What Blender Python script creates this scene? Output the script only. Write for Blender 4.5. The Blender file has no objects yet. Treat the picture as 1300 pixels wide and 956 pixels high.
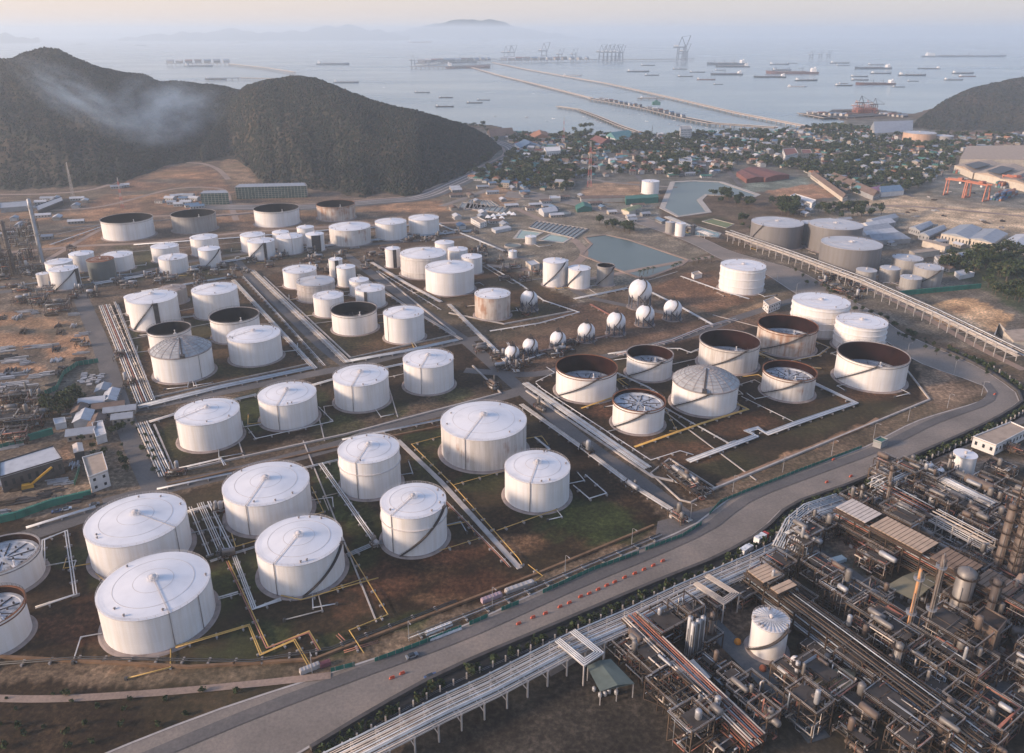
import bpy, math, random
import numpy as np
from mathutils import Vector, Matrix, noise
random.seed(7)
R = math.radians
sc = bpy.context.scene
COL = sc.collection
# ---------------------------------------------------------------- camera
F = 1000.0; CX, CY = 650.0, 433.0; HOR = 40.0; CH = 200.0
TILT = math.atan((CY-HOR)/F)
ct, st = math.cos(TILT), math.sin(TILT)
def ray(px, py):
    u = (px-CX)/F; v = (CY-py)/F
    return Vector((u, ct+st*v, -st+ct*v))
def P(px, py, z=0.0):
    d = ray(px, py); t = (z-CH)/d.z
    return Vector((d.x*t, d.y*t, z))
def proj(p):
    x, y, z = p[0], p[1], p[2]-CH
    dep = y*ct - z*st; up = y*st + z*ct
    return CX+F*x/dep, CY-F*up/dep, dep
cam = bpy.data.cameras.new('camera'); co = bpy.data.objects.new('camera', cam); COL.objects.link(co)
cam.sensor_width = 36; cam.lens = F*36/1300; cam.shift_y = -(478-CY)/1300
cam.clip_start = 1; cam.clip_end = 400000
co.location = (0, 0, CH); co.rotation_euler = (R(90)-TILT, 0, 0)
sc.camera = co
# ---------------------------------------------------------------- materials
MAT = {}
class NT:
    def __init__(s, m):
        m.use_nodes = True; s.t = m.node_tree; s.t.nodes.clear(); s.n = s.t.nodes; s.l = s.t.links
    def add(s, ty, ins=None, **kw):
        n = s.n.new(ty)
        for k, v in kw.items(): setattr(n, k, v)
        if ins:
            for k, v in ins.items():
                if isinstance(v, bpy.types.NodeSocket): s.l.new(v, n.inputs[k])
                else: n.inputs[k].default_value = v
        return n
def ramp(nt, fac, stops):
    r = nt.add('ShaderNodeValToRGB', {'Fac': fac}); e = r.color_ramp.elements
    while len(e) < len(stops): e.new(0.5)
    for i, (p, c) in enumerate(stops):
        e[i].position = p; e[i].color = (c[0], c[1], c[2], 1) if not isinstance(c, (int, float)) else (c, c, c, 1)
    return r.outputs['Color']
def c4(c): return (c[0], c[1], c[2], 1)
def mix(nt, fac, a, b, mode='MIX'):
    n = nt.add('ShaderNodeMix', data_type='RGBA', blend_type=mode)
    for k, v in ((0, fac), (6, a), (7, b)):
        if isinstance(v, bpy.types.NodeSocket): nt.l.new(v, n.inputs[k])
        else: n.inputs[k].default_value = v if k == 0 else c4(v)
    return n.outputs[2]
def noi(nt, vec, scale, detail=4, rough=0.55):
    return nt.add('ShaderNodeTexNoise', {'Vector': vec, 'Scale': scale, 'Detail': detail, 'Roughness': rough}).outputs['Fac']
def finish(nt, col, rough=0.7, metal=0.0, bump=None, bstr=0.3, bdist=0.3, spec=0.5):
    b = nt.add('ShaderNodeBsdfPrincipled', {'Metallic': metal, 'Specular IOR Level': spec})
    for k, v in (('Base Color', col), ('Roughness', rough)):
        if isinstance(v, bpy.types.NodeSocket): nt.l.new(v, b.inputs[k])
        else: b.inputs[k].default_value = c4(v) if k == 'Base Color' else v
    if bump is not None:
        bn = nt.add('ShaderNodeBump', {'Height': bump, 'Strength': bstr, 'Distance': bdist})
        nt.l.new(bn.outputs[0], b.inputs['Normal'])
    o = nt.add('ShaderNodeOutputMaterial', {'Surface': b.outputs[0]})
def plain(name, col, rough=0.7, metal=0.0, var=0.25, scale=0.25, world=True):
    """paint, metal or concrete with mottled wear"""
    if name in MAT: return MAT[name]
    m = bpy.data.materials.new(name); nt = NT(m)
    g = nt.add('ShaderNodeNewGeometry').outputs['Position'] if world else nt.add('ShaderNodeTexCoord').outputs['Object']
    n = noi(nt, g, scale, 5)
    dark = tuple(c*(1-var) for c in col); lite = tuple(min(1, c*(1+var*0.6)) for c in col)
    c = ramp(nt, n, [(0.3, dark), (0.5, col), (0.72, lite)])
    finish(nt, c, rough, metal, spec=.5 if rough < .65 else .12)
    MAT[name] = m; return m
def paint(name, col, rust=0.0, seams=2.4, stain=0.35, band=None):
    """painted steel shell: plate courses, vertical run-off streaks, optional rust"""
    if name in MAT: return MAT[name]
    m = bpy.data.materials.new(name); nt = NT(m)
    tc = nt.add('ShaderNodeTexCoord').outputs['Object']
    rnd = nt.add('ShaderNodeObjectInfo').outputs['Random']
    off = nt.add('ShaderNodeVectorMath', {0: tc, 1: nt.add('ShaderNodeCombineXYZ', {'X': nt.add('ShaderNodeMath', {0: rnd, 1: 300.0}, operation='MULTIPLY').outputs[0]}).outputs[0]}, operation='ADD').outputs[0]
    stv = nt.add('ShaderNodeVectorMath', {0: off, 1: (1.0, 1.0, 0.06)}, operation='MULTIPLY').outputs[0]
    streak = noi(nt, stv, 0.55, 5, 0.65)
    big = noi(nt, off, 0.09, 3)
    d = tuple(c*(1-stain*0.45) for c in col)
    c = mix(nt, ramp(nt, streak, [(0.40, 0.0), (0.70, 1.0)]), col, (d[0]*.95, d[1]*0.90, d[2]*0.82))
    c = mix(nt, ramp(nt, big, [(0.35, 0.0), (0.75, 0.35)]), c, tuple(x*0.84 for x in col))
    sep = nt.add('ShaderNodeSeparateXYZ', {0: tc})
    zz = nt.add('ShaderNodeMath', {0: sep.outputs[2], 1: seams}, operation='DIVIDE').outputs[0]
    fr = nt.add('ShaderNodeMath', {0: zz}, operation='FRACT').outputs[0]
    ln = ramp(nt, fr, [(0.0, 1.0), (0.045, 0.0)])
    c = mix(nt, nt.add('ShaderNodeMath', {0: ln, 1: 0.22}, operation='MULTIPLY').outputs[0], c, tuple(x*0.62 for x in col))
    fl = nt.add('ShaderNodeMath', {0: zz}, operation='FLOOR').outputs[0]
    wn = nt.add('ShaderNodeTexWhiteNoise', {'W': fl}, noise_dimensions='1D').outputs['Value']
    c = mix(nt, nt.add('ShaderNodeMath', {0: wn, 1: 0.10}, operation='MULTIPLY').outputs[0], c, tuple(x*0.7 for x in col))
    if rust > 0:
        sv = nt.add('ShaderNodeVectorMath', {0: off, 1: (1.0, 1.0, 0.10)}, operation='MULTIPLY').outputs[0]
        n2 = noi(nt, sv, 0.42, 6, 0.7); n3 = noi(nt, off, 0.12, 3)
        n2 = nt.add('ShaderNodeMath', {0: nt.add('ShaderNodeMath', {0: n2, 1: n3}, operation='ADD').outputs[0], 1: 0.5}, operation='MULTIPLY').outputs[0]
        lo = 0.63-rust*0.12
        c = mix(nt, ramp(nt, n2, [(lo, 0.0), (lo+.13, 0.8)]), c, (0.30, 0.13, 0.06))
    finish(nt, c, 0.55)
    MAT[name] = m; return m
# ---------------------------------------------------------------- mesh builder
class MB:
    def __init__(s): s.v = []; s.f = []; s.sm = []; s.mi = []; s.cur = 0
    def face(s, idx, smooth=False): s.f.append(idx); s.sm.append(smooth); s.mi.append(s.cur)
    def quad(s, a, b, c, d):
        n = len(s.v); s.v += [tuple(a), tuple(b), tuple(c), tuple(d)]; s.face((n, n+1, n+2, n+3))
    def box(s, cx, cy, cz, sx, sy, sz, rot=0.0, taper=1.0):
        """centre xy, base z, full sizes"""
        n = len(s.v); c, q = math.cos(rot), math.sin(rot)
        for z, k in ((cz, 1.0), (cz+sz, taper)):
            for x, y in ((-1, -1), (1, -1), (1, 1), (-1, 1)):
                X, Y = x*sx/2*k, y*sy/2*k
                s.v.append((cx+X*c-Y*q, cy+X*q+Y*c, z))
        for f in ((3, 2, 1, 0), (4, 5, 6, 7), (0, 1, 5, 4), (1, 2, 6, 5), (2, 3, 7, 6), (3, 0, 4, 7)):
            s.face(tuple(n+i for i in f))
    def bar(s, a, b, w, h=None):
        """square beam between two points"""
        h = h or w; a = Vector(a); b = Vector(b); d = (b-a)
        if d.length < 1e-6: return
        d.normalize(); up = Vector((0, 0, 1)) if abs(d.z) < 0.95 else Vector((1, 0, 0))
        x = d.cross(up).normalized(); y = x.cross(d)
        n = len(s.v)
        for p in (a, b):
            for i, j in ((-1, -1), (1, -1), (1, 1), (-1, 1)): s.v.append(tuple(p+x*(i*w/2)+y*(j*h/2)))
        for f in ((3, 2, 1, 0), (4, 5, 6, 7), (0, 1, 5, 4), (1, 2, 6, 5), (2, 3, 7, 6), (3, 0, 4, 7)):
            s.face(tuple(n+i for i in f))
    def lathe(s, prof, cx=0, cy=0, cz=0, n=48, cap0=False, cap1=False, smooth=True, a0=0.0, a1=2*math.pi):
        """prof: list of (r,z)"""
        b = len(s.v); full = abs(a1-a0-2*math.pi) < 1e-6; m = n if full else n+1
        for r, z in prof:
            for i in range(m):
                a = a0+(a1-a0)*i/n
                s.v.append((cx+r*math.cos(a), cy+r*math.sin(a), cz+z))
        for k in range(len(prof)-1):
            for i in range(n):
                j = (i+1) % m if full else i+1
                s.face((b+k*m+i, b+k*m+j, b+(k+1)*m+j, b+(k+1)*m+i), smooth)
        if cap0: s.face(tuple(b+i for i in range(m))[::-1])
        if cap1: s.face(tuple(b+(len(prof)-1)*m+i for i in range(m)))
    def tube(s, pts, r, n=6, smooth=True):
        """round pipe along a polyline with mitred corners"""
        pts = [Vector(p) for p in pts]; b = len(s.v); L = len(pts)
        for i, p in enumerate(pts):
            d0 = (pts[i]-pts[i-1]).normalized() if i > 0 else (pts[1]-pts[0]).normalized()
            d1 = (pts[i+1]-pts[i]).normalized() if i < L-1 else d0
            t = (d0+d1)
            t = t.normalized() if t.length > 1e-4 else d0
            up = Vector((0, 0, 1)) if abs(t.z) < 0.9 else Vector((0, 1, 0))
            x = t.cross(up).normalized(); y = x.cross(t)
            k = 1/max(0.5, t.dot(d1))
            hx = k if abs(t.z) < 0.5 and abs((d1-d0).z) < 0.3 else 1
            for j in range(n):
                a = 2*math.pi*j/n
                s.v.append(tuple(p+x*(r*hx*math.cos(a))+y*(r*math.sin(a))))
        for i in range(L-1):
            for j in range(n):
                q = (j+1) % n
                s.face((b+i*n+j, b+i*n+q, b+(i+1)*n+q, b+(i+1)*n+j), smooth)
        s.face(tuple(b+j for j in range(n))[::-1]); s.face(tuple(b+(L-1)*n+j for j in range(n)))
    def sphere(s, c, r, n=16, m=10, sz=1.0):
        s.lathe([(max(1e-3, r*math.sin(math.pi*k/m)), -r*sz*math.cos(math.pi*k/m)) for k in range(m+1)], c[0], c[1], c[2], n)
    def prism(s, pts, z0, z1, smooth=False):
        """extrude a convex or concave xy outline"""
        b = len(s.v); n = len(pts)
        if sum(pts[i][0]*pts[(i+1) % n][1]-pts[(i+1) % n][0]*pts[i][1] for i in range(n)) < 0: pts = pts[::-1]
        for z in (z0, z1):
            for p in pts: s.v.append((p[0], p[1], z))
        s.face(tuple(b+i for i in range(n))[::-1]); s.face(tuple(b+n+i for i in range(n)))
        for i in range(n):
            j = (i+1) % n; s.face((b+i, b+j, b+n+j, b+n+i), smooth)
    def data(s, name, mat):
        me = bpy.data.meshes.new(name); me.from_pydata(s.v, [], s.f)
        me.polygons.foreach_set('use_smooth', s.sm)
        if isinstance(mat, (list, tuple)):
            for m_ in mat: me.materials.append(m_)
            me.polygons.foreach_set('material_index', s.mi)
        else: me.materials.append(mat)
        return me
    def build(s, name, mat, parent=None, loc=None, rot=0.0):
        if not s.f: return None
        o = bpy.data.objects.new(name, s.data(name, mat)); COL.objects.link(o)
        if parent: o.parent = parent
        if loc is not None: o.location = loc
        if rot: o.rotation_euler = (0, 0, rot)
        return o
def tag(o, label=None, cat=None, group=None, kind=None):
    if label: o['label'] = label
    if cat: o['category'] = cat
    if group: o['group'] = group
    if kind: o['kind'] = kind
    return o
def thing(name, loc, label, cat, group=None, rot=0.0):
    o = bpy.data.objects.new(name, None); COL.objects.link(o); o.empty_display_size = 1
    o.location = loc; o.rotation_euler = (0, 0, rot)
    return tag(o, label, cat, group)
def kids(o): return KID.get(o.name, []) 
def copy_tree(o, loc=None, rot=None, label=None, group=None, scale=None, parent=None):
    c = o.copy(); COL.objects.link(c)
    if parent: c.parent = parent
    for ch in o.children: copy_tree(ch, parent=c)
    if loc is not None: c.location = loc
    if rot is not None: c.rotation_euler = (0, 0, rot)
    if scale is not None: c.scale = scale if not isinstance(scale, (int, float)) else (scale,)*3
    if label: c['label'] = label
    if group: c['group'] = group
    return c
ZO = {'A': (0, 200), 'B': (300, 200), 'C': (580, 200), 'D': (860, 200), 'E': (0, 400), 'G': (360, 420), 'H': (660, 380), 'I': (860, 420), 'J': (0, 580), 'K': (420, 580), 'L': (860, 580),
      'M': (0, 0), 'N': (430, 0), 'O': (860, 0)}
ZS = 440/1300
def Z(k, x, y): o = ZO[k]; return (o[0]+x*ZS, o[1]+y*ZS)
def ZP(k, pts): return [Z(k, *p) for p in pts]
# ---------------------------------------------------------------- storage tanks
WHITE = (0.76, 0.725, 0.70)
m_white = paint('white_tank_paint', WHITE, stain=.2)
m_stain = paint('stained_tank_paint', (0.66, 0.61, 0.57), rust=0.6, stain=0.7)
m_rusty = paint('rusty_tank_paint', (0.62, 0.53, 0.46), rust=1.35, stain=0.9)
m_grey = paint('grey_tank_paint', (0.19, 0.175, 0.17), stain=0.3)
m_pale = paint('pale_grey_tank_paint', (0.33, 0.31, 0.295), stain=0.5)
m_dark = paint('dark_green_tank_paint', (0.12, 0.13, 0.125), stain=0.4)
m_band = paint('mottled_tank_paint', (0.50, 0.45, 0.42), rust=0.5, stain=0.9)
m_conc = paint('concrete_tank_wall', (0.36, 0.32, 0.29), stain=0.5)
m_tan = paint('tan_tank_paint', (0.52, 0.34, 0.24), stain=0.4)
m_roofw = plain('white_roof_paint', (0.72, 0.69, 0.68), 0.5, var=0.10, scale=0.12)
m_roofg = plain('grey_roof_paint', (0.46, 0.45, 0.45), 0.6, var=0.12, scale=0.12)
m_geo = plain('weathered_dome_plates', (0.34, 0.33, 0.32), 0.5, var=0.35, scale=0.3)
m_ring = plain('concrete_ringwall', (0.30, 0.24, 0.21), 0.9, var=0.3)
m_steel = plain('galvanised_steel', (0.34, 0.33, 0.33), 0.5, metal=0.3)
m_darkst = plain('dark_weathered_steel', (0.07, 0.062, 0.06), 0.7)
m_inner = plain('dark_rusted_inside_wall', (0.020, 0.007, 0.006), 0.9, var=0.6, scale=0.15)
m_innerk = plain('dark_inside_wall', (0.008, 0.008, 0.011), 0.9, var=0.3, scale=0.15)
m_float = plain('floating_roof_plates', (0.42, 0.42, 0.43), 0.5, var=0.5, scale=0.35)
m_rim = plain('rim_steel', (0.30, 0.26, 0.24), 0.7, var=0.3)
m_rimr = plain('rusty_rim_steel', (0.20, 0.085, 0.045), 0.8, var=0.4)
m_seam = plain('roof_seam_steel', (0.55, 0.49, 0.45), 0.6, var=0.2)
SH = {'w': m_white, 's': m_stain, 'r': m_rusty, 'g': m_grey, 'p': m_pale, 'd': m_dark, 'b': m_band, 'c': m_conc, 't': m_tan}
def solve(xl, xr, yt, yb):
    """ground centre, radius, height of an upright cylinder from its picture outline"""
    xc = (xl+xr)/2; lo, hi = 2.0, 60.0
    for _ in range(40):
        H = (lo+hi)/2
        Fp = P(xc, yt, H); r = 10.0
        for _ in range(12):
            u = Vector((Fp.x, Fp.y, 0)).normalized(); C = Fp+u*r
            a = proj((C.x, C.y, H)); r = (xr-xl)/2*a[2]/F
        yb_ = proj((C.x-u.x*r, C.y-u.y*r, 0))[1]
        if yb_ < yb: lo = H
        else: hi = H
    return C, r, H
TANKS = []
def helix(mb, r, H, a0, a1, w, rail=True, n=26):
    """stair that winds up the shell: treads and stringers, with a handrail"""
    for i in range(n):
        t0, t1 = i/n, (i+1)/n
        A0, A1 = a0+(a1-a0)*t0, a0+(a1-a0)*t1; z0, z1 = 0.3+(H-0.3)*t0, 0.3+(H-0.3)*t1
        for rr, zo, ww, hh in ((r+0.15, 0, 0.12, 0.4), (r+w, 0, 0.14, 0.45)) + (((r+w, 1.0, 0.08, 0.08),) if rail else ()):
            mb.bar((rr*math.cos(A0), rr*math.sin(A0), z0+zo), (rr*math.cos(A1), rr*math.sin(A1), z1+zo), ww, hh)
        mb.quad((r*math.cos(A0), r*math.sin(A0), z0+.1), ((r+w)*math.cos(A0), (r+w)*math.sin(A0), z0+.1), ((r+w)*math.cos(A1), (r+w)*math.sin(A1), z1+.1), (r*math.cos(A1), r*math.sin(A1), z1+.1))
        if rail and i % 2 == 0:
            mb.bar(((r+w)*math.cos(A0), (r+w)*math.sin(A0), z0), ((r+w)*math.cos(A0), (r+w)*math.sin(A0), z0+1.0), 0.06)
def railing(mb, r, z, n=40, h=1.1, w=0.07):
    for i in range(n):
        a, b = 2*math.pi*i/n, 2*math.pi*(i+1)/n
        for zz in (h, h*0.5): mb.bar((r*math.cos(a), r*math.sin(a), z+zz), (r*math.cos(b), r*math.sin(b), z+zz), w)
        mb.bar((r*math.cos(a), r*math.sin(a), z), (r*math.cos(a), r*math.sin(a), z+h), w)
def tank(k, xl, xr, yt, yb, typ, col, label, stair=None, stripe=None, rings=0, pipe=None, name='storage_tank', cat='storage tank', group=None, fd=0.3, det=None):
    x0, y = Z(k, xl, yt); x1, y2 = Z(k, xr, yb)
    C, r, H = solve(x0, x1, y, y2)
    TANKS.append((C.x, C.y, r, H))
    px = x1-x0; big = px > 30 if det is None else det; n = 64 if px > 45 else 40
    t = thing(name, (C.x, C.y, 0), label, cat, group)
    face = math.atan2(-C.y, -C.x)          # direction towards the viewer side
    A = lambda a: face+R(a)
    m = MB()
    zb = 0.45
    if typ == 'open':
        m.lathe([(r, zb), (r, H)], n=n); m.build('shell', SH[col], t)
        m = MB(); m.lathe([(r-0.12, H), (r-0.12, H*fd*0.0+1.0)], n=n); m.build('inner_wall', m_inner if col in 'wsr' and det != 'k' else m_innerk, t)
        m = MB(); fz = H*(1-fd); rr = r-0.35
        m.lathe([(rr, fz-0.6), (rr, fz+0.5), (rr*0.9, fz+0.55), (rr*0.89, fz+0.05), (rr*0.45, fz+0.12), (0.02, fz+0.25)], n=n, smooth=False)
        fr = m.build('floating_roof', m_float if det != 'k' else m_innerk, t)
        m = MB()
        for i in range(18):
            a = 2*math.pi*i/18+.1; q = rr*(0.3+0.5*((i*7) % 5)/5)
            m.lathe([(0.35, 0), (0.35, 0.7)], q*math.cos(a), q*math.sin(a), fz+0.1, n=8, cap1=True)
        for i in range(10):
            a = 2*math.pi*i/10; m.bar((rr*.15*math.cos(a), rr*.15*math.sin(a), fz+.3), (rr*.85*math.cos(a), rr*.85*math.sin(a), fz+.25), 0.25, .3)
        m.build('roof_leg', m_darkst, fr)
        m = MB(); m.lathe([(r-0.14, H-0.1), (r-0.14, H+0.15), (r+0.6, H+0.15), (r+0.6, H-0.05), (r+0.03, H-0.1)], n=n, smooth=False)
        m.lathe([(r+0.02, H-1.5), (r+0.5, H-1.45), (r+0.5, H-1.3), (r+0.02, H-1.25)], n=n, smooth=False)
        m.build('wind_girder', m_rimr if col == 'r' or det == 'rr' else m_rim, t)
        if px > 25:
            m = MB(); railing(m, r+0.5, H+0.1, 40 if px > 45 else 24); m.build('handrail', m_darkst, t)
            m = MB(); a = A(12); m.bar((rr*math.cos(a), rr*math.sin(a), H), (0, 0, fz+0.6), 0.8, 0.15)
            for s_ in (-.4, .4): m.bar((rr*math.cos(a)+s_, rr*math.sin(a), H+.9), (s_, 0, fz+1.5), 0.08)
            m.build('rolling_ladder', m_steel, t)
            m = MB(); a = A(14); m.box((r-.6)*math.cos(a), (r-.6)*math.sin(a), H+.15, 1.8, 1.8, .12, a); m.lathe([(.3, 0), (.3, 2.2), (.5, 2.3), (.05, 2.7)], (r-.4)*math.cos(a), (r-.4)*math.sin(a), H+.2, n=8); m.build('gauge_platform', m_roofw, t)
    else:
        if typ == 'dome':
            m.lathe([(r, zb), (r, H)], n=n); m.build('shell', SH[col], t)
            m = MB(); hd = r*0.36; K = 9
            pr = [((r-0.1)*math.sin(math.pi/2*(1-i/K))+0.02, H+0.2+hd*math.sin(math.pi/2*i/K)**1.0*1.0) for i in range(K+1)]
            # shallow spherical cap
            Rs = (r*r+hd*hd)/(2*hd)
            pr = [((r-0.05)*(1-i/K)+0.01, H+0.2+math.sqrt(max(0, Rs*Rs-((r)*(1-i/K))**2))-(Rs-hd)) for i in range(K+1)]
            m.lathe(pr, n=n); m.build('dome_roof', m_geo, t)
            m = MB()
            for q in range(1, K):
                for i in range(n):
                    a, b = 2*math.pi*i/n, 2*math.pi*(i+1)/n
                    m.bar((pr[q][0]*math.cos(a), pr[q][0]*math.sin(a), pr[q][1]+.08), (pr[q][0]*math.cos(b), pr[q][0]*math.sin(b), pr[q][1]+.08), .22, .16)
            for i in range(20):
                a = 2*math.pi*i/20
                for q in range(K-1): m.bar((pr[q][0]*math.cos(a), pr[q][0]*math.sin(a), pr[q][1]+.1), (pr[q+1][0]*math.cos(a), pr[q+1][0]*math.sin(a), pr[q+1][1]+.1), .25, .16)
            m.build('dome_rib', m_rim, t)
            m = MB(); m.lathe([(r, H-.6), (r+.45, H-.5), (r+.45, H+.2), (r-.1, H+.25)], n=n, smooth=False); m.build('rim_ring', m_rim, t)
            m = MB(); a = A(0); m.box((r-.5)*math.cos(a), (r-.5)*math.sin(a), H+.2, 3.2, 2.6, 1.6, a)
            for q in range(K): m.bar((pr[q][0]*math.cos(a), pr[q][0]*math.sin(a), pr[q][1]+.3), (pr[min(K, q+1)][0]*math.cos(a), pr[min(K, q+1)][0]*math.sin(a), pr[min(K, q+1)][1]+.3), .9, .25)
            m.build('roof_walkway', m_darkst, t)
        else:
            hc = r*(0.135 if typ == 'cone' else 0.035)
            m.lathe([(r, zb), (r, H-0.02)], n=n); m.build('shell', SH[col], t)
            rm = {'g': m_roofg, 'p': m_roofg, 'd': m_rimr, 'c': m_ring, 't': m_roofg, 'b': m_roofg}.get(col, m_roofw)
            m = MB(); m.lathe([(r+0.15, H+.01), (r*0.66, H+hc*0.36), (r*0.33, H+hc*0.70), (0.9, H+hc), (0.01, H+hc+.02)], n=n)
            m.lathe([(r+.02, H-.1), (r+.15, H-.1), (r+.15, H+.015)], n=n, smooth=False); rf = m.build('roof', rm, t)
            if big:
                m = MB()
                for q in ((0.36, .72) if px > 60 else (0.6,)):
                    zq = H+hc*(1-q)
                    m.lathe([(r*q+.10, zq+.01), (r*q+.10, zq+.10), (r*q-.10, zq+.10), (r*q-.10, zq+.01)], n=n, smooth=False)
                m.build('seam_ring', m_seam, rf)
                m = MB(); a = A(-70) if pipe is None else A(pipe[0])
                m.bar((r*math.cos(a), r*math.sin(a), H+.3), (1.2*math.cos(a), 1.2*math.sin(a), H+hc+.2), .3, .1)
                for s_ in (1.0,):
                    for i in range(9):
                        q = r*(1-i/9); z = H+hc*i/9
                        m.bar((q*math.cos(a), q*math.sin(a), z+.3), (q*math.cos(a), q*math.sin(a), z+1.3), .07)
                    m.bar((r*math.cos(a), r*math.sin(a), H+1.3), (1.2*math.cos(a), 1.2*math.sin(a), H+hc+1.2), .07)
                m.build('roof_walkway', m_seam, rf)
            # central vent with its guard rail
            m = MB(); q = max(.5, r*.045)
            m.lathe([(q, 0), (q, .9), (q*1.5, .9), (q*1.5, 1.15), (.05, 1.6)], 0, 0, H+hc-.05, n=14, smooth=False); m.build('roof_vent', m_seam, rf)
            if px > 50:
                m = MB(); railing(m, max(1.8, r*.1), H+hc-.12, 12, 1.1, .12); m.build('vent_guard_rail', m_roofw, rf)
            m = MB(); rng = random.Random(int(xl))
            for q in range(5 if big else 2):
                a = rng.random()*6.28; d_ = r*rng.uniform(.82, .93)
                m = MB(); m.lathe([(.3, 0), (.3, .7), (.5, .75), (.1, 1.0)], d_*math.cos(a), d_*math.sin(a), H+hc*.1, n=8); m.build('roof_nozzle', m_rim, rf)
            m = MB(); m.lathe([(r+.01, H-.35), (r+.22, H-.3), (r+.22, H-.12), (r+.02, H-.1)], n=n, smooth=False); m.build('rim_ring', m_seam if col in 'ws' else m_rim, t)
            if px > 34:
                m = MB(); railing(m, r+.12, H, 44 if px > 60 else 28, 1.0, .06); m.build('handrail', m_seam if col in 'ws' else m_rim, t)
    if rings:
        for i in range(rings):
            m = MB(); z = H*(0.9-0.62*i/max(1, rings-1)) if rings > 1 else H*.68
            m.lathe([(r, z-.25), (r+.5, z-.2), (r+.5, z+.05), (r, z+.1)], n=n, smooth=False); m.build('stiffening_ring', SH[col] if rings > 1 else m_seam, t)
    if pipe:
        for a_ in pipe:
            m = MB(); a = A(a_); q = r+.25
            m.tube([(q*math.cos(a), q*math.sin(a), H+.5), (q*math.cos(a), q*math.sin(a), .5)], .16 if px > 70 else .14); m.build('riser_pipe', m_rim, t)
    if stair:
        m = MB(); helix(m, r, H, A(stair[0]), A(stair[1]), 1.0, rail=px > 25, n=26 if px > 40 else 14)
        m.build('stairway', m_darkst, t)
        if big:
            m = MB(); a = A(stair[1]); m.box((r+.5)*math.cos(a), (r+.5)*math.sin(a), H-.1, 1.8, 2.0, .15, a); m.lathe([(.12, 0), (.12, 2.4)], (r+.6)*math.cos(a), (r+.6)*math.sin(a), H, n=6); m.build('stair_landing', m_darkst, t)
    if stripe:
        m = MB(); a = A(stripe[0]); w = stripe[1]
        m.box((r+.5)*math.cos(a), (r+.5)*math.sin(a), .4, 1.2, w, H-.3, a); m.build('ladder_panel', m_darkst, t)
    m = MB(); q = r+max(1.1, r*.07)
    m.lathe([(q+.6, 0.02), (q, .40), (r-.05, .46), (r-.06, .3)], n=n, smooth=False); m.build('concrete_base', m_ring, t)
    return t
S = (-28, 38)
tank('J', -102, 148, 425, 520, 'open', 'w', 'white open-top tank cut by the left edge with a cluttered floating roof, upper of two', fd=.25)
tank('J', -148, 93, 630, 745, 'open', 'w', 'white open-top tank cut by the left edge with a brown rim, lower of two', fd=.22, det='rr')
tank('J', 354, 707, 325, 447, 'cone', 'w', 'large white cone-roof tank behind the nearest tank, brown riser at its right side', pipe=(42,), rings=0)
tank('J', 405, 800, 597, 727, 'cone', 'w', 'largest white cone-roof tank nearest the camera with two risers down its wall', pipe=(8, 42))
tank('J', 853, 1166, 180, 292, 'cone', 'w', 'large white cone-roof tank right of the pale pipe bundles with one riser', pipe=(-30,))
tank('J', 976, 1292, 405, 523, 'cone', 'w', 'large white cone-roof tank with a slanting black stair up its right side', pipe=(-38,), stair=(-4, 66))
tank('G', 210, 437, 497, 633, 'cone', 'w', 'white cone-roof tank with a hoop round its wall and no stair', pipe=(-26,), rings=1)
tank('G', 368, 612, 705, 848, 'cone', 'w', 'white cone-roof tank with a long black stair across its front and a pale base ring', pipe=(-42,), stair=(-28, 62), rings=1)
tank('G', 591, 912, 412, 530, 'cone', 's', 'widest cone-roof tank with a streaked wall, in front of the cross road', pipe=(-25,))
tank('G', 829, 1073, 573, 684, 'cone', 'w', 'clean white cone-roof tank with one brown riser, standing alone on green grass', pipe=(-12,))
tank('G', 190, 395, 208, 305, 'cone', 'w', 'white cone-roof tank second from right in the row of four by the cross road', pipe=(-20,))
tank('G', 450, 638, 140, 241, 'cone', 'w', 'white cone-roof tank at the right end of the row of four along the cross road', pipe=(-18,))
tank('E', 671, 900, 410, 510, 'cone', 'w', 'white cone-roof tank at the left end of the row of four by the left road', pipe=(-75,))
tank('E', 976, 1188, 338, 432, 'cone', 'w', 'white cone-roof tank second from the left in the row of four tanks', pipe=(-22,))
tank('A', 578, 792, 752, 845, 'dome', 'w', 'white tank with a weathered beige ribbed dome roof, nearest of the left block', pipe=(30,))
tank('A', 860, 1052, 695, 783, 'cone', 'w', 'white cone-roof tank right of the beige domed tank in the left block', pipe=(-80,), stair=None)
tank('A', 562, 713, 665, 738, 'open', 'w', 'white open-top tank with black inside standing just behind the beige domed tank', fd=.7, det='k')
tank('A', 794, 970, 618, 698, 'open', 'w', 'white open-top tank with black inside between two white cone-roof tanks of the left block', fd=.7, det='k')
tank('A', 486, 662, 548, 650, 'cone', 'w', 'white cone-roof tank with a black vertical ladder panel and a slanting stair on its wall', stair=(-60, 0), stripe=(4, 3.2))
tank('A', 726, 889, 515, 608, 'cone', 'w', 'white cone-roof tank at the upper right corner of the left block, no stair in sight')
tank('A', 469, 545, 530, 592, 'cone', 'w', 'small white tank half hidden behind the tank with the black ladder panel')
tank('A', 600, 697, 502, 553, 'cone', 'c', 'small brown concrete tank with a domed top behind the left block')
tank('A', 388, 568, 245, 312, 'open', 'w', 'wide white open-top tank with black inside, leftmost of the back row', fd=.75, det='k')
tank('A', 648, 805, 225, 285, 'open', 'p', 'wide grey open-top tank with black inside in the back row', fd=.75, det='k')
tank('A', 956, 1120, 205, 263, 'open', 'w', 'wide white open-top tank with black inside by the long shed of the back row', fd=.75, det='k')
tank('B', 303, 443, 187, 240, 'open', 'r', 'rust-streaked open-top tank at the right end of the back row', fd=.75, det='k')
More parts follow.
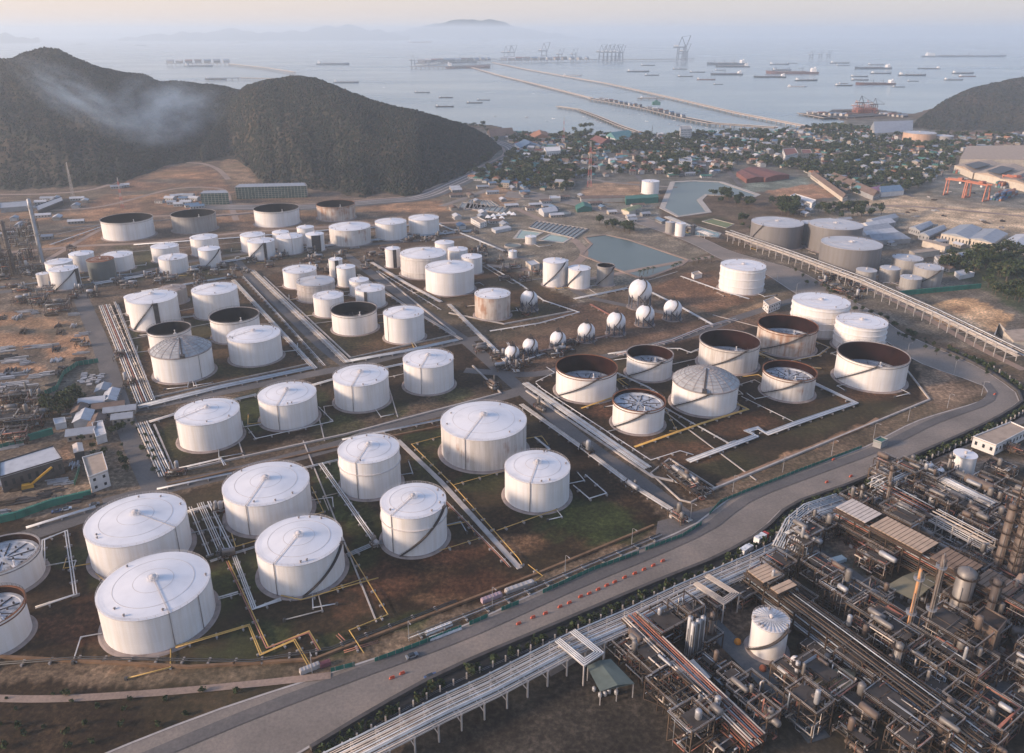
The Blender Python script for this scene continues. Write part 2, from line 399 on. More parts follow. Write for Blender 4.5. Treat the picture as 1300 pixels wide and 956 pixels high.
tank('A', 175, 268, 400, 462, 'cone', 'w', 'white tank half hidden behind the stair tank of the far left cluster')
tank('A', 190, 290, 428, 497, 'cone', 'w', 'white tank with slanting stair and black ladder panel, front of far left cluster', stair=(-50, 45), stripe=(52, 3.0))
tank('A', 263, 348, 368, 430, 'cone', 'w', 'narrow white tank with a grey rim at the back of the far left cluster')
tank('A', 386, 495, 376, 430, 'cone', 'w', 'white tank with warm stained roof just right of the dark green tank')
tank('A', 330, 424, 392, 463, 'flat', 'd', 'dark grey-green tank with a rusty flat top in the far left cluster')
tank('A', 138, 182, 440, 486, 'flat', 's', 'small squat beige tank at the left end of the far left cluster')
tank('A', 570, 668, 342, 395, 'cone', 'w', 'white tank at the back left of the middle four small tanks')
tank('A', 598, 701, 385, 438, 'cone', 'w', 'white tank at the front left of the middle four small tanks', pipe=(-15,))
tank('A', 716, 815, 308, 372, 'cone', 'w', 'white tank at the back right of the middle four small tanks')
tank('A', 745, 824, 350, 415, 'cone', 'w', 'tall narrow white tank with slanting stair, right of the middle four small tanks', stair=(-40, 60))
tank('A', 903, 993, 298, 358, 'cone', 'w', 'white tank at the back left of the group of six small tanks')
tank('A', 930, 1028, 322, 386, 'cone', 'w', 'white tank with black ladder strip, front left of the group of six small tanks', stair=(-70, 10), stripe=(14, 2.4))
tank('A', 1022, 1083, 285, 342, 'cone', 'w', 'narrow white tank at the back middle of the group of six small tanks')
tank('A', 1038, 1134, 305, 366, 'cone', 'w', 'white tank with a reddish riser down its middle in the group of six small tanks', pipe=(8,))
tank('A', 1114, 1177, 267, 325, 'cone', 'w', 'narrow white tank at the back right of the group of six small tanks')
tank('A', 1147, 1214, 293, 355, 'cone', 'w', 'narrow white tank with a wide dark panel on its front', stripe=(5, 8.5))
tank('B', 350, 503, 275, 335, 'cone', 's', 'wide cone-roof tank with blotched cream wall, left of three in the upper middle row')
tank('B', 521, 638, 252, 312, 'cone', 'w', 'white cone-roof tank in the middle of three in the upper middle row')
tank('B', 647, 760, 237, 293, 'cone', 'w', 'white cone-roof tank at the right of three in the upper middle row')
tank('B', 346, 397, 387, 450, 'cone', 'w', 'slim white tank with a black ladder strip left of the middle block', stripe=(8, 3.0))
tank('B', 177, 300, 435, 494, 'cone', 'w', 'white cone-roof tank at the upper left corner of the middle block')
tank('B', 229, 368, 482, 545, 'cone', 'b', 'mottled grey and cream tank with hoops round its wall in the middle block', rings=3)
tank('B', 290, 402, 533, 601, 'cone', 'w', 'small white cone-roof tank at the left edge of the middle block')
tank('B', 376, 446, 418, 487, 'cone', 'w', 'slim white tank beside the black ladder strip tank in the middle block')
tank('B', 424, 497, 468, 523, 'cone', 'w', 'smallest white tank in the centre of the middle block')
tank('B', 447, 557, 505, 568, 'cone', 'w', 'white tank with a short black ladder at its left behind the middle open-top tank', stripe=(-18, 2.0))
tank('B', 359, 527, 595, 669, 'open', 'w', 'white open-top tank with black inside at the front of the middle block', fd=.48, det='k')
tank('B', 553, 704, 605, 700, 'cone', 'w', 'tall white cone-roof tank at the lower right corner of the middle block', pipe=(-52,))
tank('B', 558, 615, 347, 415, 'cone', 'w', 'slim white tank with a black ladder strip left of the wide cream tank', stripe=(12, 3.0))
tank('B', 616, 788, 380, 458, 'cone', 's', 'wide cream stained cone-roof tank behind the big white one in the upper right block', rings=2)
tank('B', 709, 892, 435, 521, 'cone', 'w', 'big clean white cone-roof tank at the front of the upper right block')
tank('B', 745, 817, 326, 385, 'cone', 'w', 'small white tank at the back of three in the upper right block')
tank('B', 793, 868, 352, 405, 'cone', 'w', 'small white tank in the middle of three in the upper right block')
tank('B', 843, 922, 380, 440, 'cone', 'w', 'small white tank at the front of three in the upper right block')
tank('B', 894, 1028, 530, 613, 'cone', 'r', 'rust-streaked cone-roof tank beside the lone gas sphere')
tank('C', 366, 418, 392, 480, 'cone', 'w', 'tall white silo hidden in part behind its twin with the stair, by the big pond')
tank('C', 323, 410, 398, 489, 'cone', 'w', 'tall white silo with a slanting stair at the left beside the big pond', stair=(-58, 60))
tank('C', 417, 501, 425, 496, 'cone', 'w', 'shorter white silo with a slanting stair, middle of the pond group', stair=(-75, 10))
tank('C', 526, 590, 413, 485, 'open', 'p', 'slim grey open-top silo with a stair beside the big pond', stair=(-60, 70), fd=.4, det='k')
tank('C', 256, 298, 300, 328, 'flat', 's', 'small beige tank between the small ponds and the white silos')
tank('C', 193, 225, 354, 380, 'flat', 'w', 'tiny white tank beside the round treatment basins')
tank('C', 694, 759, 93, 140, 'flat', 'w', 'lone white tank in front of the green shed near the town pond')
tank('C', 783, 818, 245, 285, 'flat', 'p', 'small grey silo left of its taller twin near the pipe bridge')
tank('C', 820, 858, 250, 298, 'flat', 'w', 'small pale silo right of its shorter twin near the pipe bridge')
tank('C', 990, 1154, 425, 516, 'flat', 'w', 'white flat-top tank with three hoops standing alone on bare brown ground', rings=3)
tank('D', 433, 637, 568, 677, 'flat', 'w', 'large white flat-top tank with hoops behind the open-top tanks, left of two', rings=4)
tank('D', 597, 777, 640, 738, 'flat', 'w', 'white flat-top tank with hoops nearest the ring road, right of two', rings=4)
tank('D', 279, 467, 262, 348, 'flat', 'g', 'wide dark grey tank with pale roof at the left end of the grey tank group', stair=(-75, -30))
tank('D', 463, 535, 250, 325, 'flat', 'p', 'narrow grey tank squeezed between the two wide dark grey tanks')
tank('D', 495, 688, 270, 362, 'flat', 'g', 'wide dark grey tank at the back middle of the grey tank group')
tank('D', 541, 757, 346, 445, 'flat', 'g', 'largest dark grey tank in front of the grey tank group beside the pipe rack')
tank('D', 672, 745, 430, 478, 'flat', 'p', 'small squat grey tank nearest the pipe rack, left of three')
tank('D', 762, 833, 422, 470, 'flat', 'p', 'small squat grey tank in the middle of three by the pipe rack')
tank('D', 838, 913, 458, 503, 'flat', 'p', 'small squat grey tank beside the green wall, right of three by the pipe rack')
tank('D', 808, 915, 388, 445, 'flat', 'p', 'grey tank with a pale roof behind the squat grey tanks')
tank('D', 891, 992, 422, 490, 'flat', 'p', 'grey tank with a dark slanting stair at the right end of the grey tank group', stair=(-45, 50))
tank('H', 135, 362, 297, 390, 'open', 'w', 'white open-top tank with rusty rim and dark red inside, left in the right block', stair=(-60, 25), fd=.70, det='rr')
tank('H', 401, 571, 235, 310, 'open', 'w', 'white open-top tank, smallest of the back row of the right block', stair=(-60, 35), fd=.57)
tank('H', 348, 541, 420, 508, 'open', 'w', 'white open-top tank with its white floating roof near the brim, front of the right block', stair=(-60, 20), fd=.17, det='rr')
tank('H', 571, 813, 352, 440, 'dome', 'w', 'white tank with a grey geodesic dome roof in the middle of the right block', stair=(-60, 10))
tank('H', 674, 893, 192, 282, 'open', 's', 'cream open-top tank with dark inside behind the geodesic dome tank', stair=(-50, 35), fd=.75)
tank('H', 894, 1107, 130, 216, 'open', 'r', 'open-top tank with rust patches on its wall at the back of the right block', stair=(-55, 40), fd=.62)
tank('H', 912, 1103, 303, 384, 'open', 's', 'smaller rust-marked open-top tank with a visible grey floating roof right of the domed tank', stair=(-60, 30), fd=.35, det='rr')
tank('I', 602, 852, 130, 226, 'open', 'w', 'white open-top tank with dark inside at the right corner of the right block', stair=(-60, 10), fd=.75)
tank('O', 852, 966, 503, 540, 'flat', 't', 'wide orange-tan tank at the edge of the town below the right hill', det=False)
tank('O', 966, 1033, 512, 540, 'flat', 'p', 'pale tank right of the orange-tan one below the right hill', det=False)
tank('L', 1037, 1116, -98, -32, 'flat', 'w', 'slim white tank in the process yard beside the white flat building', det=False) if False else None
tank('I', 1037, 1117, 478, 545, 'flat', 'w', 'slim white tank in the process yard near the white flat-roofed building')
t = tank('L', 277, 411, 655, 765, 'cone', 'w', 'white tank with a fluted conical roof and dark belt in the near process yard', stair=(-65, 60))

m = MB(); _, _, r, H = TANKS[-1]
for i in range(26):
    a = 2*math.pi*i/26; m.bar((r*1.02*math.cos(a), r*1.02*math.sin(a), H+.12), (.9*math.cos(a), .9*math.sin(a), H+r*.135+.15), .35, .3)
m.build('roof_flutes', m_roofg, t)
# ---------------------------------------------------------------- ground, painted soil types
HAZE = 0.00011; EXPO = 1.0
DARK = 0.88
NT_, NR_ = 430, 400
th = np.linspace(R(-64), R(64), NT_); rr = 70*np.exp(np.linspace(0, math.log(3300/70), NR_))
TH, RR = np.meshgrid(th, rr); GX = RR*np.sin(TH); GY = RR*np.cos(TH)
def wn(x, y, s, k=0):
    return (np.sin(x/s*1.0+y/s*.6+k)+np.sin(x/s*-.7+y/s*1.3+2*k+1)+np.sin(x/s*2.1-y/s*1.7+k*3)*.6+np.sin(x/s*1.4+y/s*3.3+k)*.5+np.sin(x/s*5.1-y/s*4.3+k*2)*.3)/2.6
wob = 1.0
wx = GX+wn(GX, GY, 9, 1)*1.6+wn(GX, GY, 3.1, 5)*.8; wy = GY+wn(GX, GY, 8, 4)*2.2+wn(GX, GY, 2.7, 8)*1.0
dep = wy*ct+CH*st; PX = CX+F*wx/dep; PY = CY-F*(wy*st-CH*ct)/dep
dep0 = GY*ct+CH*st; PX0 = CX+F*GX/dep0; PY0 = CY-F*(GY*st-CH*ct)/dep0
def inpoly(pts, X, Y):
    ins = np.zeros(X.shape, bool); n = len(pts)
    for i in range(n):
        x0, y0 = pts[i]; x1, y1 = pts[(i+1) % n]
        if y0 == y1: continue
        c = ((y0 > Y) != (y1 > Y)) & (X < (x1-x0)*(Y-y0)/(y1-y0)+x0)
        ins ^= c
    return ins
soil = np.zeros(GX.shape+(3,)); soil[:] = (0.115, 0.080, 0.058)
def area(pts, col, a=1.0):
    k = inpoly(pts, PX, PY)[..., None]*a; soil[:] = soil*(1-k)+np.array(col)*k
def blob(cx, cy, rx, ry, col, a=0.9):
    q = ((PX-cx)/rx)**2+((PY-cy)/ry)**2; n = wn(GX, GY, 6.5, cx*.1)*.4+wn(GX, GY, 2.2, cy)*.25
    k = np.clip((1.15-q+n)*1.6, 0, 1)[..., None]*a; soil[:] = soil*(1-k)+np.array(col)*k
DK = (0.036, 0.022, 0.013); BR = (0.070, 0.041, 0.024); GN = (0.032, 0.043, 0.014); OR = (0.36, 0.20, 0.12); SA = (0.50, 0.37, 0.265)
GY_ = (0.15, 0.14, 0.13); TN = (0.24, 0.18, 0.14); RD = (0.15, 0.075, 0.045)
# near verge in front of the dyke: rough grass, a track, bare earth
for x, y, a, b, c, s in ((80, 900, 90, 12, GN, .7), (220, 885, 70, 10, GN, .6), (40, 940, 90, 12, (0.12, 0.075, 0.045), .7), (300, 875, 60, 6, (0.16, 0.10, 0.06), .8), (150, 925, 80, 8, GN, .5)): blob(x, y, a, b, c, s)
# upper left earthworks
area([(0, 243), (112, 237), (200, 210), (247, 203), (300, 200), (325, 235), (400, 240), (620, 200), (640, 260), (600, 300), (300, 300), (0, 400)], (0.15, 0.105, 0.08))
area([(110, 262), (165, 225), (205, 211), (270, 212), (295, 245), (240, 268), (120, 280)], (0.20, 0.115, 0.078))
area([(285, 200), (320, 210), (323, 232), (300, 236), (280, 215)], (0.24, 0.16, 0.11))
for x, y, a, b in ((230, 222, 45, 5), (200, 250, 60, 4), (140, 268, 40, 3), (300, 265, 14, 12), (110, 275, 40, 6), (330, 268, 20, 8), (480, 268, 30, 6), (530, 262, 60, 8), (40, 275, 35, 6), (90, 310, 40, 10), (150, 300, 30, 6)): blob(x, y, a, b, OR, .75)
for x, y, a, b in ((215, 230, 40, 3), (170, 245, 50, 3), (240, 240, 30, 3), (60, 290, 40, 5), (150, 283, 30, 4), (30, 262, 25, 6)): blob(x, y, a, b, (0.12, 0.10, 0.085), .8)
area(ZP('A', [(190, 330), (330, 330), (395, 300), (400, 275), (330, 265)]), (0.25, 0.14, 0.09))
area(ZP('A', [(800, 225), (960, 220), (960, 270), (810, 275)]), (0.24, 0.14, 0.09))
area(ZP('A', [(1120, 200), (1200, 200), (1200, 255), (1120, 258)]), (0.22, 0.13, 0.08))
# left construction ground
area([(0, 330), (100, 330), (120, 400), (175, 560), (190, 625), (100, 655), (0, 690)], (0.16, 0.12, 0.095))
for x, y, a, b in ((40, 410, 60, 7), (25, 432, 55, 10), (80, 445, 30, 12), (10, 402, 30, 6), (30, 470, 30, 8), (95, 432, 25, 10)): blob(x, y, a, b, OR, .85)
area([(65, 470), (125, 455), (150, 520), (100, 530), (60, 510)], (0.095, 0.085, 0.08))
blob(20, 560, 24, 8, (0.20, 0.14, 0.11)); blob(83, 590, 10, 30, (0.25, 0.15, 0.10)); blob(50, 620, 50, 14, (0.17, 0.13, 0.105))
for x, y, a, b in ((20, 340, 40, 12), (60, 360, 50, 10), (30, 300, 30, 12)): blob(x, y, a, b, (0.13, 0.105, 0.09), .8)
# tank basins
BAS = {'left': [(133, 395), (170, 372), (320, 350), (400, 467), (185, 500)], 'mid': [(330, 360), (350, 345), (480, 345), (582, 424), (441, 457)],
 'upr': [(470, 345), (600, 320), (735, 385), (555, 385)], 'sph1': [(565, 400), (600, 380), (720, 372), (735, 395), (625, 415)],
 'row': [(180, 535), (620, 425), (655, 478), (560, 500), (213, 607)], 'near': [(-60, 660), (130, 655), (520, 545), (662, 500), (845, 660), (680, 735), (400, 850), (-60, 870)],
 'right': [(665, 490), (700, 465), (900, 415), (1130, 415), (1185, 500), (903, 622)], 'bare': [(725, 475/1), (860, 345), (920, 340), (1040, 400), (1000, 425), (905, 395)]}
for k in ('left', 'mid', 'upr', 'sph1', 'row', 'near', 'right'): area(BAS[k], DK if k in ('near', 'right', 'row') else BR)
area(ZP('C', [(720, 490), (850, 440), (980, 420), (1000, 500), (1160, 520), (950, 580)]), (0.17, 0.095, 0.06))
area(ZP('C', [(1160, 480), (1240, 500), (1180, 540), (1140, 530)]), (0.14, 0.10, 0.07))
area(ZP('C', [(1000, 590), (1150, 540), (1200, 580), (1050, 620)]), (0.26, 0.17, 0.11))
area([(600, 455), (735, 385), (895, 402), (1000, 395), (940, 420), (700, 465), (665, 480)], (0.135, 0.083, 0.058))
area([(0, 835), (400, 845), (680, 740), (900, 640), (1200, 500), (1250, 505), (1185, 530), (905, 660), (700, 770), (430, 866), (0, 870)], (0.15, 0.105, 0.075))
area([(-60, 868), (440, 868), (320, 990), (-60, 1000)], DK)
for x, y, a, b in ((640, 690, 190/3, 12), (760, 690, 40, 8), (560, 760, 40, 8), (350, 838, 40, 6), (180, 850, 60, 4)): blob(x, y, a, b, (0.17, 0.095, 0.055), .7)
# grass patches
for x, y, a, b, s in ((755, 665, 75, 30, .95), (700, 640, 50, 25, .7), (610, 610, 30, 20, .7), (560, 555, 60, 12, .8), (540, 600, 20, 40, .6), (430, 620, 34, 45, .9), (460, 690, 26, 60, .7),
    (290, 735, 30, 50, .9), (275, 830, 40, 10, .8), (330, 810, 45, 26, .85), (330, 720, 20, 30, .8), (395, 700, 30, 12, .7), (520, 790, 40, 18, .8), (80, 705, 34, 18, .8), (130, 735, 20, 20, .6), (430, 820, 30, 20, .7),
    (222, 560, 30, 25, .5), (330, 520, 40, 30, .8), (430, 545, 40, 20, .6), (575, 500, 30, 12, .7), (400, 510, 20, 16, .7), (500, 520, 24, 12, .6),
    (250, 470, 30, 16, .7), (170, 440, 10, 60, .6), (300, 470, 60, 8, .5), (330, 430, 30, 20, .4), (240, 420, 40, 14, .5),
    (200, 330, 30, 18, .7), (245, 345, 40, 10, .6), (300, 325, 20, 14, .5), (350, 320, 40, 10, .4), (160, 318, 20, 8, .5), (180, 345, 15, 12, .6),
    (430, 430, 50, 16, .4), (680, 395, 24, 10, .4), (640, 395, 30, 10, .4), (560, 375, 40, 6, .4), (420, 400, 40, 10, .4), (960, 330, 30, 10, .3), (1010, 540, 60, 14, .3), (850, 545, 50, 20, .25), (930, 590, 40, 20, .35), (1090, 520, 60, 16, .2), (900, 280, 25, 6, .6)):
    blob(x, y, a, b, GN, s)
for x, y, a, b in ((150, 770, 70, 22), (90, 800, 70, 20), (480, 740, 50, 22), (600, 740, 60, 20), (570, 700, 50, 16), (440, 770, 40, 14), (400, 740, 40, 12)): blob(x, y, a, b, (0.085, 0.038, 0.022), .75)
for x, y, a, b in ((950, 540, 50, 12), (800, 560, 40, 14), (1010, 500, 30, 12), (1100, 500, 40, 14), (870, 575, 60, 14), (770, 520, 20, 10)): blob(x, y, a, b, (0.12, 0.055, 0.032), .7)
area(ZP('H', [(735, 705), (1300, 480), (1300, 468), (740, 690)]), (0.30, 0.17, 0.105))
# water works, pond banks, town, yards
area([(560, 250), (650, 235), (760, 262), (900, 320), (740, 385), (600, 320)], (0.20, 0.165, 0.135))
area([(560, 160), (640, 165), (1160, 150), (1240, 190), (1210, 230), (1130, 262), (1000, 250), (900, 235), (800, 245), (700, 260), (640, 250), (560, 230)], (0.135, 0.125, 0.115))
area(ZP('N', [(450, 780), (600, 690), (700, 740), (560, 800)]), (0.30, 0.19, 0.13))
area(ZP('N', [(930, 690), (1130, 680), (1140, 730), (900, 740)]), (0.34, 0.22, 0.15))
area(ZP('N', [(960, 760), (1200, 760), (1200, 840), (1000, 840)]), (0.22, 0.20, 0.185))
area(ZP('O', [(330, 715), (500, 690), (610, 735), (430, 760)]), (0.36, 0.20, 0.13))
area(ZP('O', [(240, 690), (480, 660), (500, 690), (330, 715), (260, 720)]), (0.17, 0.19, 0.17))
area([(1000, 262), (1060, 255), (1140, 245), (1300, 250), (1300, 400), (1200, 330), (1120, 300)], (0.27, 0.22, 0.18))
area(ZP('O', [(600, 765), (860, 735), (1010, 770), (900, 800), (700, 800)]), SA)
area(ZP('O', [(860, 840), (1020, 772), (1320, 790), (1400, 900), (1240, 860), (1060, 860)]), SA)
area(ZP('O', [(1090, 545), (1330, 570), (1330, 620), (1060, 600)]), (0.36, 0.29, 0.225))
area(ZP('O', [(950, 620), (1330, 640), (1360, 790), (960, 740)]), (0.20, 0.185, 0.17))
area(ZP('D', [(300, 410), (790, 610), (1300, 800), (1300, 330), (990, 300), (560, 200), (250, 290)]), (0.15, 0.125, 0.105))
area(ZP('D', [(930, 560), (1000, 535), (1110, 525), (1260, 600), (1200, 650), (1120, 670), (960, 610)]), (0.50, 0.31, 0.18))
for x, y, a, b in ((1200, 500, 16, 22), (1190, 480, 20, 12)): blob(x, y, a, b, (0.30, 0.18, 0.12), .8)
area(ZP('I', [(900, 130), (1130, 240), (1040, 290), (930, 270)]), (0.22, 0.15, 0.11))
blob(1240, 402, 26, 12, (0.58, 0.38, 0.24), .9); blob(1215, 395, 14, 6, (0.3, 0.17, 0.1), .7)
area(ZP('D', [(1000, 300), (1350, 300), (1350, 620), (1140, 490), (1000, 430)]), (0.075, 0.085, 0.05))
# process yard paving
area([(560, 880), (870, 712), (965, 680), (1010, 640), (1300, 515), (1700, 400), (1700, 1200), (400, 1100)], (0.045, 0.037, 0.031))
for x, y, a, b, c in ((1050, 700, 40, 26, (0.22, 0.16, 0.135)), (1170, 780, 50, 40, (0.15, 0.105, 0.085)), (930, 800, 50, 40, (0.13, 0.09, 0.07)), (1250, 590, 60, 10, (0.28, 0.2, 0.16)), (1180, 565, 60, 14, (0.19, 0.17, 0.16)), (1270, 850, 30, 30, (0.2, 0.11, 0.08))): blob(x, y, a, b, c, .9)
area([(1020, 700), (1050, 690), (1300, 870), (1260, 900)], (0.10, 0.10, 0.105))
# land or sea floor
COAST = [(-900, 112), (-200, 112), (300, 128), (560, 158), (599, 157), (633, 159), (650, 166), (707, 169), (772, 169), (809, 172), (870, 170), (921, 168), (985, 166), (1022, 160), (1044, 162), (1066, 158), (1066, 150), (1034, 149), (1024, 146), (1063, 140), (1117, 139), (1158, 144), (1200, 132), (1400, 125), (2600, 110), (3000, 2000), (-2500, 2000)]
land = inpoly(COAST, PX0, PY0) | (GY < 700)
GZ = np.where(land, 0.0, -14.0)
me = bpy.data.meshes.new('ground')
co_ = np.stack([GX, GY, GZ], -1).reshape(-1, 3)
idx = np.arange(NT_*NR_).reshape(NR_, NT_)
q = np.stack([idx[:-1, :-1], idx[:-1, 1:], idx[1:, 1:], idx[1:, :-1]], -1).reshape(-1, 4)
me.vertices.add(len(co_)); me.vertices.foreach_set('co', co_.ravel())
me.loops.add(q.size); me.loops.foreach_set('vertex_index', q.ravel().astype(np.int32))
me.polygons.add(len(q)); me.polygons.foreach_set('loop_start', np.arange(0, q.size, 4, dtype=np.int32)); me.polygons.foreach_set('loop_total', np.full(len(q), 4, np.int32))
me.update(); me.validate()
at = me.color_attributes.new('soil', 'FLOAT_COLOR', 'POINT')
at.data.foreach_set('color', np.concatenate([soil*DARK*np.array((1.03,.98,.84)), np.ones(GX.shape+(1,))], -1).reshape(-1).astype(np.float32))
m = bpy.data.materials.new('soil_and_grass'); nt = NT(m)
a_ = nt.add('ShaderNodeAttribute', attribute_name='soil').outputs['Color']
g_ = nt.add('ShaderNodeNewGeometry').outputs['Position']
n1 = noi(nt, g_, 0.045, 6, 0.65); n2 = noi(nt, g_, 0.5, 5, 0.7); n3 = noi(nt, g_, 0.012, 3)
c = mix(nt, 1.0, a_, ramp(nt, n1, [(0.30, 0.5), (0.5, 1.0), (0.70, 1.9)]), 'MULTIPLY')
c = mix(nt, 1.0, c, ramp(nt, n2, [(0.32, 0.42), (0.5, 1.0), (0.68, 2.0)]), 'MULTIPLY')
c = mix(nt, ramp(nt, n3, [(0.48, 0.0), (0.66, 0.3)]), c, (0.12, 0.10, 0.05))
finish(nt, c, 0.95, bump=n2, bstr=0.5, bdist=0.4, spec=0.2)
me.materials.append(m); go = bpy.data.objects.new('ground', me); COL.objects.link(go); tag(go, kind='structure')
# ---------------------------------------------------------------- sea
s = MB(); s.quad((-90000, 500, -1.2), (90000, 500, -1.2), (90000, 120000, -1.2), (-90000, 120000, -1.2))
m = bpy.data.materials.new('sea_water'); nt = NT(m); g_ = nt.add('ShaderNodeNewGeometry').outputs['Position']
sv = nt.add('ShaderNodeVectorMath', {0: g_, 1: (1.0, 2.2, 1.0)}, operation='MULTIPLY').outputs[0]
h1 = noi(nt, sv, 0.02, 6, 0.7); h2 = noi(nt, sv, 0.0012, 4)
c = ramp(nt, h2, [(0.3, (0.13, 0.19, 0.21)), (0.7, (0.18, 0.23, 0.245))])
finish(nt, c, ramp(nt, h2, [(0.3, 0.16), (0.7, 0.30)]), bump=h1, bstr=0.35, bdist=2.0)
so_ = s.build('sea', m); tag(so_, kind='structure')
# ---------------------------------------------------------------- hills
m_hill = bpy.data.materials.new('wooded_hill'); nt = NT(m_hill); g_ = nt.add('ShaderNodeNewGeometry').outputs['Position']
n1 = noi(nt, g_, 0.09, 6, 0.75); n2 = noi(nt, g_, 0.008, 4, 0.6)
vo = nt.add('ShaderNodeTexVoronoi', {'Vector': g_, 'Scale': 0.14}).outputs['Distance']
c = ramp(nt, n1, [(0.3, (0.022, 0.025, 0.018)), (0.5, (0.042, 0.041, 0.030)), (0.7, (0.075, 0.062, 0.045))])
c = mix(nt, ramp(nt, n2, [(0.45, 0.0), (0.7, 0.7)]), c, (0.10, 0.068, 0.045))
hsum = nt.add('ShaderNodeMath', {0: n1, 1: vo}, operation='SUBTRACT').outputs[0]
finish(nt, c, 0.95, bump=hsum, bstr=.7, bdist=3.0, spec=0.1)
def interp(pts, x, k):
    if x <= pts[0][0]: return pts[0][k]
    for a, b in zip(pts, pts[1:]):
        if x <= b[0]:
            t = (x-a[0])/(b[0]-a[0]); t = t*t*(3-2*t)*.35+t*.65
            return a[k]+(b[k]-a[k])*t
    return pts[-1][k]
CROWNS = []
def hill(name, crest, base, back, kd, nx=260, ny=60, mat=m_hill, label=None, crowns=0, rough=1.0):
    x0, x1 = crest[0][0], crest[-1][0]; mb = MB(); rng = random.Random(3); grid = []
    for i in range(nx+1):
        px = x0+(x1-x0)*i/nx; yc = interp(crest, px, 1); ybs = interp(base, px, 1)
        d = ray(px, yc); az = math.atan2(d.x, d.y); B = P(px, ybs); bd = B.xy.length
        cd = bd*(1+kd*(ybs-yc)/120.0); sl_ = d.z/math.hypot(d.x, d.y); hgt = max(0.5, CH+cd*sl_)
        bd *= 1+.012*noise.noise(Vector((px/9, 7, 1)))+.02*noise.noise(Vector((px/31, 2, 1)))
        col = []
        for j in range(ny+1):
            t = j/ny; tt = t*(1+back)
            if tt <= 1: dist = bd+(cd-bd)*tt; s_ = tt; z = hgt*(0.55*s_+0.45*s_*s_*(3-2*s_))
            else: dist = cd+(cd-bd)*(tt-1)*1.2; s_ = (tt-1)/back; z = hgt*(1-s_*s_*(3-2*s_))
            X, Y = dist*math.sin(az), dist*math.cos(az)
            v = Vector((X/150, Y/150, 3)); env = min(1, 4*s_)*(1 if tt > 1 else (1-s_)**.6)
            nz = noise.fractal(v, 1.0, 2.0, 5)
            rg = abs(noise.noise(Vector((az*9+Y/900, dist/600, 1))))*2
            z += env*(nz*14+(rg-.5)*-16)*rough*min(1, hgt/90)
            if j == 0: z = -1.0
            col.append((X, Y, z))
        grid.append(col)
    for col in grid: mb.v += col
    for i in range(nx):
        for j in range(ny):
            a = i*(ny+1)+j; mb.face((a, a+ny+1, a+ny+2, a+1), True)
    o = mb.build(name, mat); tag(o, kind='structure', label=label)
    # woodland canopy: thousands of small irregular clumps
    if crowns:
        cb = MB(); wts = []
        for _ in range(crowns):
            i = rng.random()*nx; j = rng.random()**.9*ny*(1/(1+back))*1.12; i0, j0 = int(i), int(min(j, ny-1)); i0 = min(i0, nx-1)
            p = Vector(grid[i0][j0]).lerp(Vector(grid[i0+1][j0+1]), rng.random()); 
            if p.z < 1: continue
            r_ = rng.uniform(1.3, 3.1); b = len(cb.v); k = 6; ph = rng.random()*6
            cb.cur = rng.choice((0, 0, 1, 1, 2, 3))
            for zz, q in ((-.8, 1.0), (.45, .85)):
                for a in range(k):
                    w_ = r_*q*rng.uniform(.7, 1.2); cb.v.append((p.x+w_*math.cos(ph+a*6.283/k), p.y+w_*math.sin(ph+a*6.283/k), p.z+r_*(zz+rng.uniform(-.2, .2))))
            cb.v.append((p.x, p.y, p.z+r_*rng.uniform(.9, 1.5)))
            for a in range(k):
                c_ = (a+1) % k; cb.face((b+a, b+c_, b+k+c_, b+k+a)); cb.face((b+k+a, b+k+c_, b+2*k))
        CROWNS.append(tag(cb.build('woodland', WOODM), kind='stuff', label='dry scrub woodland covering the hillside'))
    return o
WOODM = [plain('wood_a', (0.026, 0.032, 0.024), 0.95, var=.4), plain('wood_b', (0.036, 0.036, 0.028), 0.95, var=.4), plain('wood_c', (0.020, 0.027, 0.020), 0.95, var=.4), plain('wood_d', (0.052, 0.043, 0.034), 0.95, var=.4)]
hill('hill', [(-400, 120), (-200, 95), (-60, 90), (-20, 78), (0, 77), (15, 76), (30, 68), (55, 61), (75, 63), (100, 76), (130, 88), (160, 94), (180, 97), (205, 105), (222, 104), (260, 110), (300, 116), (330, 121), (345, 125), (365, 135), (385, 150)],
     [(-400, 262), (-100, 250), (0, 244), (112, 238), (200, 211), (247, 204), (288, 201), (330, 205), (385, 215)], 1.0, .42, label='high wooded hill on the left', crowns=22000)
hill('hill', [(255, 190), (275, 160), (295, 128), (312, 112), (340, 103), (375, 98), (400, 101), (425, 110), (450, 120), (485, 132), (520, 142), (550, 149), (580, 157), (600, 164), (618, 173), (636, 188)],
     [(255, 207), (288, 203), (305, 215), (321, 234), (386, 240), (430, 250), (525, 248), (582, 224), (620, 204), (636, 190)], 1.0, .38, label='rounded wooded hill beside the highway', crowns=16000)
hill('hill', [(1156, 161), (1170, 149), (1182, 140), (1200, 128), (1222, 118), (1240, 112), (1262, 107), (1280, 103), (1300, 100), (1350, 90), (1430, 92), (1500, 120), (1600, 168)],
     [(1156, 163), (1200, 166), (1300, 169), (1400, 172), (1600, 172)], 1.0, .55, nx=160, label='wooded headland hill on the right', crowns=5000)
m_isl = plain('distant_island', (0.06, 0.07, 0.06), 0.95)
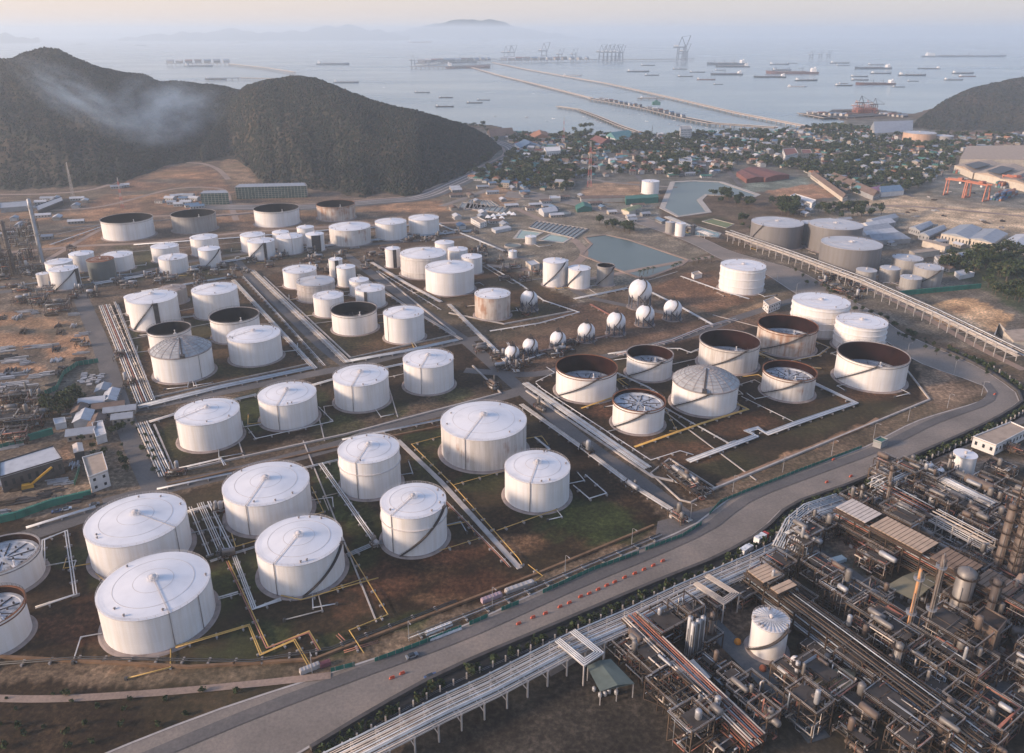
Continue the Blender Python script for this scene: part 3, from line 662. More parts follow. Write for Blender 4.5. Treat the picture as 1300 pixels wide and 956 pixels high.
for nm, pts, dist, lb in (('island', [(150, 49), (200, 43), (255, 41), (280, 38), (292, 36), (305, 39), (340, 41), (390, 39), (410, 33), (440, 32), (460, 36), (490, 40), (520, 45)], 23000, 'long low island range on the horizon'),
                      ('island', [(470, 48), (500, 40), (540, 33), (570, 28), (590, 24), (610, 24), (640, 29), (670, 37), (700, 42), (740, 48)], 27000, 'faint higher island on the horizon'),
                      ('island', [(-120, 44), (-60, 38), (0, 43), (20, 45), (50, 50)], 20000, 'small island at the left edge of the horizon')):
    mb = MB(); N = 90; rows = 12; x0, x1 = pts[0][0], pts[-1][0]
    for i in range(N+1):
        px = x0+(x1-x0)*i/N; y = interp(pts, px, 1); d = ray(px, y); az = math.atan2(d.x, d.y); h_ = CH+dist*d.z/math.hypot(d.x, d.y)+60*noise.noise(Vector((px/14, 0, 0)))
        h_ = max(2, h_)
        for j in range(rows+1):
            t = j/rows; D_ = dist+(t-.5)*4000; z = h_*math.sin(math.pi*t)*(1+.25*noise.noise(Vector((px/20, t*4, 5))))-2
            mb.v.append((D_*math.sin(az), D_*math.cos(az), z))
    for i in range(N):
        for j in range(rows):
            a = i*(rows+1)+j; mb.face((a, a+rows+1, a+rows+2, a+1), True)
    tag(mb.build(nm, m_isl), kind='structure', label=lb)
# ---------------------------------------------------------------- roads
def road_mat(name, col, patch, line=None):
    m = bpy.data.materials.new(name); nt = NT(m); g = nt.add('ShaderNodeNewGeometry').outputs['Position']
    a = noi(nt, g, 0.03, 5, .65); b = noi(nt, g, 0.9, 4, .7); r_ = nt.add('ShaderNodeVectorMath', {0: g, 1: (0.25, 1.6, 1)}, operation='MULTIPLY').outputs[0]
    c = ramp(nt, a, [(.32, tuple(x*.75 for x in col)), (.52, col), (.7, patch)])
    c = mix(nt, 1.0, c, ramp(nt, b, [(.3, .8), (.7, 1.2)]), 'MULTIPLY')
    finish(nt, c, .85); return m
m_road = road_mat('dusty_concrete_road', (0.21, 0.17, 0.138), (0.28, 0.215, 0.165))
m_asph = road_mat('worn_asphalt', (0.115, 0.10, 0.09), (0.17, 0.14, 0.12))
m_tarm = road_mat('fresh_asphalt', (0.085, 0.095, 0.10), (0.15, 0.14, 0.13))
m_dirt = road_mat('dirt_track', (0.28, 0.195, 0.145), (0.36, 0.24, 0.17))
m_conc2 = road_mat('concrete_kerb', (0.40, 0.35, 0.31), (0.46, 0.38, 0.33))
ROADZ = [0.04]
def sheet(name, pts, mat, z=None, label=None):
    if z is None: ROADZ[0] += 0.006; z = ROADZ[0]
    mb = MB(); n = len(pts); mb.v = [tuple(P(x, y, 0).xy)+(z,) for x, y in pts]; mb.face(tuple(range(n)))
    if sum(mb.v[i][0]*mb.v[(i+1) % n][1]-mb.v[(i+1) % n][0]*mb.v[i][1] for i in range(n)) < 0: mb.f = [tuple(range(n))[::-1]]
    return tag(mb.build(name, mat), kind='structure', label=label)
def smooth(pts, k=6):
    out = []
    for i in range(len(pts)-1):
        p0 = pts[max(0, i-1)]; p1 = pts[i]; p2 = pts[i+1]; p3 = pts[min(len(pts)-1, i+2)]
        for j in range(k):
            t = j/k; out.append(tuple(.5*((2*p1[q])+(-p0[q]+p2[q])*t+(2*p0[q]-5*p1[q]+4*p2[q]-p3[q])*t*t+(-p0[q]+3*p1[q]-3*p2[q]+p3[q])*t**3) for q in range(len(p1))))
    return out+[tuple(pts[-1])]
def offset(pts, d):
    out = []
    for i, p in enumerate(pts):
        a = Vector(pts[max(0, i-1)][:2]); b = Vector(pts[min(len(pts)-1, i+1)][:2]); t = (b-a).normalized()
        out.append((p[0]-t.y*d, p[1]+t.x*d))
    return out
def strip(name, pts, w, mat, z=None, sm=True, kind='structure', label=None, h=0.0):
    """a band along a ground polyline given in metres"""
    if z is None: ROADZ[0] += 0.006; z = ROADZ[0]
    if sm: pts = smooth(pts)
    L, Rr = offset(pts, w/2), offset(pts, -w/2); mb = MB(); n = len(pts)
    mb.v = [(x, y, z+h) for x, y in L]+[(x, y, z+h) for x, y in Rr]
    for i in range(n-1): mb.face((i, i+n, i+n+1, i+1))
    if h:
        b = len(mb.v); mb.v += [(x, y, 0) for x, y in L]+[(x, y, 0) for x, y in Rr]
        for i in range(n-1): mb.face((i, i+1, b+i+1, b+i)); mb.face((n+i+1, n+i, b+n+i, b+n+i+1))
        mb.face((0, b, b+n, n)); mb.face((n-1, 2*n-1, b+2*n-1, b+n-1))
    return tag(mb.build(name, mat), kind=kind, label=label)
def G(pts, k=None): return [tuple(P(*(Z(k, *p) if k else p)).xy) for p in pts]
def between(A_, B_, name, mat):
    """road between two edge polylines in picture points"""
    ga, gb = smooth(G(A_)), smooth(G(B_)); ROADZ[0] += .006
    def res(p, n):
        d = [0]; 
        for i in range(1, len(p)): d.append(d[-1]+math.dist(p[i], p[i-1]))
        out = []
        for k in range(n+1):
            s_ = d[-1]*k/n; i = 1
            while i < len(d)-1 and d[i] < s_: i += 1
            t = (s_-d[i-1])/max(1e-6, d[i]-d[i-1]); out.append((p[i-1][0]+(p[i][0]-p[i-1][0])*t, p[i-1][1]+(p[i][1]-p[i-1][1])*t))
        return out
    n = 90; a, b = res(ga, n), res(gb, n); mb = MB(); mb.v = [(x, y, ROADZ[0]) for x, y in a+b]
    for i in range(n): mb.face((i, i+n+1, i+n+2, i+1))
    return tag(mb.build(name, mat), kind='structure'), a, b
UP = [(-40, 1035), (130, 960), (270, 905), (400, 862), (560, 808), (700, 745), (830, 690), (880, 668), (905, 650), (941, 626), (1012, 599), (1097, 569), (1165, 535), (1240, 512), (1256, 503), (1254, 493), (1232, 483), (1165, 459), (1124, 432), (1070, 405), (1010, 372), (968, 346), (918, 330), (871, 306), (783, 275), (715, 258), (640, 250)]
LO = [(60, 1110), (300, 1000), (450, 912), (560, 852), (700, 792), (830, 737), (905, 707), (962, 675), (1002, 640), (1080, 612), (1165, 574), (1242, 540), (1285, 516), (1293, 506), (1280, 492), (1236, 464), (1148, 424), (1110, 398), (1060, 370), (1015, 345), (972, 332), (925, 318), (880, 298), (790, 268), (720, 252), (645, 243)]
_, EA, EB = between(UP, LO, 'road', m_road)
sheet('road', [(835, 662), (880, 650), (915, 640), (880, 672), (850, 690), (830, 694)], m_asph)
for pts, w_, mt in (
    ([(131, 640), (200, 622), (295, 600), (440, 562), (495, 540), (631, 505), (662, 495)], 10, m_asph),
    ([(430, 318), (455, 335), (520, 383), (580, 425), (600, 440), (654, 488), (740, 560), (802, 604), (850, 640), (885, 668)], 9, m_asph),
    ([(300, 330), (318, 352), (370, 402), (410, 440), (446, 468)], 8, m_asph),
    ([(158, 522), (281, 498), (406, 473), (446, 466), (500, 452), (581, 434), (618, 428)], 9, m_asph),
    ([(590, 470), (680, 475), (745, 458), (800, 446), (880, 424), (935, 404), (985, 388), (1010, 380)], 8, m_asph),
    ([(100, 372), (112, 400), (125, 430), (134, 455), (152, 515), (176, 576), (198, 622)], 11, m_asph),
    ([(-60, 382), (0, 371), (60, 366), (125, 358), (237, 333), (330, 320), (440, 313), (530, 305), (600, 300)], 9, m_asph),
    ([(-60, 708), (0, 690), (60, 672), (140, 645)], 10, m_asph),
    ([(-40, 325), (40, 318), (110, 312), (190, 308), (300, 296), (420, 288), (600, 282)], 8, m_dirt),
    ([(0, 247), (60, 246), (120, 240), (170, 222), (205, 209), (250, 207), (275, 214), (290, 228)], 8, m_dirt),
    ([(40, 268), (130, 262), (220, 240), (280, 240), (292, 260), (300, 280)], 7, m_dirt),
    ([(60, 330), (130, 290), (170, 276), (290, 272), (380, 262)], 6, m_dirt),
    ([(640, 258), (700, 286), (740, 316), (730, 335), (700, 345), (650, 340), (600, 335)], 8, m_dirt),
    ([(700, 362), (760, 352), (850, 335), (905, 326)], 7, m_dirt), ([(655, 480), (700, 370), (640, 318), (600, 300), (585, 270)], 6, m_asph) if False else ([(600, 300), (640, 318), (690, 340), (735, 372), (780, 385), (860, 400)], 7, m_asph),
    ([(1010, 690), (1050, 712), (1120, 762), (1200, 820), (1290, 890)], 9, m_tarm), ([(880, 770), (930, 820), (990, 880), (1040, 940)], 8, m_tarm), ([(690, 850), (800, 790), (905, 740), (1000, 690), (1060, 640), (1130, 600), (1300, 530)], 8, m_asph),
    ([(1300, 470), (1240, 440), (1160, 395), (1090, 360), (1020, 330), (960, 306)], 6, m_dirt)):
    strip('road', G(pts), w_, mt)
# highway lanes round the hill foot
HW = [(250, 262), (380, 263), (480, 256), (535, 250), (575, 234), (610, 218), (640, 204), (652, 196), (650, 188), (640, 183), (625, 178)]
for off, w_, mt in ((0, 26, m_asph), (0, 1.5, m_conc2), (8, 2.0, m_conc2), (-8, 2.0, m_conc2), (17, 5, m_dirt), (-16, 4, m_tarm)):
    strip('road', offset(smooth(G(HW)), off), w_, mt, sm=False)
strip('road', G([(560, 262), (620, 240), (660, 215), (700, 220), (780, 232), (860, 238)]), 9, m_road)
strip('road', G([(640, 235), (700, 250), (800, 278), (870, 292)]), 6, m_road)
strip('road', G([(1010, 262), (1080, 262), (1150, 262), (1230, 268), (1300, 275)]), 8, m_dirt)
for pts in ([(585, 204), (700, 198), (800, 205), (900, 196), (1050, 190), (1150, 200)], [(760, 182), (800, 215), (820, 236)], [(900, 172), (920, 210), (940, 236)], [(1020, 162), (1040, 190), (1100, 225), (1160, 250)], [(650, 180), (700, 187), (850, 186), (1000, 178), (1100, 170)]):
    strip('road', G(pts), 7, m_asph)
# ---------------------------------------------------------------- ponds
m_pond = bpy.data.materials.new('pond_water'); nt = NT(m_pond); g_ = nt.add('ShaderNodeNewGeometry').outputs['Position']
c = ramp(nt, noi(nt, g_, .02, 3), [(.3, (0.05, 0.072, 0.055)), (.7, (0.07, 0.09, 0.07))]); finish(nt, c, .3, bump=noi(nt, g_, .6, 3), bstr=.05, bdist=.1)
m_pondg = plain('green_pond_water', (0.22, 0.29, 0.22), .2, var=.15, scale=.05)
m_bank = plain('concrete_bank', (0.42, 0.37, 0.32), .9, var=.25)
def pond(px, mat, bank=3.0, label=None, bm=None):
    g = G(px); g2 = g+[g[0]]
    mb = MB(); n = len(g); mb.v = [(x, y, 0.05) for x, y in g]; f = tuple(range(n))
    if sum(g[i][0]*g[(i+1) % n][1]-g[(i+1) % n][0]*g[i][1] for i in range(n)) < 0: f = f[::-1]
    mb.face(f); tag(mb.build('pond_water', mat), kind='structure', label=label)
    if bank:
        strip('bank', g2, bank, bm or m_bank, z=0.1, sm=False, h=.35)
pond(ZP('C', [(810, 92), (900, 88), (990, 92), (1130, 140), (1110, 150), (935, 140), (910, 160), (945, 205), (830, 222), (770, 190)]), m_pond, 7, 'calm pond with pale banks near the town')
pond(ZP('C', [(465, 365), (505, 325), (480, 300), (560, 290), (650, 310), (870, 385), (840, 405), (720, 450), (680, 450), (600, 420)]), m_pond, 3, 'big dark pond beside the white silos', bm=m_dirt)
pond(ZP('C', [(215, 305), (240, 272), (320, 282), (280, 305)]), m_pondg, 3); pond(ZP('C', [(310, 310), (350, 288), (435, 298), (400, 320)]), m_pondg, 3)
pond(ZP('C', [(845, 275), (890, 255), (990, 285), (980, 300), (860, 290)]), m_pondg, 2)
pond(ZP('C', [(920, 240), (960, 230), (1040, 250), (1010, 265)]), plain('algae', (0.16, 0.17, 0.05), .6), 1)
# ---------------------------------------------------------------- pipework
pw = plain('white_pipe_cladding', (0.62, 0.60, 0.58), .45, metal=.2, var=.2); pc = plain('cream_pipe_cladding', (0.55, 0.46, 0.38), .5, metal=.1, var=.3)
ps = plain('steel_pipe', (0.36, 0.38, 0.40), .45, metal=.3, var=.25); py_ = plain('yellow_pipe', (0.52, 0.32, 0.08), .5, var=.2)
pr_ = plain('rust_red_pipe', (0.30, 0.12, 0.08), .6, var=.3); pd = plain('dark_pipe', (0.055, 0.05, 0.046), .6, var=.3)
m_slp = plain('concrete_sleeper', (0.30, 0.27, 0.25), .9); m_beam = plain('rusty_steel_beam', (0.11, 0.078, 0.056), .75, var=.35); m_beamw = plain('pale_steel_beam', (0.40, 0.36, 0.33), .6, var=.25)
def part(mb, name, mat, par):
    L = par.matrix_world.translation if False else par['_o']
    mb.v = [(x-L[0], y-L[1], z-L[2]) for x, y, z in mb.v]; o = mb.build(name, mat, par); return o
def th(name, loc, label, cat, group=None):
    o = thing(name, loc, label, cat, group); o['_o'] = (loc[0], loc[1], loc[2] if len(loc) > 2 else 0.0); return o
def along(g, step):
    out = []; acc = 0.0; nxt = step/2
    for a, b in zip(g, g[1:]):
        L = math.dist(a, b); 
        while nxt <= acc+L:
            t = (nxt-acc)/L; out.append((a[0]+(b[0]-a[0])*t, a[1]+(b[1]-a[1])*t, math.atan2(b[1]-a[1], b[0]-a[0]))); nxt += step
        acc += L
    return out
def pipes(pts, n, mats, label, k=None, sp=.95, r=.3, z=.9, sleepers=9, loops=0, world=False):
    g = pts if world else G(pts, k); o = th('pipe_bundle' if n > 1 else 'pipeline', (g[0][0], g[0][1], 0), label, 'pipes' if n > 1 else 'pipe')
    o.location.z = 0; rng = random.Random(len(label)*7+n)
    for i in range(n):
        off = (i-(n-1)/2)*sp; rr_ = r*rng.uniform(.7, 1.15); gg = offset(g, off); zz = z+rr_
        q = [(x, y, zz+rng.uniform(-.02, .02)) for x, y in gg]
        if loops and i >= n-2:       # expansion loops standing up from the run
            out = [q[0]]
            for a, b in zip(q, q[1:]):
                A_, B_ = Vector(a), Vector(b); L = (B_-A_).length; m_ = int(L//loops)
                for s_ in range(m_):
                    t0 = (s_+.45)*loops/L; t1 = min(.98, t0+4/L); p0, p1 = A_.lerp(B_, t0), A_.lerp(B_, t1); u = Vector((0, 0, 1.6))
                    out += [tuple(p0), tuple(p0+u), tuple(p1+u), tuple(p1)]
                out.append(b)
            q = out
        mb = MB(); mb.tube(q, rr_, 6); part(mb, 'pipe', mats[i % len(mats)], o)
    if sleepers:
        me = None
        for x, y, a in along(g, sleepers)[:100]:
            if me is None:
                mb = MB(); w_ = n*sp+.8; mb.box(0, 0, 0, .5, w_, max(.25, z-.45)); mb.box(0, 0, max(.25, z-.45), .7, w_+.2, .45); me = mb.data('sleeper', m_slp)
            s_ = bpy.data.objects.new('sleeper', me); COL.objects.link(s_); s_.parent = o; s_.location = (x-g[0][0], y-g[0][1], 0); s_.rotation_euler = (0, 0, a)
    del o['_o']; return o
def rack(pts, w_, h_, n, mats, label, k=None, bay=9, bm=None, tiers=1, z2=3.0, name='pipe_rack', platform=False):
    """elevated pipe rack: portal frames, longitudinal beams, pipes in tiers"""
    g = G(pts, k) if k != 'w' else pts; o = th(name, (g[0][0], g[0][1], 0), label, 'pipe rack'); rng = random.Random(len(label)*3+int(w_))
    bm = bm or m_beamw; mb = MB(); mb.box(0, -w_/2, 0, .45, .45, h_+(tiers-1)*z2); mb.box(0, w_/2, 0, .45, .45, h_+(tiers-1)*z2)
    for t in range(tiers): mb.box(0, 0, h_+t*z2-.45, .4, w_+1, .45)
    mb.bar((0, -w_/2, h_*.45), (0, w_/2, h_*.45), .25)
    me = mb.data('frame', bm)
    for x, y, a in along(g, bay)[:100]:
        s_ = bpy.data.objects.new('portal_frame', me); COL.objects.link(s_); s_.parent = o; s_.location = (x-g[0][0], y-g[0][1], 0); s_.rotation_euler = (0, 0, a)
    for t in range(tiers):
        z = h_+t*z2
        for sd in (-1, 1):
            mb = MB(); gg = offset(g, sd*w_/2)
            for a, b in zip(gg, gg[1:]): mb.bar((a[0], a[1], z-.2), (b[0], b[1], z-.2), .3, .5)
            part(mb, 'beam', bm, o)
        for i in range(n):
            if t and rng.random() < .3: continue
            off = (i-(n-1)/2)*(w_-.9)/max(1, n-1)+rng.uniform(-.1, .1); r = rng.choice((.16, .2, .25, .32)); gg = offset(g, off)
            mb = MB(); mb.tube([(x, y, z+r) for x, y in gg], r, 6); part(mb, 'pipe', mats[rng.randrange(len(mats))], o)
    del o['_o']; return o
W3 = [pw, pc, pw]; 
pipes([(133, 389), (184, 513)], 7, [pc, pw, pc, pr_, pw, pc], 'wide bundle of cream pipes along the left edge of the left tank block', sp=1.25, r=.36, loops=26)
pipes([(146, 385), (196, 510)], 2, [pc, pw], 'two pale pipes just inside the left edge of the left tank block')
pipes([(180, 539), (211, 606)], 6, [pc, pw], 'wide bundle of cream pipes at the left end of the row of four tanks', sp=1.1, r=.36)
pipes([(296, 357), (400, 470)], 4, W3, 'white pipes down the right edge of the left tank block', r=.3)
pipes([(308, 352), (345, 392), (412, 466)], 2, [ps, pw], 'two thin grey pipes beside the first tank street', r=.22)
pipes([(320, 345), (441, 462)], 5, [pc, pc, pw], 'bundle of cream pipes down the left edge of the middle tank block', sp=1.0, r=.34)
pipes([(176, 519), (281, 493), (399, 468)], 6, [ps, pw, ps], 'steel pipes along the front edge of the left tank block', sp=.9, r=.3)
pipes([(438, 461), (512, 448), (581, 433)], 5, [ps, pw], 'steel pipes along the front edge of the middle tank block', sp=.9, r=.3)
pipes([(190, 538), (222, 528), (326, 503)], 3, [pw, pc], 'white pipes along the back of the row of four tanks, left half', r=.3)
pipes([(397, 491), (432, 481), (520, 462), (570, 452)], 3, [pw, ps], 'white pipes along the back of the row of four tanks, right half', r=.3)
pipes([(471, 334), (517, 362), (560, 385)], 4, [pc, pw], 'cream pipes down the left edge of the upper right tank block', r=.32)
pipes([(455, 350), (517, 391), (586, 433)], 3, [pc, ps], 'pale pipes down the right edge of the middle tank block', r=.28)
pipes([(570, 388), (610, 428), (657, 474)], 4, W3, 'white pipes passing the rusty cone-roof tank toward the small gas spheres', r=.3)
pipes([(614, 335), (660, 362), (690, 383), (735, 398), (685, 412), (622, 422)], 2, [pw], 'white pipes bending around the lone gas sphere plot', r=.3)
pipes('', 0, W3, '') if False else None
pipes([(20, 320), (480, 640)], 5, [pw, pw, pc], 'long white pipes along the left edge of the right tank block', 'H', sp=1.0, r=.34)
pipes([(60, 320), (80, 340), (490, 610), (600, 575), (650, 590)], 1, [pw], 'thin white pipe with a jog along the inside of the right tank block', 'H', r=.3)
pipes([(100, 260), (130, 280), (60, 315)], 1, [pw], 'short white pipe with a right angle at the left corner of the right block', 'H')
pipes([(5, 400), (250, 575), (430, 710), (640, 840)], 4, [pw, pc], 'pale pipes in the trench beside the central road', 'H', sp=.8)
pipes([(630, 615), (885, 520), (850, 502), (892, 490), (925, 512), (1040, 470), (1258, 395), (1102, 322)], 4, [pw, ps], 'four blue-white pipes with a zigzag crossing the right tank block', 'H', sp=.9, r=.33)
pipes([(430, 560), (680, 472), (855, 418), (812, 398)], 3, [py_], 'yellow pipes ending at the geodesic dome tank', 'H', sp=.6, r=.22)
pipes([(230, 415), (400, 355)], 2, [py_], 'short yellow pipes behind the tank with the white floating roof', 'H', sp=.6, r=.22)
pipes([(545, 415), (590, 500), (560, 500)], 1, [py_], 'thin yellow pipe right of the tank with the white floating roof', 'H', r=.15)
pipes([(540, 410), (780, 545), (810, 535)], 2, [pw], 'thin white pipes running down between the front tank and the domed tank', 'H', r=.16, sp=.7)
pipes([(830, 370), (1030, 468)], 1, [pw], 'thin white pipe left of the smaller rust-marked tank', 'H', r=.16)
pipes([(810, 330), (880, 308), (905, 322)], 1, [pc], 'cream pipe between the domed tank and the rust-marked tank', 'H', r=.2)
pipes([(330, 210), (480, 190), (600, 190), (640, 205), (700, 180)], 2, [pw], 'white pipes behind the back row of the right tank block', 'H', r=.2)
pipes([(1100, 160), (1160, 185), (1120, 215), (1000, 240)], 2, [pw, py_], 'white and yellow pipes beside the rust-patched tank', 'H', r=.22)
pipes([(880, 200), (1000, 250), (1130, 265)], 3, [py_, pc], 'ochre pipes in front of the rust-patched tank', 'H', r=.2, sp=.7)
pipes([(360, 280), (480, 335), (540, 375)], 2, [pw], 'white pipes between the left corner tank and the front tank', 'H', r=.2)
pipes([(715, 195), (790, 378)], 2, [pw, pc], 'leftmost pair of pipes between the two big left tank pairs', 'J', r=.22)
pipes([(752, 180), (838, 372)], 4, [pw, pc, pw], 'middle bundle of pipes between the two big left tank pairs', 'J', sp=.85, r=.24)
pipes([(785, 175), (880, 372)], 2, [pw], 'rightmost pair of pipes between the two big left tank pairs', 'J', r=.26)
pipes([(700, 215), (860, 170)], 2, [pw], 'short white header pipes behind the pipe bundles', 'J', r=.26)
pipes([(790, 400), (880, 370), (975, 340)], 2, [ps], 'grey header pipes crossing in front of the pipe bundles', 'J', r=.26)
pipes([(855, 400), (1005, 725), (1160, 665), (1200, 735)], 2, [pr_, py_], 'red-brown pipes running from the headers to the ring road', 'J', r=.26, sp=.7)
pipes([(880, 380), (955, 578), (1055, 543)], 3, [pw], 'white pipes bending toward the tank with the black stair', 'J', r=.24, sp=.7)
pipes([(820, 540), (895, 518)], 2, [pw], 'short white pipes right of the largest tank', 'J', r=.24)
pipes([(660, 722), (935, 640), (980, 750), (1105, 695), (1160, 790)], 2, [py_], 'yellow pipes zigzagging from the largest tank to the ring road', 'J', sp=.8, r=.22)
pipes([(1055, 528), (1130, 545), (1310, 492), (1420, 462)], 1, [py_], 'single yellow pipe in front of the tank with the black stair', 'J', r=.2)
pipes([(360, 445), (405, 480)], 1, [py_], 'stub of yellow pipe left of the largest tank', 'J', r=.2)
pipes([(1170, 120), (1215, 215), (1175, 225)], 1, [py_], 'yellow pipe hooking behind the tank with the left riser', 'J', r=.2)
pipes([(870, 295), (885, 345), (975, 318)], 1, [py_], 'yellow pipe in front of the tank with the left riser', 'J', r=.2)
pipes([(135, 575), (285, 525), (250, 285), (165, 320), (165, 410)], 2, [pw], 'white pipes looping beside the two open-top tanks at the left edge', 'J', r=.28)
pipes([(100, 275), (360, 195)], 2, [pw], 'white pipe on the dyke along the lower left street', 'J', r=.3)
pipes([(140, 505), (345, 800)], 3, [pw, pc], 'white pipes between the rows of cone-roof tanks, by the hooped tank', 'G', sp=.85, r=.26)
pipes([(0, 540), (210, 490)], 2, [pw], 'white header pipes left of the hooped tank', 'G', r=.24)
pipes([(220, 415), (590, 340)], 2, [pw, ps], 'grey-white pipes along the back of the widest tank', 'G', r=.24)
pipes([(240, 850), (345, 805), (370, 800)], 3, [ps], 'grey pipes joining the two foremost stair tanks', 'G', r=.26)
pipes([(590, 402), (480, 432), (640, 590), (880, 860), (895, 885)], 1, [py_], 'long yellow pipe along the concrete drain left of the widest tank', 'G', r=.2)
pipes([(640, 584), (830, 530)], 1, [py_], 'yellow pipe in front of the widest tank', 'G', r=.17)
pipes([(800, 757), (1030, 675)], 1, [py_], 'yellow pipe in front of the clean lone tank', 'G', r=.17)
pipes([(585, 832), (735, 785)], 1, [py_], 'yellow pipe right of the tank with the pale base ring', 'G', r=.17)
pipes([(610, 648), (830, 872), (850, 895)], 2, [pr_, pc], 'pair of orange-brown pipes left of the long yellow pipe', 'G', r=.22, sp=.7)
pipes([(740, 412), (795, 455), (740, 490)], 1, [py_], 'yellow pipe hooking down to the valve rack by the road', 'K', r=.2)
pipes([(60, 345), (215, 600), (70, 660), (125, 745)], 1, [py_], 'yellow pipe running to the ring road near the white barriers', 'K', r=.2)
pipes([(0, 505), (125, 465)], 1, [py_], 'yellow pipe crossing the bare plot right of the stair tank', 'K', r=.17)
pipes([(25, 675), (50, 700)], 2, [pr_], 'red pipe stub at the lower edge of the bare plot', 'K', r=.2)
pipes([(930, 430), (960, 470), (1250, 405), (1195, 350)], 1, [pw], 'thin white pipe looping between the second and third tank of four', 'E', r=.2)
pipes([(640, 590), (830, 545), (845, 570)], 2, [pw], 'white pipes by the street in front of the leftmost tank of four', 'E', r=.26)
pipes([(590, 660), (870, 600)], 2, [pw, ps], 'grey-white pipes between the street and the big left tanks', 'E', r=.28)
pipes([(390, 180), (480, 160), (640, 110)], 1, [pw], 'thin white pipe between the third and fourth tank of four', 'G', r=.16)
pipes([(895, 500), (1000, 450), (945, 405)], 1, [pw], 'white pipe bend at the right foot of the widest tank', 'G', r=.2)
pipes([(200, 705), (260, 755), (325, 735), (245, 665)], 1, [pw], 'white pipe loop on the grass right of the clean lone tank', 'H', r=.32)
pipes([(55, 525), (112, 572)], 1, [pw], 'white pipe stub behind the clean lone tank', 'H', r=.28)
pipes([(-60, 375), (0, 366), (120, 352), (170, 349)], 4, [ps, pd], 'grey pipes in front of the far left tanks', r=.3)
pipes([(120, 362), (240, 341), (330, 326), (440, 309), (600, 294)], 7, [ps, pw, ps, pd], 'long wide run of steel pipes along the back tank street', sp=1.1, r=.34, loops=30)
pipes([(180, 372), (240, 362), (300, 352)], 4, [ps, pw], 'steel pipes behind the left tank block', r=.3)
pipes([(170, 312), (300, 303), (420, 293), (560, 285)], 4, [ps, pw], 'steel pipes behind the row of small tanks', r=.3)
pipes([(64, 312), (132, 288)], 2, [pw], 'pale pipe left of the leftmost back-row tank', r=.35)
pipes([(555, 285), (592, 300), (640, 320)], 3, [pw, ps], 'white pipes right of the upper middle tanks', r=.3)
pipes([(560, 395), (480, 345)], 1, [pw], 'thin white pipe at the foot of the big clean tank of the upper block', r=.2)
pipes([(440, 535), (640, 495)], 3, [pw, ps], 'white pipes in front of the silos by the big pond', 'C', r=.3)
pipes([(730, 510), (830, 560), (960, 632)], 3, [pw], 'white pipes behind the gas spheres', 'C', r=.26)
pipes([(840, 450), (980, 500), (1095, 535)], 2, [pw], 'thin white pipes crossing the bare lot to the hooped tank', 'C', r=.26)
pipes([(190, 700), (240, 770), (330, 740)], 2, [pw], 'white pipes at the left end of the sphere row', 'C', r=.22)
pipes([(600, 745), (810, 690), (930, 640), (1050, 610)], 3, [pw, pr_], 'pipes along the street in front of the gas spheres', 'C', r=.22)
pipes([(500, 555), (600, 610)], 2, [pr_], 'red pipes between the silos and the gas spheres', 'C', r=.25)
pipes([(250, 745), (450, 700), (620, 660)], 3, [pr_, pc], 'red-brown pipes under the row of gas spheres', 'C', r=.2)
for i, (a, b) in enumerate((((125, 405), (165, 398)), ((170, 470), (205, 480)), ((320, 400), (330, 404)))): pass
# dyke walls round the tank basins
m_dyke = plain('earth_dyke', (0.20, 0.12, 0.07), .95, var=.35); m_kerb = plain('pale_kerb', (0.42, 0.37, 0.33), .9, var=.25)
def wall(pts, w_, h_, mat, label, k=None, name='dyke_wall', cat='low wall', g=None):
    g = g or G(pts, k); o = strip(name, [(x-g[0][0], y-g[0][1]) for x, y in g], w_, mat, z=0.0, sm=False, kind=None, h=h_)
    o.location = (g[0][0], g[0][1], 0); return tag(o, label, cat)
for pts, k, lb in (([(150, 388), (195, 505), (395, 462), (300, 360)], None, 'low dyke around the left tank block'), ([(335, 352), (445, 455), (578, 425), (478, 345)], None, 'low dyke around the middle tank block'),
    ([(485, 345), (560, 380), (600, 375)], None, 'low dyke at the left of the upper right tank block'), ([(196, 540), (222, 600), (440, 552), (636, 500), (600, 465)], None, 'low dyke around the row of four tanks'),
    ([(213, 617), (420, 570), (570, 540)], None, 'low dyke behind the near tank pairs'), ([(0, 835), (240, 848), (400, 838), (440, 822), (680, 730), (830, 668)], None, 'low earth dyke between the near tanks and the ring road'),
    ([(668, 497), (828, 606), (905, 622), (1180, 508), (1120, 430)], None, 'low dyke around the right tank block'),
    ([(505, 559), (560, 612), (660, 722)], None, 'concrete drain dividing the near tank plots'), ([(730, 395), (640, 412), (570, 398)], None, 'low dyke around the lone gas sphere plot'),
    ([(250, 245), (245, 280)], None, 'short dyke in the back row')):
    wall(pts, 1.0 if 'drain' not in lb else 2.4, .9 if 'drain' not in lb else .3, m_kerb if 'drain' in lb or 'low dyke around' in lb else m_dyke, lb, k)
wall([(80, 290), (380, 267)], .6, 1.2, m_slp, 'pale wall behind the back row of open-top tanks', cat='wall', name='perimeter_wall')
wall([(740, 700), (1300, 475), (1340, 450)], 2.0, .8, plain('orange_earth_dyke', (0.30, 0.18, 0.11), .95), 'bare orange earth berm along the right tank block', 'H')
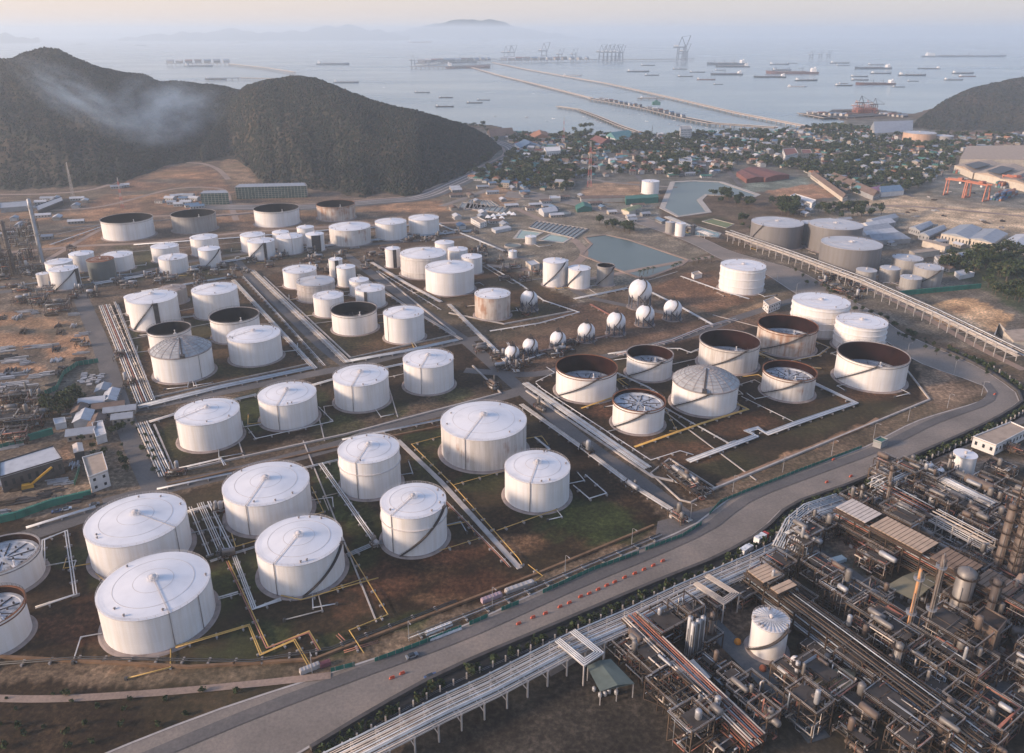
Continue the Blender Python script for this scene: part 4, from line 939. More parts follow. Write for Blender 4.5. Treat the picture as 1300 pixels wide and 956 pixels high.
# ---------------------------------------------------------------- gas spheres
m_sph = paint('sphere_paint', (0.72, 0.70, 0.70), seams=3.0, stain=.25); m_sphb = paint('sphere_support_paint', (0.10, 0.11, 0.14), stain=.3)
def sphere(xl, xr, yt, yb, yg, label, k='C'):
    x0, _ = Z(k, xl, 0); x1, yT = Z(k, xr, yt); _, yG = Z(k, xr, yg); xc = (x0+x1)/2; r = 8.0
    g = P(xc, yG)
    for _ in range(15):
        C = g+Vector((g.x, g.y, 0)).normalized()*r*.95; hz = r+2; d = proj((C.x, C.y, hz))[2]; r = (x1-x0)/2*d/F
    # height of the centre so the top lands where the picture shows it
    lo, hi = r*.9, r*4
    for _ in range(30):
        hz = (lo+hi)/2
        if proj((C.x, C.y, hz))[1]-F*r/proj((C.x, C.y, hz))[2] > yT: lo = hz
        else: hi = hz
    t = thing('gas_sphere', (C.x, C.y, 0), label, 'gas sphere', 'pressure spheres beside the silos')
    mb = MB(); mb.sphere((0, 0, hz), r, 32, 18); mb.build('sphere_shell', m_sph, t)
    n = 10
    for i in range(n):
        a = 2*math.pi*i/n; mb = MB(); mb.lathe([(.5, .4), (.5, hz-.1)], r*.93*math.cos(a), r*.93*math.sin(a), 0, 8); mb.build('leg', m_sphb, t)
    mb = MB()
    for i in range(n):
        a, b = 2*math.pi*i/n, 2*math.pi*(i+1)/n; q = r*.93
        mb.bar((q*math.cos(a), q*math.sin(a), .8), (q*math.cos(b), q*math.sin(b), hz*.8), .14); mb.bar((q*math.cos(b), q*math.sin(b), .8), (q*math.cos(a), q*math.sin(a), hz*.8), .14)
    mb.build('bracing', m_darkst, t)
    mb = MB(); mb.lathe([(1.6, 0), (1.6, .2), (.1, .2)], 0, 0, hz+r, 14, smooth=False); railing(mb, 1.6, hz+r+.2, 10, 1.1, .12); mb.lathe([(.3, 0), (.3, 2.6), (.6, 2.7), (.1, 3.1)], .3, 0, hz+r, 8); mb.build('top_platform', m_darkst, t)
    mb = MB(); f_ = math.atan2(-C.y, -C.x)+1.2
    for i in range(14):          # stair sweeping down the sphere to a straight flight
        ph0, ph1 = .25+i*.11, .25+(i+1)*.11; a0, a1 = f_-.09*i, f_-.09*(i+1)
        mb.bar(((r+.4)*math.sin(ph0)*math.cos(a0), (r+.4)*math.sin(ph0)*math.sin(a0), hz+(r+.4)*math.cos(ph0)), ((r+.4)*math.sin(ph1)*math.cos(a1), (r+.4)*math.sin(ph1)*math.sin(a1), hz+(r+.4)*math.cos(ph1)), .9, .45)
    ph, a = .25+14*.11, f_-.09*14; s0 = Vector(((r+.4)*math.sin(ph)*math.cos(a), (r+.4)*math.sin(ph)*math.sin(a), hz+(r+.4)*math.cos(ph)))
    mb.bar(s0, (s0.x*1.0+r*1.1, s0.y-r*.5, .3), .9, .5); mb.build('stairway', m_darkst, t)
    mb = MB(); mb.lathe([(r*1.15, 0.02), (r*1.15, .3), (.01, .3)], n=24, smooth=False); mb.build('concrete_base', m_ring, t); return t
sphere(640, 727, 455, 540, 573, 'largest white gas sphere, behind the others near the pond')
sphere(668, 738, 552, 617, 637, 'white gas sphere directly in front of the largest one')
sphere(772, 840, 532, 595, 615, 'white gas sphere at the right end, beside the bare brown lot')
sphere(559, 630, 578, 642, 672, 'white gas sphere left of the one in front of the largest')
sphere(451, 517, 618, 678, 697, 'white gas sphere in the middle of the descending row')
sphere(348, 409, 650, 705, 722, 'small white gas sphere third from the left end of the row')
sphere(246, 304, 676, 730, 748, 'small white gas sphere second from the left end of the row')
sphere(180, 235, 703, 750, 768, 'smallest white gas sphere at the left end of the row')
sphere(238, 303, 497, 560, 580, 'lone white gas sphere beside the rust-streaked tank')
# ---------------------------------------------------------------- the rack beyond the ring road
rack([(190, 310), (440, 400), (700, 500), (960, 620), (1285, 785)], 9, 7.5, 8, [pw, pc, pd, ps], 'long elevated rack of pale pipes between the ring road and the grey tanks', 'D', bay=9, tiers=2, z2=2.4)
rack([(-40, 238), (80, 290), (130, 310)], 8, 5, 6, [pw, ps], 'short elevated pipe rack by the small pond', 'D', bay=9)
# ---------------------------------------------------------------- ring road furniture
m_green = plain('green_hoarding', (0.03, 0.15, 0.11), .7, var=.3); m_wallc = plain('dark_stained_concrete', (0.085, 0.075, 0.07), .9, var=.3)
m_pave = plain('light_roadside_slab', (0.34, 0.29, 0.25), .9, var=.3)
def fence_run(pts, h_, mat, label, k=None, post=3.0, name='hoarding_fence', cat='fence', pm=None, t_=.12):
    g = G(pts, k); o = th(name, (g[0][0], g[0][1], 0), label, cat); mb = MB()
    for a, b in zip(g, g[1:]): mb.bar((a[0], a[1], h_/2), (b[0], b[1], h_/2), t_, h_)
    part(mb, 'panel', mat, o); me = None
    for x, y, a in along(g, post)[:100]:
        if me is None: mb = MB(); mb.box(0, 0, 0, .18, .18, h_+.2); me = mb.data('post', pm or m_slp)
        s_ = bpy.data.objects.new('post', me); COL.objects.link(s_); s_.parent = o; s_.location = (x-g[0][0], y-g[0][1], 0)
    del o['_o']; return o
fence_run([(0, 808), (90, 785)], 1.8, m_green, 'green hoarding panel nearest the lower edge by the ring road', 'K')
fence_run([(165, 770), (300, 720), (490, 645)], 1.8, m_green, 'green hoarding behind the white roadside barriers', 'K')
fence_run([(520, 632), (590, 602)], 1.8, m_green, 'short green hoarding panel right of the white barriers', 'K')
fence_run([(640, 578), (705, 552)], 1.8, m_green, 'short green hoarding panel below the valve rack', 'K')
fence_run([(795, 512), (985, 425), (1155, 365)], 1.8, m_green, 'green hoarding right of the valve rack', 'K')
fence_run([(1180, 352), (1320, 300), (1390, 255)], 1.8, m_green, 'green hoarding running up to the central road junction', 'K')
fence_run([(120, 690), (160, 645), (270, 600), (450, 530), (690, 440)], 1.6, m_green, 'green hoarding along the ring road below the right tank block', 'I')
fence_run([(810, 520), (1135, 490)], 4.0, m_green, 'long green wall in front of the squat grey tanks', 'D', t_=1.2)
fence_run([(0, 505), (90, 480)], 3, m_green, 'green hoarding on the far left by the construction yard', 'E')
fence_run([(110, 470), (200, 445)], 3.5, m_green, 'green hoarding left of the small yellow-roofed hut', 'E', t_=1.5)
fence_run([(-60, 790), (60, 765), (200, 715), (345, 680)], 3.5, m_green, 'long green hoarding in front of the construction yard crane', 'E', t_=1.4)
fence_run([(280, 640), (300, 580)], 2.5, m_green, 'short green hoarding beside the unfinished white building', 'E')
fence_run([(170, 300), (215, 280), (240, 225), (290, 190), (370, 178)], 3, m_green, 'curving green hoarding around the dark storage yard', 'E')
fence_run([(500, 665), (640, 740)], 2.5, plain('pale_green_wall', (0.30, 0.36, 0.27), .8), 'pale green wall of the town yard', 'O')
fence_run([(880, 335/1), (1000, 395)], .9, m_slp, 'low white roadside fence by the grey tanks') if False else None
# sunken wall, posts and hedge on the outer side of the ring road
g = [b for a, b in zip(EA, EB)]
gw = offset(g, -1.8); gh = offset(g, -6.0); gp = offset(g, -7.6)
sel = [i for i, p in enumerate(g) if p[1] < 505 and p[1] > 175]
def sub(q): return [q[i] for i in sel]
wall(None, 1.4, 1.6, m_wallc, 'dark concrete wall following the outer edge of the ring road', g=sub(gw), name='roadside_wall', cat='wall')
strip('path', sub(offset(g, -5.4)), 7.0, plain('dark_drain', (0.03, 0.03, 0.03), .8), z=.16)
fo = th('post_fence', (*sub(gp)[0], 0), 'row of pale concrete posts behind the hedge of the ring road', 'fence'); mb = MB(); q = sub(gp)
for a, b in zip(q, q[1:]):
    for z in (.6, 1.2): mb.bar((a[0], a[1], z), (b[0], b[1], z), .05)
part(mb, 'rail', m_steel, fo); mb = MB(); mb.box(0, 0, 0, .5, .5, 2.6); me = mb.data('post', m_kerb)
for x, y, a in along(q, 5.0)[:100]:
    s_ = bpy.data.objects.new('post', me); COL.objects.link(s_); s_.parent = fo; s_.location = (x-q[0][0], y-q[0][1], 0)
del fo['_o']
# ---------------------------------------------------------------- vegetation prototypes
LEAF = [plain('leaf_dark', (0.030, 0.045, 0.020), .9, var=.4, scale=.5), plain('leaf_mid', (0.055, 0.072, 0.030), .9, var=.4, scale=.5), plain('leaf_dry', (0.095, 0.085, 0.045), .9, var=.4, scale=.5)]
m_bark = plain('bark', (0.10, 0.075, 0.055), .95)
def crown_mesh(seed, R_, H0, Hc, n, leaf, sq=1.0, name='crown'):
    """leaf clumps scattered in lobes round limb ends"""
    rng = random.Random(seed); mb = MB(); lobes = [(rng.uniform(-.55, .55)*R_, rng.uniform(-.55, .55)*R_, H0+Hc*rng.uniform(.3, .8), R_*rng.uniform(.35, .6)) for _ in range(7)]
    for _ in range(n):
        lx, ly, lz, lr = rng.choice(lobes); d = Vector((rng.gauss(0, 1), rng.gauss(0, 1), rng.gauss(0, 1))).normalized()*lr*rng.uniform(.6, 1.08)
        c = Vector((lx+d.x, ly+d.y, lz+d.z*sq)); s_ = leaf*rng.uniform(.6, 1.4); u = Vector((rng.gauss(0, 1), rng.gauss(0, 1), rng.gauss(0, .6))).normalized(); v = u.cross(Vector((rng.gauss(0, 1), rng.gauss(0, 1), rng.gauss(0, 1)))).normalized()
        mb.cur = rng.choice((0, 0, 1, 1, 1, 2)) if seed % 3 else rng.choice((0, 0, 0, 1)); b = len(mb.v)
        mb.v += [tuple(c+u*s_), tuple(c+v*s_*.8), tuple(c-u*s_*.9), tuple(c-v*s_*.7)]; mb.face((b, b+1, b+2, b+3))
    return mb.data(name, LEAF)
def trunk_mesh(H0, r=.3, R_=3):
    mb = MB(); mb.lathe([(r*1.3, 0), (r, .6), (r*.8, H0*.7), (r*.6, H0)], n=7)
    for i in range(4): a = i*1.6+.4; mb.tube([(0, 0, H0*.75), (math.cos(a)*R_*.35, math.sin(a)*R_*.35, H0+R_*.35)], r*.4, 5)
    return mb.data('trunk', m_bark)
TREES = []
for sd, R_, H0, Hc, n, lf in ((1, 4.2, 2.6, 6.0, 260, .75), (2, 5.0, 3.0, 6.5, 300, .8), (3, 3.4, 2.2, 5.0, 220, .65), (4, 3.0, 2.0, 7.5, 220, .65), (6, 5.6, 3.0, 5.5, 320, .85)):
    TREES.append((crown_mesh(sd, R_, H0, Hc, n, lf), trunk_mesh(H0+1, .28, R_)))
BUSH = [crown_mesh(11, 1.3, .3, 1.8, 90, .38, name='foliage'), crown_mesh(12, 1.1, .2, 1.5, 80, .34, name='foliage')]
def tree(x, y, label, group, sc_=1.0, k=None, z=0.0, rng=random):
    cr, tr = TREES[k if k is not None else rng.randrange(len(TREES))]
    o = thing('tree', (x, y, z), label, 'tree', group, rng.random()*6.28); o.scale = (sc_,)*3
    for nm, me in (('crown', cr), ('trunk', tr)):
        c = bpy.data.objects.new(nm, me); COL.objects.link(c); c.parent = o
    return o
rng = random.Random(5)
for i, (x, y, a) in enumerate(along(sub(gh), 3.3)[:170]):
    if rng.random() < .12: continue
    o = bpy.data.objects.new('hedge_bush', BUSH[i % 2]); COL.objects.link(o); o.location = (x+rng.uniform(-.3, .3), y+rng.uniform(-.3, .3), 0); o.rotation_euler = (0, 0, rng.random()*6); s_ = rng.uniform(1.0, 1.9); o.scale = (s_, s_, s_)
    tag(o, 'rounded green bush in the hedge row beside the ring road posts', 'bush', 'hedge bushes along the ring road')
# orange road barriers
m_orange = plain('orange_plastic', (0.62, 0.12, 0.06), .6, var=.15); m_redw = plain('white_plastic', (0.7, 0.68, 0.66), .6)
def barrier_me():
    mb = MB(); mb.prism([(-1.0, -.32), (1.0, -.32), (1.0, .32), (-1.0, .32)], .02, .25); mb.box(0, 0, .25, 1.9, .4, .35, taper=.8); mb.box(0, 0, .6, 1.5, .22, .35); return mb.data('barrier', m_orange)
bme = barrier_me()
for x, y in [(230, 832), (268, 815), (705, 628), (758, 605), (805, 590), (860, 565), (895, 550), (937, 527), (970, 515), (1003, 500), (1035, 485), (1065, 472), (1102, 455), (1140, 440), (1175, 425), (1210, 410), (1245, 393)]:
    o = bpy.data.objects.new('traffic_barrier', bme); COL.objects.link(o); p = P(*Z('K', x, y)); o.location = (p.x, p.y, .2); o.rotation_euler = (0, 0, .5); tag(o, 'orange plastic traffic barrier standing on the ring road', 'barrier', 'orange barriers along the ring road')
for x, y in ((585, 485), (1170, 600), (560, 570), (650, 548), (1190, 240)):
    o = bpy.data.objects.new('traffic_barrier', bme); COL.objects.link(o); p = P(*Z('I', x, y)); o.location = (p.x, p.y, .2); o.rotation_euler = (0, 0, .5); tag(o, 'red plastic barrier by the right part of the ring road', 'barrier', 'red barriers at the right of the ring road')
# street lamps
def lamp_parts():
    a = MB(); a.lathe([(.16, 0), (.09, 9)], n=8); b = MB(); b.tube([(0, 0, 8.9), (.6, 0, 9.4), (2.0, 0, 9.5)], .07, 6); c = MB(); c.box(2.3, 0, 9.4, .9, .35, .14); return a.data('pole', m_steel), b.data('arm', m_steel), c.data('lamp_head', m_beamw)
LP = lamp_parts()
def lamp(x, y, rot, label, group):
    o = thing('street_lamp', (x, y, 0), label, 'street lamp', group, rot)
    for nm, me in zip(('pole', 'arm', 'lamp_head'), LP): c = bpy.data.objects.new(nm, me); COL.objects.link(c); c.parent = o
for i, p in enumerate(along([EA[j] for j in range(len(EA)) if 190 < EA[j][1] < 700], 34)): lamp(p[0]-2, p[1]+2.5, p[2]-1.57, 'tall grey street lamp on the tank side of the ring road', 'street lamps along the ring road')
# white barrier blocks, valve racks and the roadside kit
m_rust2 = plain('rusty_red_steel', (0.33, 0.11, 0.06), .7)
def block(x0, y0, x1, y1, w_, h_, mat, name, label, cat, k, z=0.0, grooves=6):
    a, b = G([(x0, y0), (x1, y1)], k); L = math.dist(a, b); an = math.atan2(b[1]-a[1], b[0]-a[0]); o = th(name, ((a[0]+b[0])/2, (a[1]+b[1])/2, z), label, cat); o.rotation_euler = (0, 0, an)
    mb = MB(); mb.box(0, 0, 0.05, L, w_, h_, taper=.97)
    for i in range(grooves): mb.box(-L/2+L*(i+.5)/grooves, 0, h_+.05, .25, w_*.9, .15)
    mb.build('body', mat, o); mb = MB()
    for s_ in (-1, 1): mb = MB(); mb.box(s_*L*.35, 0, 0, .5, w_+.5, .14); mb.build('skid', m_darkst, o)
    del o['_o']; return o
block(355, 668, 455, 628, 1.6, 1.0, m_redw, 'pipe_crate', 'long white crate of pipes by the hoarding, rear of two', 'crate', 'K')
block(370, 688, 490, 645, 1.4, .9, m_redw, 'pipe_crate', 'long white crate of pipes by the hoarding, front of two', 'crate', 'K')
block(565, 548, 640, 520, 1.8, 1.6, plain('mauve_valve_box', (0.36, 0.26, 0.28), .7), 'valve_rack', 'pinkish valve rack left of its longer neighbour by the ring road', 'valve rack', 'K')
block(655, 512, 760, 475, 2.0, 1.6, m_beamw, 'valve_rack', 'long pale valve rack where yellow pipes end by the ring road', 'valve rack', 'K')
block(1125, 815, 1200, 785, 1.8, 1.6, m_beamw, 'valve_rack', 'pale valve rack under the zigzag yellow pipes at the bottom', 'valve rack', 'J')
block(1200, 790, 1240, 775, 1.8, 1.4, plain('dark_red_box', (0.2, 0.08, 0.09), .7), 'valve_rack', 'small dark red valve rack at the bottom by the zigzag yellow pipes', 'valve rack', 'J')
pipes([(290, 690), (560, 585), (820, 475), (940, 425), (1240, 300)], 3, [pd, ps], 'dark pipes along the inner side of the ring road', 'K', r=.25)
pipes([(-60, 850), (100, 838), (320, 842), (420, 826), (580, 765)], 2, [pd], 'dark pipes below the near tanks', r=.22)
pipes([(50, 740), (180, 700)], 2, [pr_], 'rust-red pipes at the lower edge left of the hoarding', 'K', r=.2)
# feed pipes and aprons at the tank feet
rng = random.Random(31)
fm_ = [pw, pc, ps, py_, pw]
for i, (x, y, r, H) in enumerate(TANKS[:90]):
    if i in (22, 23, 24, 25) or y > 1000: continue
    for k_ in range(2 if r > 11 else 1):
        a = rng.choice((.35, .35+1.5708, .35+3.1416, .35-1.5708))+rng.uniform(-.1, .1); d1 = rng.uniform(6, 12); d2 = rng.uniform(6, 14)*rng.choice((-1, 1)); u = Vector((math.cos(a), math.sin(a))); v = Vector((-u.y, u.x)); c_ = Vector((x, y)); p0 = c_+u*r*1.0+v*r*.2
        pts = [tuple(p0), tuple(p0+u*d1), tuple(p0+u*d1+v*d2)]
        g = pts; o = th('feed_pipe', (g[0][0], g[0][1], 0), 'short angled feed pipe at the foot of a storage tank', 'pipe', 'feed pipes at the tank feet'); mb = MB(); mb.tube([(q[0], q[1], .7) for q in g], .22, 6); part(mb, 'pipe', fm_[(i+k_) % 5], o)
        mb = MB(); e = g[1]; mb.box(e[0], e[1], 0, .7, .7, .5); part(mb, 'support', m_slp, o); mb = MB(); e = g[2]; mb.box(e[0], e[1], 0, .9, .9, 1.2); part(mb, 'valve', pd, o); del o['_o']
for pts, lb in (([(250, 492), (215, 385)], 'thin pale kerb dividing the left tank block lengthways'), ([(160, 432), (330, 398)], 'thin pale kerb across the left tank block, front'), ([(150, 410), (305, 380)], 'thin pale kerb across the left tank block, rear'),
    ([(372, 380), (500, 362)], 'thin pale kerb across the middle tank block, rear'), ([(392, 412), (540, 392)], 'thin pale kerb across the middle tank block, front'), ([(310, 582), (290, 520)], 'thin kerb between the first and second of the four tanks'), ([(412, 560), (398, 500)], 'thin kerb between the second and third of the four tanks'), ([(505, 530), (490, 480)], 'thin kerb between the third and fourth of the four tanks'),
    ([(690, 330), (760, 375), (860, 345)], 'pale kerb around the pond side lot'), ([(905, 400), (1000, 425), (960, 440)], 'pale kerb behind the right tank block'), ([(600, 330), (650, 360), (740, 345)], 'pale kerb around the silo plot'), ([(60, 300), (180, 275)], 'pale kerb left of the back row tanks'), ([(140, 322), (260, 312), (420, 298), (540, 288)], 'pale kerb in front of the small tanks'),
    ([(385, 560), (450, 720), (478, 790)], 'thin path kerb left of the stair tank') , ([(820, 470), (1000, 430)], 'thin kerb inside the right tank block, rear'), ([(960, 610), (840, 520), (790, 490)], 'thin kerb inside the right tank block, front')):
    wall(pts, .6, .35, m_kerb, lb, None, name='kerb_wall')
strip('kerb', [(x, y) for x, y in offset(EA, .4)], .8, m_kerb, z=.16, sm=False); strip('kerb', [(x, y) for x, y in offset(EB, -.4)], .8, m_kerb, z=.16, sm=False)
# ---------------------------------------------------------------- near process yard
def GH(pts, z, k=None): return [tuple(P(*(Z(k, *p) if k else p), z).xy) for p in pts]
m_cool = plain('sunlit_tan_cooler_panel', (0.50, 0.34, 0.22), .6, var=.2); m_coolp = plain('pale_cooler_panel', (0.56, 0.46, 0.38), .6, var=.2); m_coold = plain('brown_cooler_panel', (0.24, 0.16, 0.11), .7, var=.3)
m_proc = plain('weathered_process_steel', (0.066, 0.046, 0.034), .7, var=.4, scale=.6); m_ves = plain('insulated_vessel', (0.18, 0.16, 0.145), .5, metal=.2, var=.25); m_vesb = plain('brown_vessel', (0.12, 0.085, 0.065), .6, var=.3)
m_olive = plain('olive_shed_roof', (0.20, 0.175, 0.115), .8, var=.15); m_greenr = plain('grey_green_shed_roof', (0.12, 0.14, 0.12), .8, var=.2); m_grate = plain('steel_grating', (0.07, 0.058, 0.05), .8, var=.3)
def big_rack(g, w_, tiers, z2, n, mats, label, bay=7.0, bm=None, h0=4.5, coolers=(), ng=True):
    """multi-deck rack; g is the axis in metres; coolers = (start m, end m, material)"""
    o = rack(g, w_, h0, n, mats, label, 'w', bay, bm or m_proc, tiers, z2); o['_o'] = (g[0][0], g[0][1], 0)
    top = h0+(tiers-1)*z2; a, b = Vector(g[0]), Vector(g[-1]); d = (b-a).normalized(); pn = Vector((-d.y, d.x)); an = math.atan2(d.y, d.x)
    for s0, s1, mt in coolers:
        c = a+d*(s0+s1)/2; L = s1-s0; q = bpy.data.objects.new('air_cooler', None); COL.objects.link(q); q.parent = o; q.location = (c.x-g[0][0], c.y-g[0][1], top+1.2); q.rotation_euler = (0, 0, an)
        mb = MB(); mb.box(0, 0, 0, L-.3, w_+1.2, .8); mb.build('cooler_box', bm or m_proc, q)
        k_ = max(2, int(L/1.6))
        mb = MB()
        for i in range(k_): mb.box(-L/2+L*(i+.5)/k_, 0, .82, L/k_*.86, w_+.6, .22)
        mb.build('tube_bundle', mt, q)
        for sx in (-1, 1):
            for sy in (-1, 1): mb = MB(); mb.bar((sx*(L/2-.5), sy*w_/2, -1.2), (sx*(L/2-.5), sy*w_/2, 0), .3); mb.build('support_leg', bm or m_proc, q)
        for sy in (-1, 1):
            yy = sy*(w_/2+1.5); mb = MB()
            mb.box(0, yy, -.05, L, 1.0, .1)
            for z in (.6, 1.1): mb.bar((-L/2, yy+sy*.5, z), (L/2, yy+sy*.5, z), .07)
            mb.build('walkway', m_beam, q)
    del o['_o']; return o
def axis(p0, p1, z, ext0=0, ext1=0):
    a, b = (Vector(v) for v in GH([p0, p1], z)); d = (b-a).normalized(); return [tuple(a-d*ext0), tuple(b+d*ext1)]
A1 = axis((1068, 640), (1262, 742), 13); L1 = math.dist(*A1)
big_rack(A1, 11, 3, 3.8, 9, [pd, pd, ps, m_beam, pr_], 'triple-deck rack carrying tan coolers in the middle of the process yard', coolers=((1, 15, m_coolp), (17, 39, m_cool), (42, 56, m_coold), (58, 70, m_coold), (72, 84, m_vesb)))
A2 = axis((955, 722), (1150, 866), 10, 0, 25)
big_rack(A2, 9, 3, 3.0, 9, [m_beam, ps, pd, pd], 'long multi-deck rack with one tan cooler running to the lower right', h0=4, coolers=((2, 10, m_cool), (13, 17, m_cool)))
A3 = axis((808, 790), (862, 842), 8, 4, 34)
big_rack(A3, 7, 2, 3.2, 8, [pr_, pc, plain('orange_pipe', (0.48, 0.17, 0.08), .5), ps], 'rack with orange pipes at the bottom of the yard', h0=4.8)
big_rack(axis((1112, 612), (1160, 590), 7), 8, 2, 3, 7, [ps, pw], 'short grey rack at the upper corner of the process yard', h0=4, bm=m_beamw)
big_rack(axis((1163, 590), (1262, 640), 7), 6, 2, 3, 6, [ps, pd, pw], 'slim grey rack along the back of the process yard', h0=4, bm=m_beamw)
big_rack(axis((1120, 618), (1180, 650), 8, 0, 0), 7, 3, 2.8, 7, [ps, pc, pr_], 'brown multi-deck frame behind the tan coolers', h0=3.5)
big_rack(axis((1186, 650), (1262, 690), 10), 6, 2, 3.5, 5, [pc, pw], 'pale open frame left of the tall column', h0=7, bm=m_beamw)
rack(GH([(330, 1015), (560, 900), (623, 871), (725, 818), (802, 785), (870, 752), (962, 712), (998, 694)], 7), 9.5, 7, 12, [pw, ps, pw, pc], 'elevated rack of pale pipes along the outer yard road', 'w', 8, m_beamw)
rack(GH([(996, 697), (1012, 664), (1032, 647), (1072, 634)], 7.5), 10, 7.5, 11, [pw, ps, pw], 'bent section of white pipe rack at the yard corner', 'w', 7, m_beamw)
# expansion-loop frames over the rack
def loop_frame(px, py, w_, d_, rot, label, mat):
    p = P(px, py, 9); o = th('pipe_loop', (p.x, p.y, 0), label, 'pipe loop'); o.rotation_euler = (0, 0, rot); mb = MB()
    for i in range(4):
        q = i*.7; a, b = w_/2-q, d_/2-q; mb = MB(); mb.tube([(-a, -d_/2-2, 8.6+0*i), (-a, b, 8.6), (a, b, 8.6), (a, -d_/2-2, 8.6)], .22, 6); mb.build('pipe', mat, o)
    mb = MB()
    for sx in (-1, 1):
        for sy in (-1, 1): mb.bar((sx*w_/2, sy*d_/2, 0), (sx*w_/2, sy*d_/2, 8.4), .4)
        mb.bar((sx*w_/2, -d_/2, 8.2), (sx*w_/2, d_/2, 8.2), .35)
    for sy in (-1, 1): mb.bar((-w_/2, sy*d_/2, 8.2), (w_/2, sy*d_/2, 8.2), .35)
    mb.build('frame', m_beamw, o); del o['_o']
ya = math.atan2(A1[1][1]-A1[0][1], A1[1][0]-A1[0][0])
loop_frame(738, 822, 9, 12, ya+R(-85), 'pale rectangular pipe loop over the outer rack, bottom centre', pw)
loop_frame(912, 748, 9, 12, ya+R(-85), 'cream rectangular pipe loop beside the tan cooler', pc)
loop_frame(1022, 672, 7, 12, ya+R(0), 'pale pipe loop at the bend of the outer rack', pw)
def module(px, py, w_, d_, h_, label, seed, rot=None, mats=None, kind='mod', name='process_module'):
    """steel structure with decks, vessels, exchangers and tangled pipework"""
    p = P(px, py); o = thing(name, (p.x, p.y, 0), label, 'process equipment'); o.rotation_euler = (0, 0, ya if rot is None else rot); rng = random.Random(seed); mats = mats or [ps, pd, pd, m_beam, m_beam, pc, pr_]
    lv = max(1, int(h_/4)); fm = rng.choice((m_proc, m_proc, m_beam)); mb = MB()
    nx, ny = max(1, int(w_/5)), max(1, int(d_/5))
    for i in range(nx+1):
        for j in range(ny+1):
            x, y = -w_/2+w_*i/nx, -d_/2+d_*j/ny; mb.box(x, y, 0, .32, .32, h_+(1.0 if (i+j) % 2 else 0))
    for l in range(lv):
        z = h_*(l+1)/lv
        for i in range(nx+1): x = -w_/2+w_*i/nx; mb.bar((x, -d_/2, z), (x, d_/2, z), .28)
        for j in range(ny+1): y = -d_/2+d_*j/ny; mb.bar((-w_/2, y, z), (w_/2, y, z), .28)
    if h_ > 5:
        for s_ in (-1, 1): mb.bar((-w_/2, s_*d_/2, 0), (w_/2, s_*d_/2, h_), .18)
    mb.build('frame', fm, o)
    for l in range(lv):
        z = h_*(l+1)/lv
        if rng.random() < .75:
            mb = MB(); x = rng.uniform(-.2, .2)*w_; mb.box(x, rng.uniform(-.15, .15)*d_, z+.15, w_*rng.uniform(.4, .8), d_*rng.uniform(.4, .8), .1); mb.build('deck', m_grate, o)
    for i in range(rng.randint(2, 4)):
        z = rng.choice([0]+[h_*(l+1)/lv for l in range(lv)]); r = rng.uniform(.5, 1.3); x, y = rng.uniform(-.35, .35)*w_, rng.uniform(-.35, .35)*d_; mb = MB()
        if rng.random() < .5: L = rng.uniform(2.5, 5); mb.lathe([(.02, 0), (r*.7, .15), (r, .6), (r, L), (r*.7, L+.5), (.02, L+.6)], x, y, z+.4, 14)
        else:
            L = rng.uniform(3, min(7, w_)); b = len(mb.v); mb.lathe([(.02, 0), (r*.7, .15), (r, .5), (r, L), (r*.7, L+.4), (.02, L+.5)], 0, 0, 0, 14); mb.v = [(x+v[2]-L/2, y+v[1], z+r+.5+v[0]) for v in mb.v]
        mb.build('vessel', rng.choice((m_ves, m_vesb, m_ves, m_steel)), o)
    for i in range(int(14+w_*d_/7)):
        q = [Vector((rng.uniform(-.55, .55)*w_, rng.uniform(-.55, .55)*d_, rng.uniform(.4, h_+.8)))]
        for s_ in range(rng.randint(2, 6)):
            v = q[-1].copy(); ax = rng.randrange(3)
            v[ax] = (rng.uniform(-.55, .55)*w_, rng.uniform(-.55, .55)*d_, rng.uniform(.4, h_+1.2))[ax]
            if (v-q[-1]).length > .8: q.append(v)
        if len(q) > 1: mb = MB(); mb.tube(q, rng.choice((.1, .14, .2, .28)), 5); mb.build('pipe', rng.choice(mats), o)
    mb = MB()
    for i in range(nx*3):
        x = rng.uniform(-.5, .5)*w_; y = rng.uniform(-.5, .5)*d_; mb.cur = 0
        if i == 0: mb.box(x, y, 0, 1.6, 1.0, 1.3)
    mb.build('control_box', m_beamw, o)
    if h_ > 4:
        mb = MB()
        for z in (h_+.6, h_+1.1):
            for s_ in (-1, 1): mb.bar((-w_/2, s_*d_/2, z), (w_/2, s_*d_/2, z), .07); mb.bar((s_*w_/2, -d_/2, z), (s_*w_/2, d_/2, z), .07)
        mb.build('handrail', m_beamw, o)
    return o
